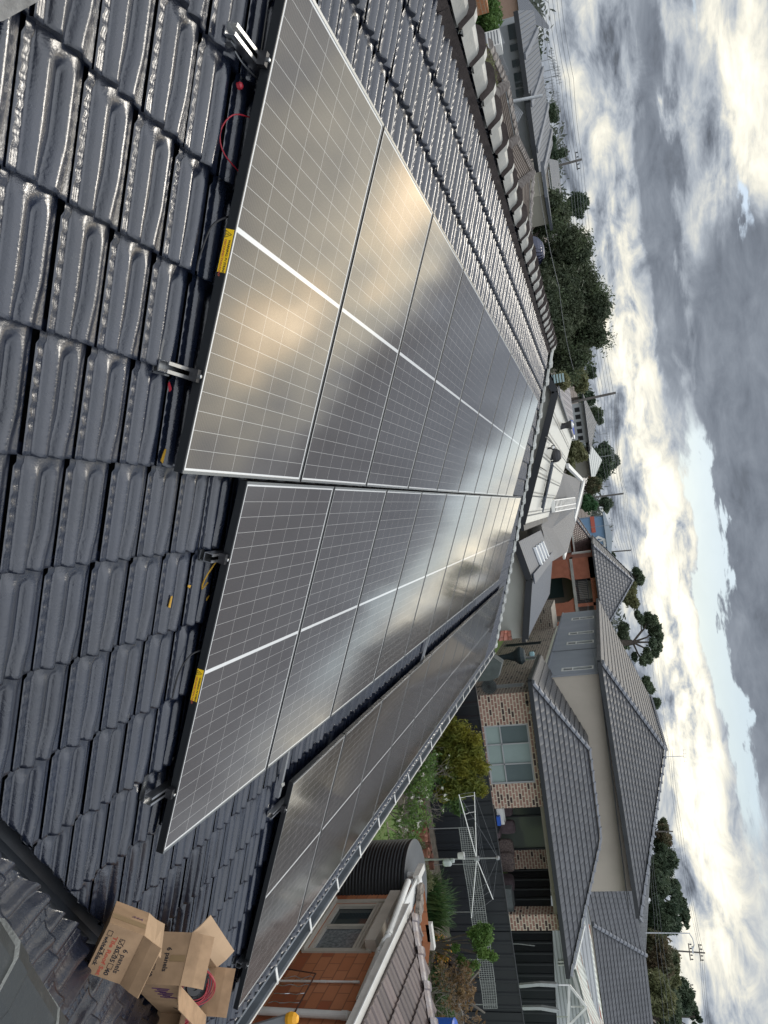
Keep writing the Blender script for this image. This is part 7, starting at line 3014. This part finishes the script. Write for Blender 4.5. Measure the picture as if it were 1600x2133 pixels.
mb.build('vane_drum', mat('blue_black_enamel', (.03, .035, .07), .3, spec=.7), t_)

# ------------------------------------------------------------------ trees
def ptree(name, lab, X, cpx, half_up, half_side, m_, n_leaf, ls, seed, base_px=None, nb=16, trunk=.25, rs=(.35, .55), squash=.8, group='trees beyond the houses', shell=.3, depth=None, limbs=6, fill=True):
    c_ = onx(cpx[0], cpx[1], X)
    s_ = (X - CW[0]) / FPX
    r_ = (depth or half_side * s_, half_side * s_, half_up * s_)
    b0 = np.array([c_[0], c_[1], 0.0])
    return tree(name, lab, 'tree', b0, 0, c_, r_, m_, n_leaf, ls, nb, seed, group, trunk, rs, squash, shell, limbs, fill=fill)


# the big dense tree is broad: several stems of foliage
bt = thing('large_dense_tree', 'huge dense grey green tree rising behind our ridge', 'tree', onx(1150, 600, 42) * [1, 1, 0])
cs, rr_ = [], []
S_ = 44.5 / FPX
spec = [(1150, 420, 18, 22), (1165, 450, 22, 28), (1135, 470, 28, 25), (1185, 500, 26, 30), (1150, 540, 35, 38), (1200, 560, 30, 34), (1165, 600, 40, 40), (1225, 620, 28, 34), (1180, 650, 40, 40),
        (1230, 670, 26, 30), (1150, 690, 40, 36), (1200, 710, 36, 32), (1235, 645, 30, 26), (1245, 700, 18, 22), (1160, 745, 32, 26), (1205, 745, 24, 20), (1220, 590, 24, 24), (1130, 620, 30, 50), (1125, 730, 24, 30),
        (1210, 520, 22, 26), (1250, 640, 20, 26), (1178, 770, 18, 14), (1115, 450, 18, 30), (1120, 550, 20, 40)]
r_ = np.random.default_rng(91)
for x, y, ru, rs_ in spec:
    X_ = 42 + r_.uniform(-2.0, 3.0)
    cs.append(onx(x, y, X_))
    rr_.append((rs_ * S_ * .9, rs_ * S_, ru * S_))
leaves('crown', L_dense, bt, cs, rr_, 70000, .07, shell=.42, seed=92, elong=1.5)
cs3 = [c_ + r_.normal(0, .35, 3) for c_ in cs for _ in range(2)]
leaves('outer_crown', leaf_mat('dense_foliage_light', (.055, .08, .04), (.09, .115, .06), .6), bt, cs3, [(.75, .75, .65)] * len(cs3), 14000, .055, shell=.3, seed=93, elong=1.5)
mb = MB()
b0 = onx(1150, 600, 42) * [1, 1, 0]
for c_ in cs[::2]:
    mb.tube([b0 + r_.normal(0, .3, 3) * [1, 1, 0], (b0 + c_) / 2, c_], [.4, .25, .08], 7)
mb.build('trunk', M_bark, bt)

ptree('round_dark_tree', 'dark round headed tree behind the far grey ribbed roof on the left', 75, (1198, 430), 23, 23, L_dark, 9000, .13, 101, nb=12, trunk=.3)
ptree('round_dark_tree', 'large dark round tree behind the pale hip roof', 105, (1252, 962), 38, 42, L_dark, 22000, .19, 102, nb=22, trunk=.5, rs=(.3, .45))
ptree('round_dark_tree', 'dark tree just left of the leaning power pole over the white far house', 95, (1222, 826), 20, 15, L_dark, 7000, .16, 103, nb=9)
ptree('leafy_tree', 'mid green clumped tree behind the white far house', 98, (1240, 868), 15, 17, L_pine, 6000, .16, 104, nb=9)
ptree('leafy_tree', 'orange tipped green tree in front of the round dark tree', 68, (1238, 1012), 18, 17, L_rusty, 7000, .12, 105, nb=10)
ptree('leafy_tree', 'bright green tree below the orange tipped tree', 62, (1222, 1048), 17, 24, leaf_mat('fresh_green', (.035, .10, .04), (.07, .14, .06), .8), 9000, .11, 106, nb=12)
ptree('leafy_tree', 'small sparse tree beside the second power pole', 100, (1262, 1048), 15, 16, L_pine, 4200, .15, 107, nb=8, fill=False)
ptree('leafy_tree', 'soft grey green tree in front of the white far house', 58, (1205, 940), 17, 26, L_olive, 8000, .10, 108, nb=12)
ptree('leafy_tree', 'low green hedge tree right of the low shed', 50, (1190, 985), 12, 30, L_olive, 6000, .09, 109, nb=10)
ptree('leafy_tree', 'olive trees above the purple shed roof', 60, (1208, 790), 16, 30, L_olive, 8000, .10, 110, nb=12)
ptree('leafy_tree', 'low scrub at the foot of the big dense tree', 36, (1172, 790), 16, 20, L_olive, 5000, .07, 111, nb=8)
ptree('leafy_tree', 'spindly tree on the skyline right of the big dense tree', 80, (1232, 772), 9, 14, L_dark, 2200, .13, 112, nb=8, fill=False)
# pines
for i, (x, y, hu, hs_, X_, n_, lab, m_) in enumerate(((1325, 1200, 14, 22, 100, 5000, 'first dark pine above the arched house ridge', L_pine), (1297, 1198, 13, 18, 100, 5000, 'dark pine crown left of the first umbrella pine', L_pine),
                                               (1275, 1165, 10, 14, 105, 3500, 'small dark pine beside the blue shed', L_dark), (1310, 1240, 18, 32, 92, 9000, 'broad olive pine directly behind the arched house roof', L_olive),
                                               (1300, 1325, 14, 40, 90, 7000, 'dark foliage low behind the grey upper roof', L_pine), (1352, 1425, 14, 18, 95, 3500, 'dark pine behind the middle of the upper roof', L_pine),
                                               (1366, 1465, 10, 13, 95, 2600, 'small pine near the peak of the upper roof', L_pine))):
    ptree('pine_tree', lab, X_, (x, y), hu, hs_, m_, n_, .15, 120 + i, nb=10, group='dark pines on the skyline', fill=(i in (3, 4)))
up_ = thing('umbrella_pine', 'tall umbrella pine with flat arched crown and bare branching limbs', 'tree', onx(1290, 1330, 85) * [1, 1, 0])
arc = [(1350, 1285), (1362, 1292), (1370, 1308), (1374, 1325), (1372, 1345), (1365, 1358), (1352, 1370), (1340, 1375), (1345, 1298), (1358, 1315), (1360, 1340), (1348, 1360)]
cs = [onx(x, y, 85 + r_.uniform(-2, 2)) for x, y in arc]
S_ = 87 / FPX
leaves('crown', L_pine, up_, cs, [(13 * S_, 11 * S_, 7 * S_)] * len(cs), 11000, .12, shell=.2, seed=131)
cs2 = [onx(x, y, 85) for x, y in ((1335, 1290), (1322, 1368), (1328, 1280))]
leaves('lower_crown', L_pine, up_, cs2, [(10 * S_, 9 * S_, 5 * S_)] * 3, 2600, .12, shell=.3, seed=132)
mb = MB()
tb = onx(1290, 1340, 85)
fk = onx(1318, 1338, 85)
mb.tube([tb * [1, 1, 0], tb, fk], [.45, .38, .3], 8)
for c_ in cs[::3] + cs2[:2]:
    mb.tube([fk, (fk + c_) / 2 + (0, r_.normal(0, .3), .5), c_], [.13, .09, .04], 6)
mb.build('trunk', M_bark, up_)
# eucalypts on the right skyline
for i, (x, y, hu, hs_, X_, n_, m_, lab) in enumerate((
        (1382, 1735, 15, 28, 80, 5000, L_rusty, 'rusty leaved tree just right of the roof peak'), (1385, 1790, 26, 28, 78, 11000, L_dark, 'dark tall gum tree left of the gap in the skyline'),
        (1368, 1830, 30, 36, 76, 12000, L_pine, 'broad dark gum tree behind the right end of the upper roof'), (1402, 1862, 20, 24, 78, 4200, L_dark, 'lacy gum tree with sky showing through its crown'),
        (1425, 1900, 14, 18, 78, 2600, L_dark, 'small lacy gum crown at the edge of the dark group'), (1375, 1915, 34, 34, 72, 13000, L_dark, 'dense dark gum behind the charcoal ridge'),
        (1372, 1985, 34, 36, 66, 13000, L_rusty, 'rusty brown and green tree behind the charcoal ridge'), (1392, 2020, 26, 30, 70, 10000, L_olive, 'olive tree below the telegraph pole'),
        (1372, 2070, 30, 40, 62, 13000, L_olive, 'olive green tree near the lower right skyline'), (1420, 2075, 24, 26, 75, 9000, L_dark, 'dark bushy tree behind the crossarm pole'),
        (1400, 2118, 26, 26, 66, 9000, L_pine, 'dark tree at the lower right corner'), (1448, 2118, 12, 16, 78, 3000, L_dark, 'small dark tree top at the bottom edge of the skyline'))):
    ptree('gum_tree', lab, X_, (x, y), hu * 1.1, hs_ * 1.3, m_, int(n_ * 1.2), .12, 140 + i, nb=22, group='gum trees on the right skyline', fill=(hu >= 24), trunk=.3, rs=(.25, .45), depth=3.0)
for i, (x, y, X_, lab) in enumerate(((1115, 40, 110, 'small round tree on the far left skyline'), (1120, 112, 110, 'second small round tree on the far left skyline'), (1150, 235, 105, 'dark tree rising behind the left metal roof'), (1150, 310, 100, 'tree at the foot of the ivy covered pole'))):
    ptree('skyline_tree', lab, X_, (x, y), (6, 7, 14, 10)[i], (18, 22, 22, 24)[i], L_dark, 4500, .15, 160 + i, nb=8, group='small trees on the left skyline')
# far belt of suburb greenery along the horizon
cs, rr_ = [], []
r_ = np.random.default_rng(170)
for k in range(230):
    az = math.radians(r_.uniform(-42, 36))
    d = r_.uniform(130, 260)
    cs.append((CW[0] + d * math.cos(az), CW[1] + d * math.sin(az), r_.uniform(2.0, 5.2)))
    s_ = r_.uniform(3, 7)
    rr_.append((s_, s_ * 1.5, s_ * .62))
fb = leaves('far_treeline', leaf_mat('hazy_far_foliage', (.075, .09, .078), (.11, .125, .10), .1), None, cs, rr_, 60000, .34, shell=.3, seed=171)
tag(fb, 'low far belt of trees along the horizon', 'tree line', kind='stuff')
r_ = np.random.default_rng(172)
for k in range(26):
    az = math.radians(-38 + k * 2.9 + r_.uniform(-.8, .8))
    d = r_.uniform(115, 150)
    x, y = CW[0] + d * math.cos(az), CW[1] + d * math.sin(az)
    t_ = thing('far_house', 'tiny far house on the horizon of the suburb', 'house', (x, y, 0), group='far houses of the suburb')
    w_ = r_.uniform(9, 15)
    mb = MB()
    mb.box((x + 4, y, 1.4), (8, w_, 2.8))
    mb.build('wall', (M_white, M_brickb, M_n1render)[k % 3], t_)
    hip_roof(t_, x - .6, x + 8.6, y - w_ / 2 - .6, y + w_ / 2 + .6, 2.8, 2.2, (M_rt_grey, M_rt_brown, M_rt_big)[k % 3], 'y', gut=None, nocap=True, gauge=1.2)

# ------------------------------------------------------------------ power poles and wires
poles = [((1163, 345), (1212, 332), 70, .15, 'leaning power pole with a single crossarm on the left skyline'), ((1150, 325), (1187, 315), 95, .16, 'ivy covered power pole with dark crossarm behind the leaning one'),
         ((1190, 838), (1283, 818), 60, .13, 'tall slanting power pole over the white far house'), ((1253, 1034), (1299, 1028), 95, .15, 'short power pole above the bright green tree'),
         ((1268, 1150), (1315, 1146), 110, .13, 'thin pole with small head beyond the blue shed'), ((1060, 213), (1130, 199), 34, .10, 'pale service pole in front of the white house windows'),
         ((1378, 1732), (1402, 1732), 75, .10, 'short pole top above the rusty tree'), ((1350, 1943), (1437, 1944), 58, .06, 'thin street light pole with curved arm on the right'),
         ((1398, 1980), (1469, 1985), 66, .09, 'dark telegraph pole with two crossarms and transformers'), ((1390, 2062), (1450, 2065), 80, .09, 'far telegraph pole with paired crossarms')]
tops = {}
for i, (a, b, X_, r0, lab) in enumerate(poles):
    p, q = onx(*a, X_), onx(*b, X_)
    d = (q - p) / np.linalg.norm(q - p)
    base = p - d * (p[2] / d[2])
    t_ = thing('power_pole', lab, 'pole', base, group='power poles')
    mb = MB()
    mb.tube([base, q], [r0, r0 * .7], 8)
    mb.build('pole_shaft', M_pole if i not in (5, 7) else M_galv, t_)
    tops[i] = q
    if i in (0, 1, 8, 9):
        for j, f in enumerate((.45, 1.3) if i in (8, 9) else (.5,)):
            c_ = q - d * f
            w_ = .75 if i in (8, 9) else .8
            mb = MB()
            mb.bar(c_ - (0, w_, 0), c_ + (0, w_, 0), .08, .08)
            arm = mb.build('crossarm', M_pole, t_)
            for k in (-.9, -.4, .4, .9):
                mb = MB()
                mb.lathe(c_ + (0, k * w_, .06), [(0, 0), (.05, 0), (.06, .12), (.03, .2), (0, .2)], 8)
                mb.build('insulator', M_charcoal, arm)
    if i == 7:
        mb = MB()
        pts = [q + (0, 0, -.05), q + (0, -.5, .05), q + (0, -1.1, .0), q + (0, -1.6, -.35)]
        pts = [onx(1436, 1944, X_), onx(1443, 1955, X_), onx(1446, 1968, X_), onx(1444, 1976, X_)]
        mb.tube(pts, .04, 6)
        mb.box(pts[-1] + (0, -.1, -.05), (.15, .5, .1))
        mb.build('lamp_arm', M_galv, t_)
    if i == 1:
        cs = [p + (q - p) * f for f in (.1, .3, .5, .62)]
        leaves('ivy', L_dark, t_, cs, [(.5, .5, .9), (.5, .5, .9), (.45, .45, .8), (.5, .5, .5)], 1600, .12, seed=180)
q = onx(1098, 205, 34.2)
t_ = thing('pole_fitting', 'dark fitting with leads on the pale service pole', 'fitting', q)
mb = MB()
mb.box(q, (.12, .35, .3))
mb.bar(q + (0, -.4, .1), q + (0, .3, .2), .04, .04)
mb.build('bracket', M_charcoal, t_)


def wire(pts, r, lab, group='power lines'):
    """polyline through (pixel x, pixel y, X) points with light sag"""
    P_ = [onx(*p) for p in pts]
    Q = []
    for a, b in zip(P_[:-1], P_[1:]):
        L_ = np.linalg.norm(b - a)
        for s_ in np.linspace(0, 1, 13)[:-1]:
            Q.append(a + (b - a) * s_ - np.array([0, 0, 4 * s_ * (1 - s_) * L_ * .012]))
    Q.append(P_[-1])
    mb = MB()
    mb.tube(Q, r * .75, 5)
    tag(mb.build('power_line', M_wire, loc=Q[0]), lab, 'power line', group)


# wires across the left sky, converging on the slanting pole
for k in range(6):
    wire([(1122 + k * 9, -20, 46), (1150 + k * 9, 165, 52), (1185 + k * 6, 345, 60), (1245 + k * 7, 830, 60), (1268 + k * 6, 1030, 72), (1292 + k * 5, 1150, 90)], .016,
         ['lowest', 'second lowest', 'third', 'fourth', 'fifth', 'highest'][k] + ' of the six long wires crossing the sky above the left roofs')
for k in range(3):
    wire([(1283 + k * 3, 818, 60), (1300 + k * 3, 1028, 95), (1316 + k * 4, 1146, 110), (1345 + k * 10, 1330, 120), (1370 + k * 12, 1560, 120)], .02,
         ['lower', 'middle', 'upper'][k] + ' thin wire running from the slanting pole above the pines')
for k in range(3):
    wire([(1392 + k * 4, 1560, 70), (1412 + k * 5, 1732, 72), (1440 + k * 4, 1900, 68), (1458 + k * 4, 1984, 66), (1474 + k * 4, 2160, 60)], .015,
         ['lower', 'middle', 'upper'][k] + ' thin wire from the roof peak to the dark telegraph pole')
for k in range(3):
    wire([(1352 + k * 3, 1760, 48), (1362 + k * 6, 1900, 46), (1378 + k * 9, 2060, 42), (1388 + k * 12, 2160, 40)], .011,
         ['lower', 'middle', 'upper'][k] + ' service wire drooping across the dark gum trees')
wire([(1102, 375, 20), (1125, 620, 24), (1148, 790, 30)], .010, 'near thin cable passing in front of the big dense tree', None)
wire([(1120, 370, 22), (1165, 600, 26), (1195, 770, 32)], .012, 'upper thin cable pair passing in front of the big dense tree', None)
wire([(1168, 1130, 52), (1225, 1260, 40), (1245, 1400, 30)], .008, 'thin cable in front of the arched house', None)
# cluster of tv antennas on the left roofs
for i, (x, y, X_, h_) in enumerate(((1128, 128, 60, 1.4), (1130, 150, 60, 1.6), (1131, 165, 60, 2.0), (1132, 188, 62, 1.2), (1138, 216, 60, 1.5), (1114, 186, 50, 1.0), (1248, 905, 82, 1.4), (1262, 950, 84, 1.3), (1258, 1095, 92, 1.6))):
    q = onx(x, y, X_)
    mb = MB()
    top = q + (0, 0, h_ * .6)
    mb.tube([q - (0, 0, h_), top], .03, 5)
    mb.bar(top - (.0, .7, 0), top + (0, .7, 0), .04, .04)
    for k in range(6):
        mb.bar(top + (-.35, -.6 + k * .24, 0), top + (.35, -.6 + k * .24, 0), .025, .025)
        mb.bar(top + (0, -.6 + k * .24, -.25), top + (0, -.6 + k * .24, .2), .025, .025)
    nm_ = ['first', 'second', 'third', 'fourth', 'fifth', 'sixth', 'seventh', 'eighth', 'ninth'][i]
    tag(mb.build('roof_antenna', M_alu_d, loc=q), f'{nm_} small tv antenna from the left along the far roofs', 'antenna', 'tv antennas on the far roofs')
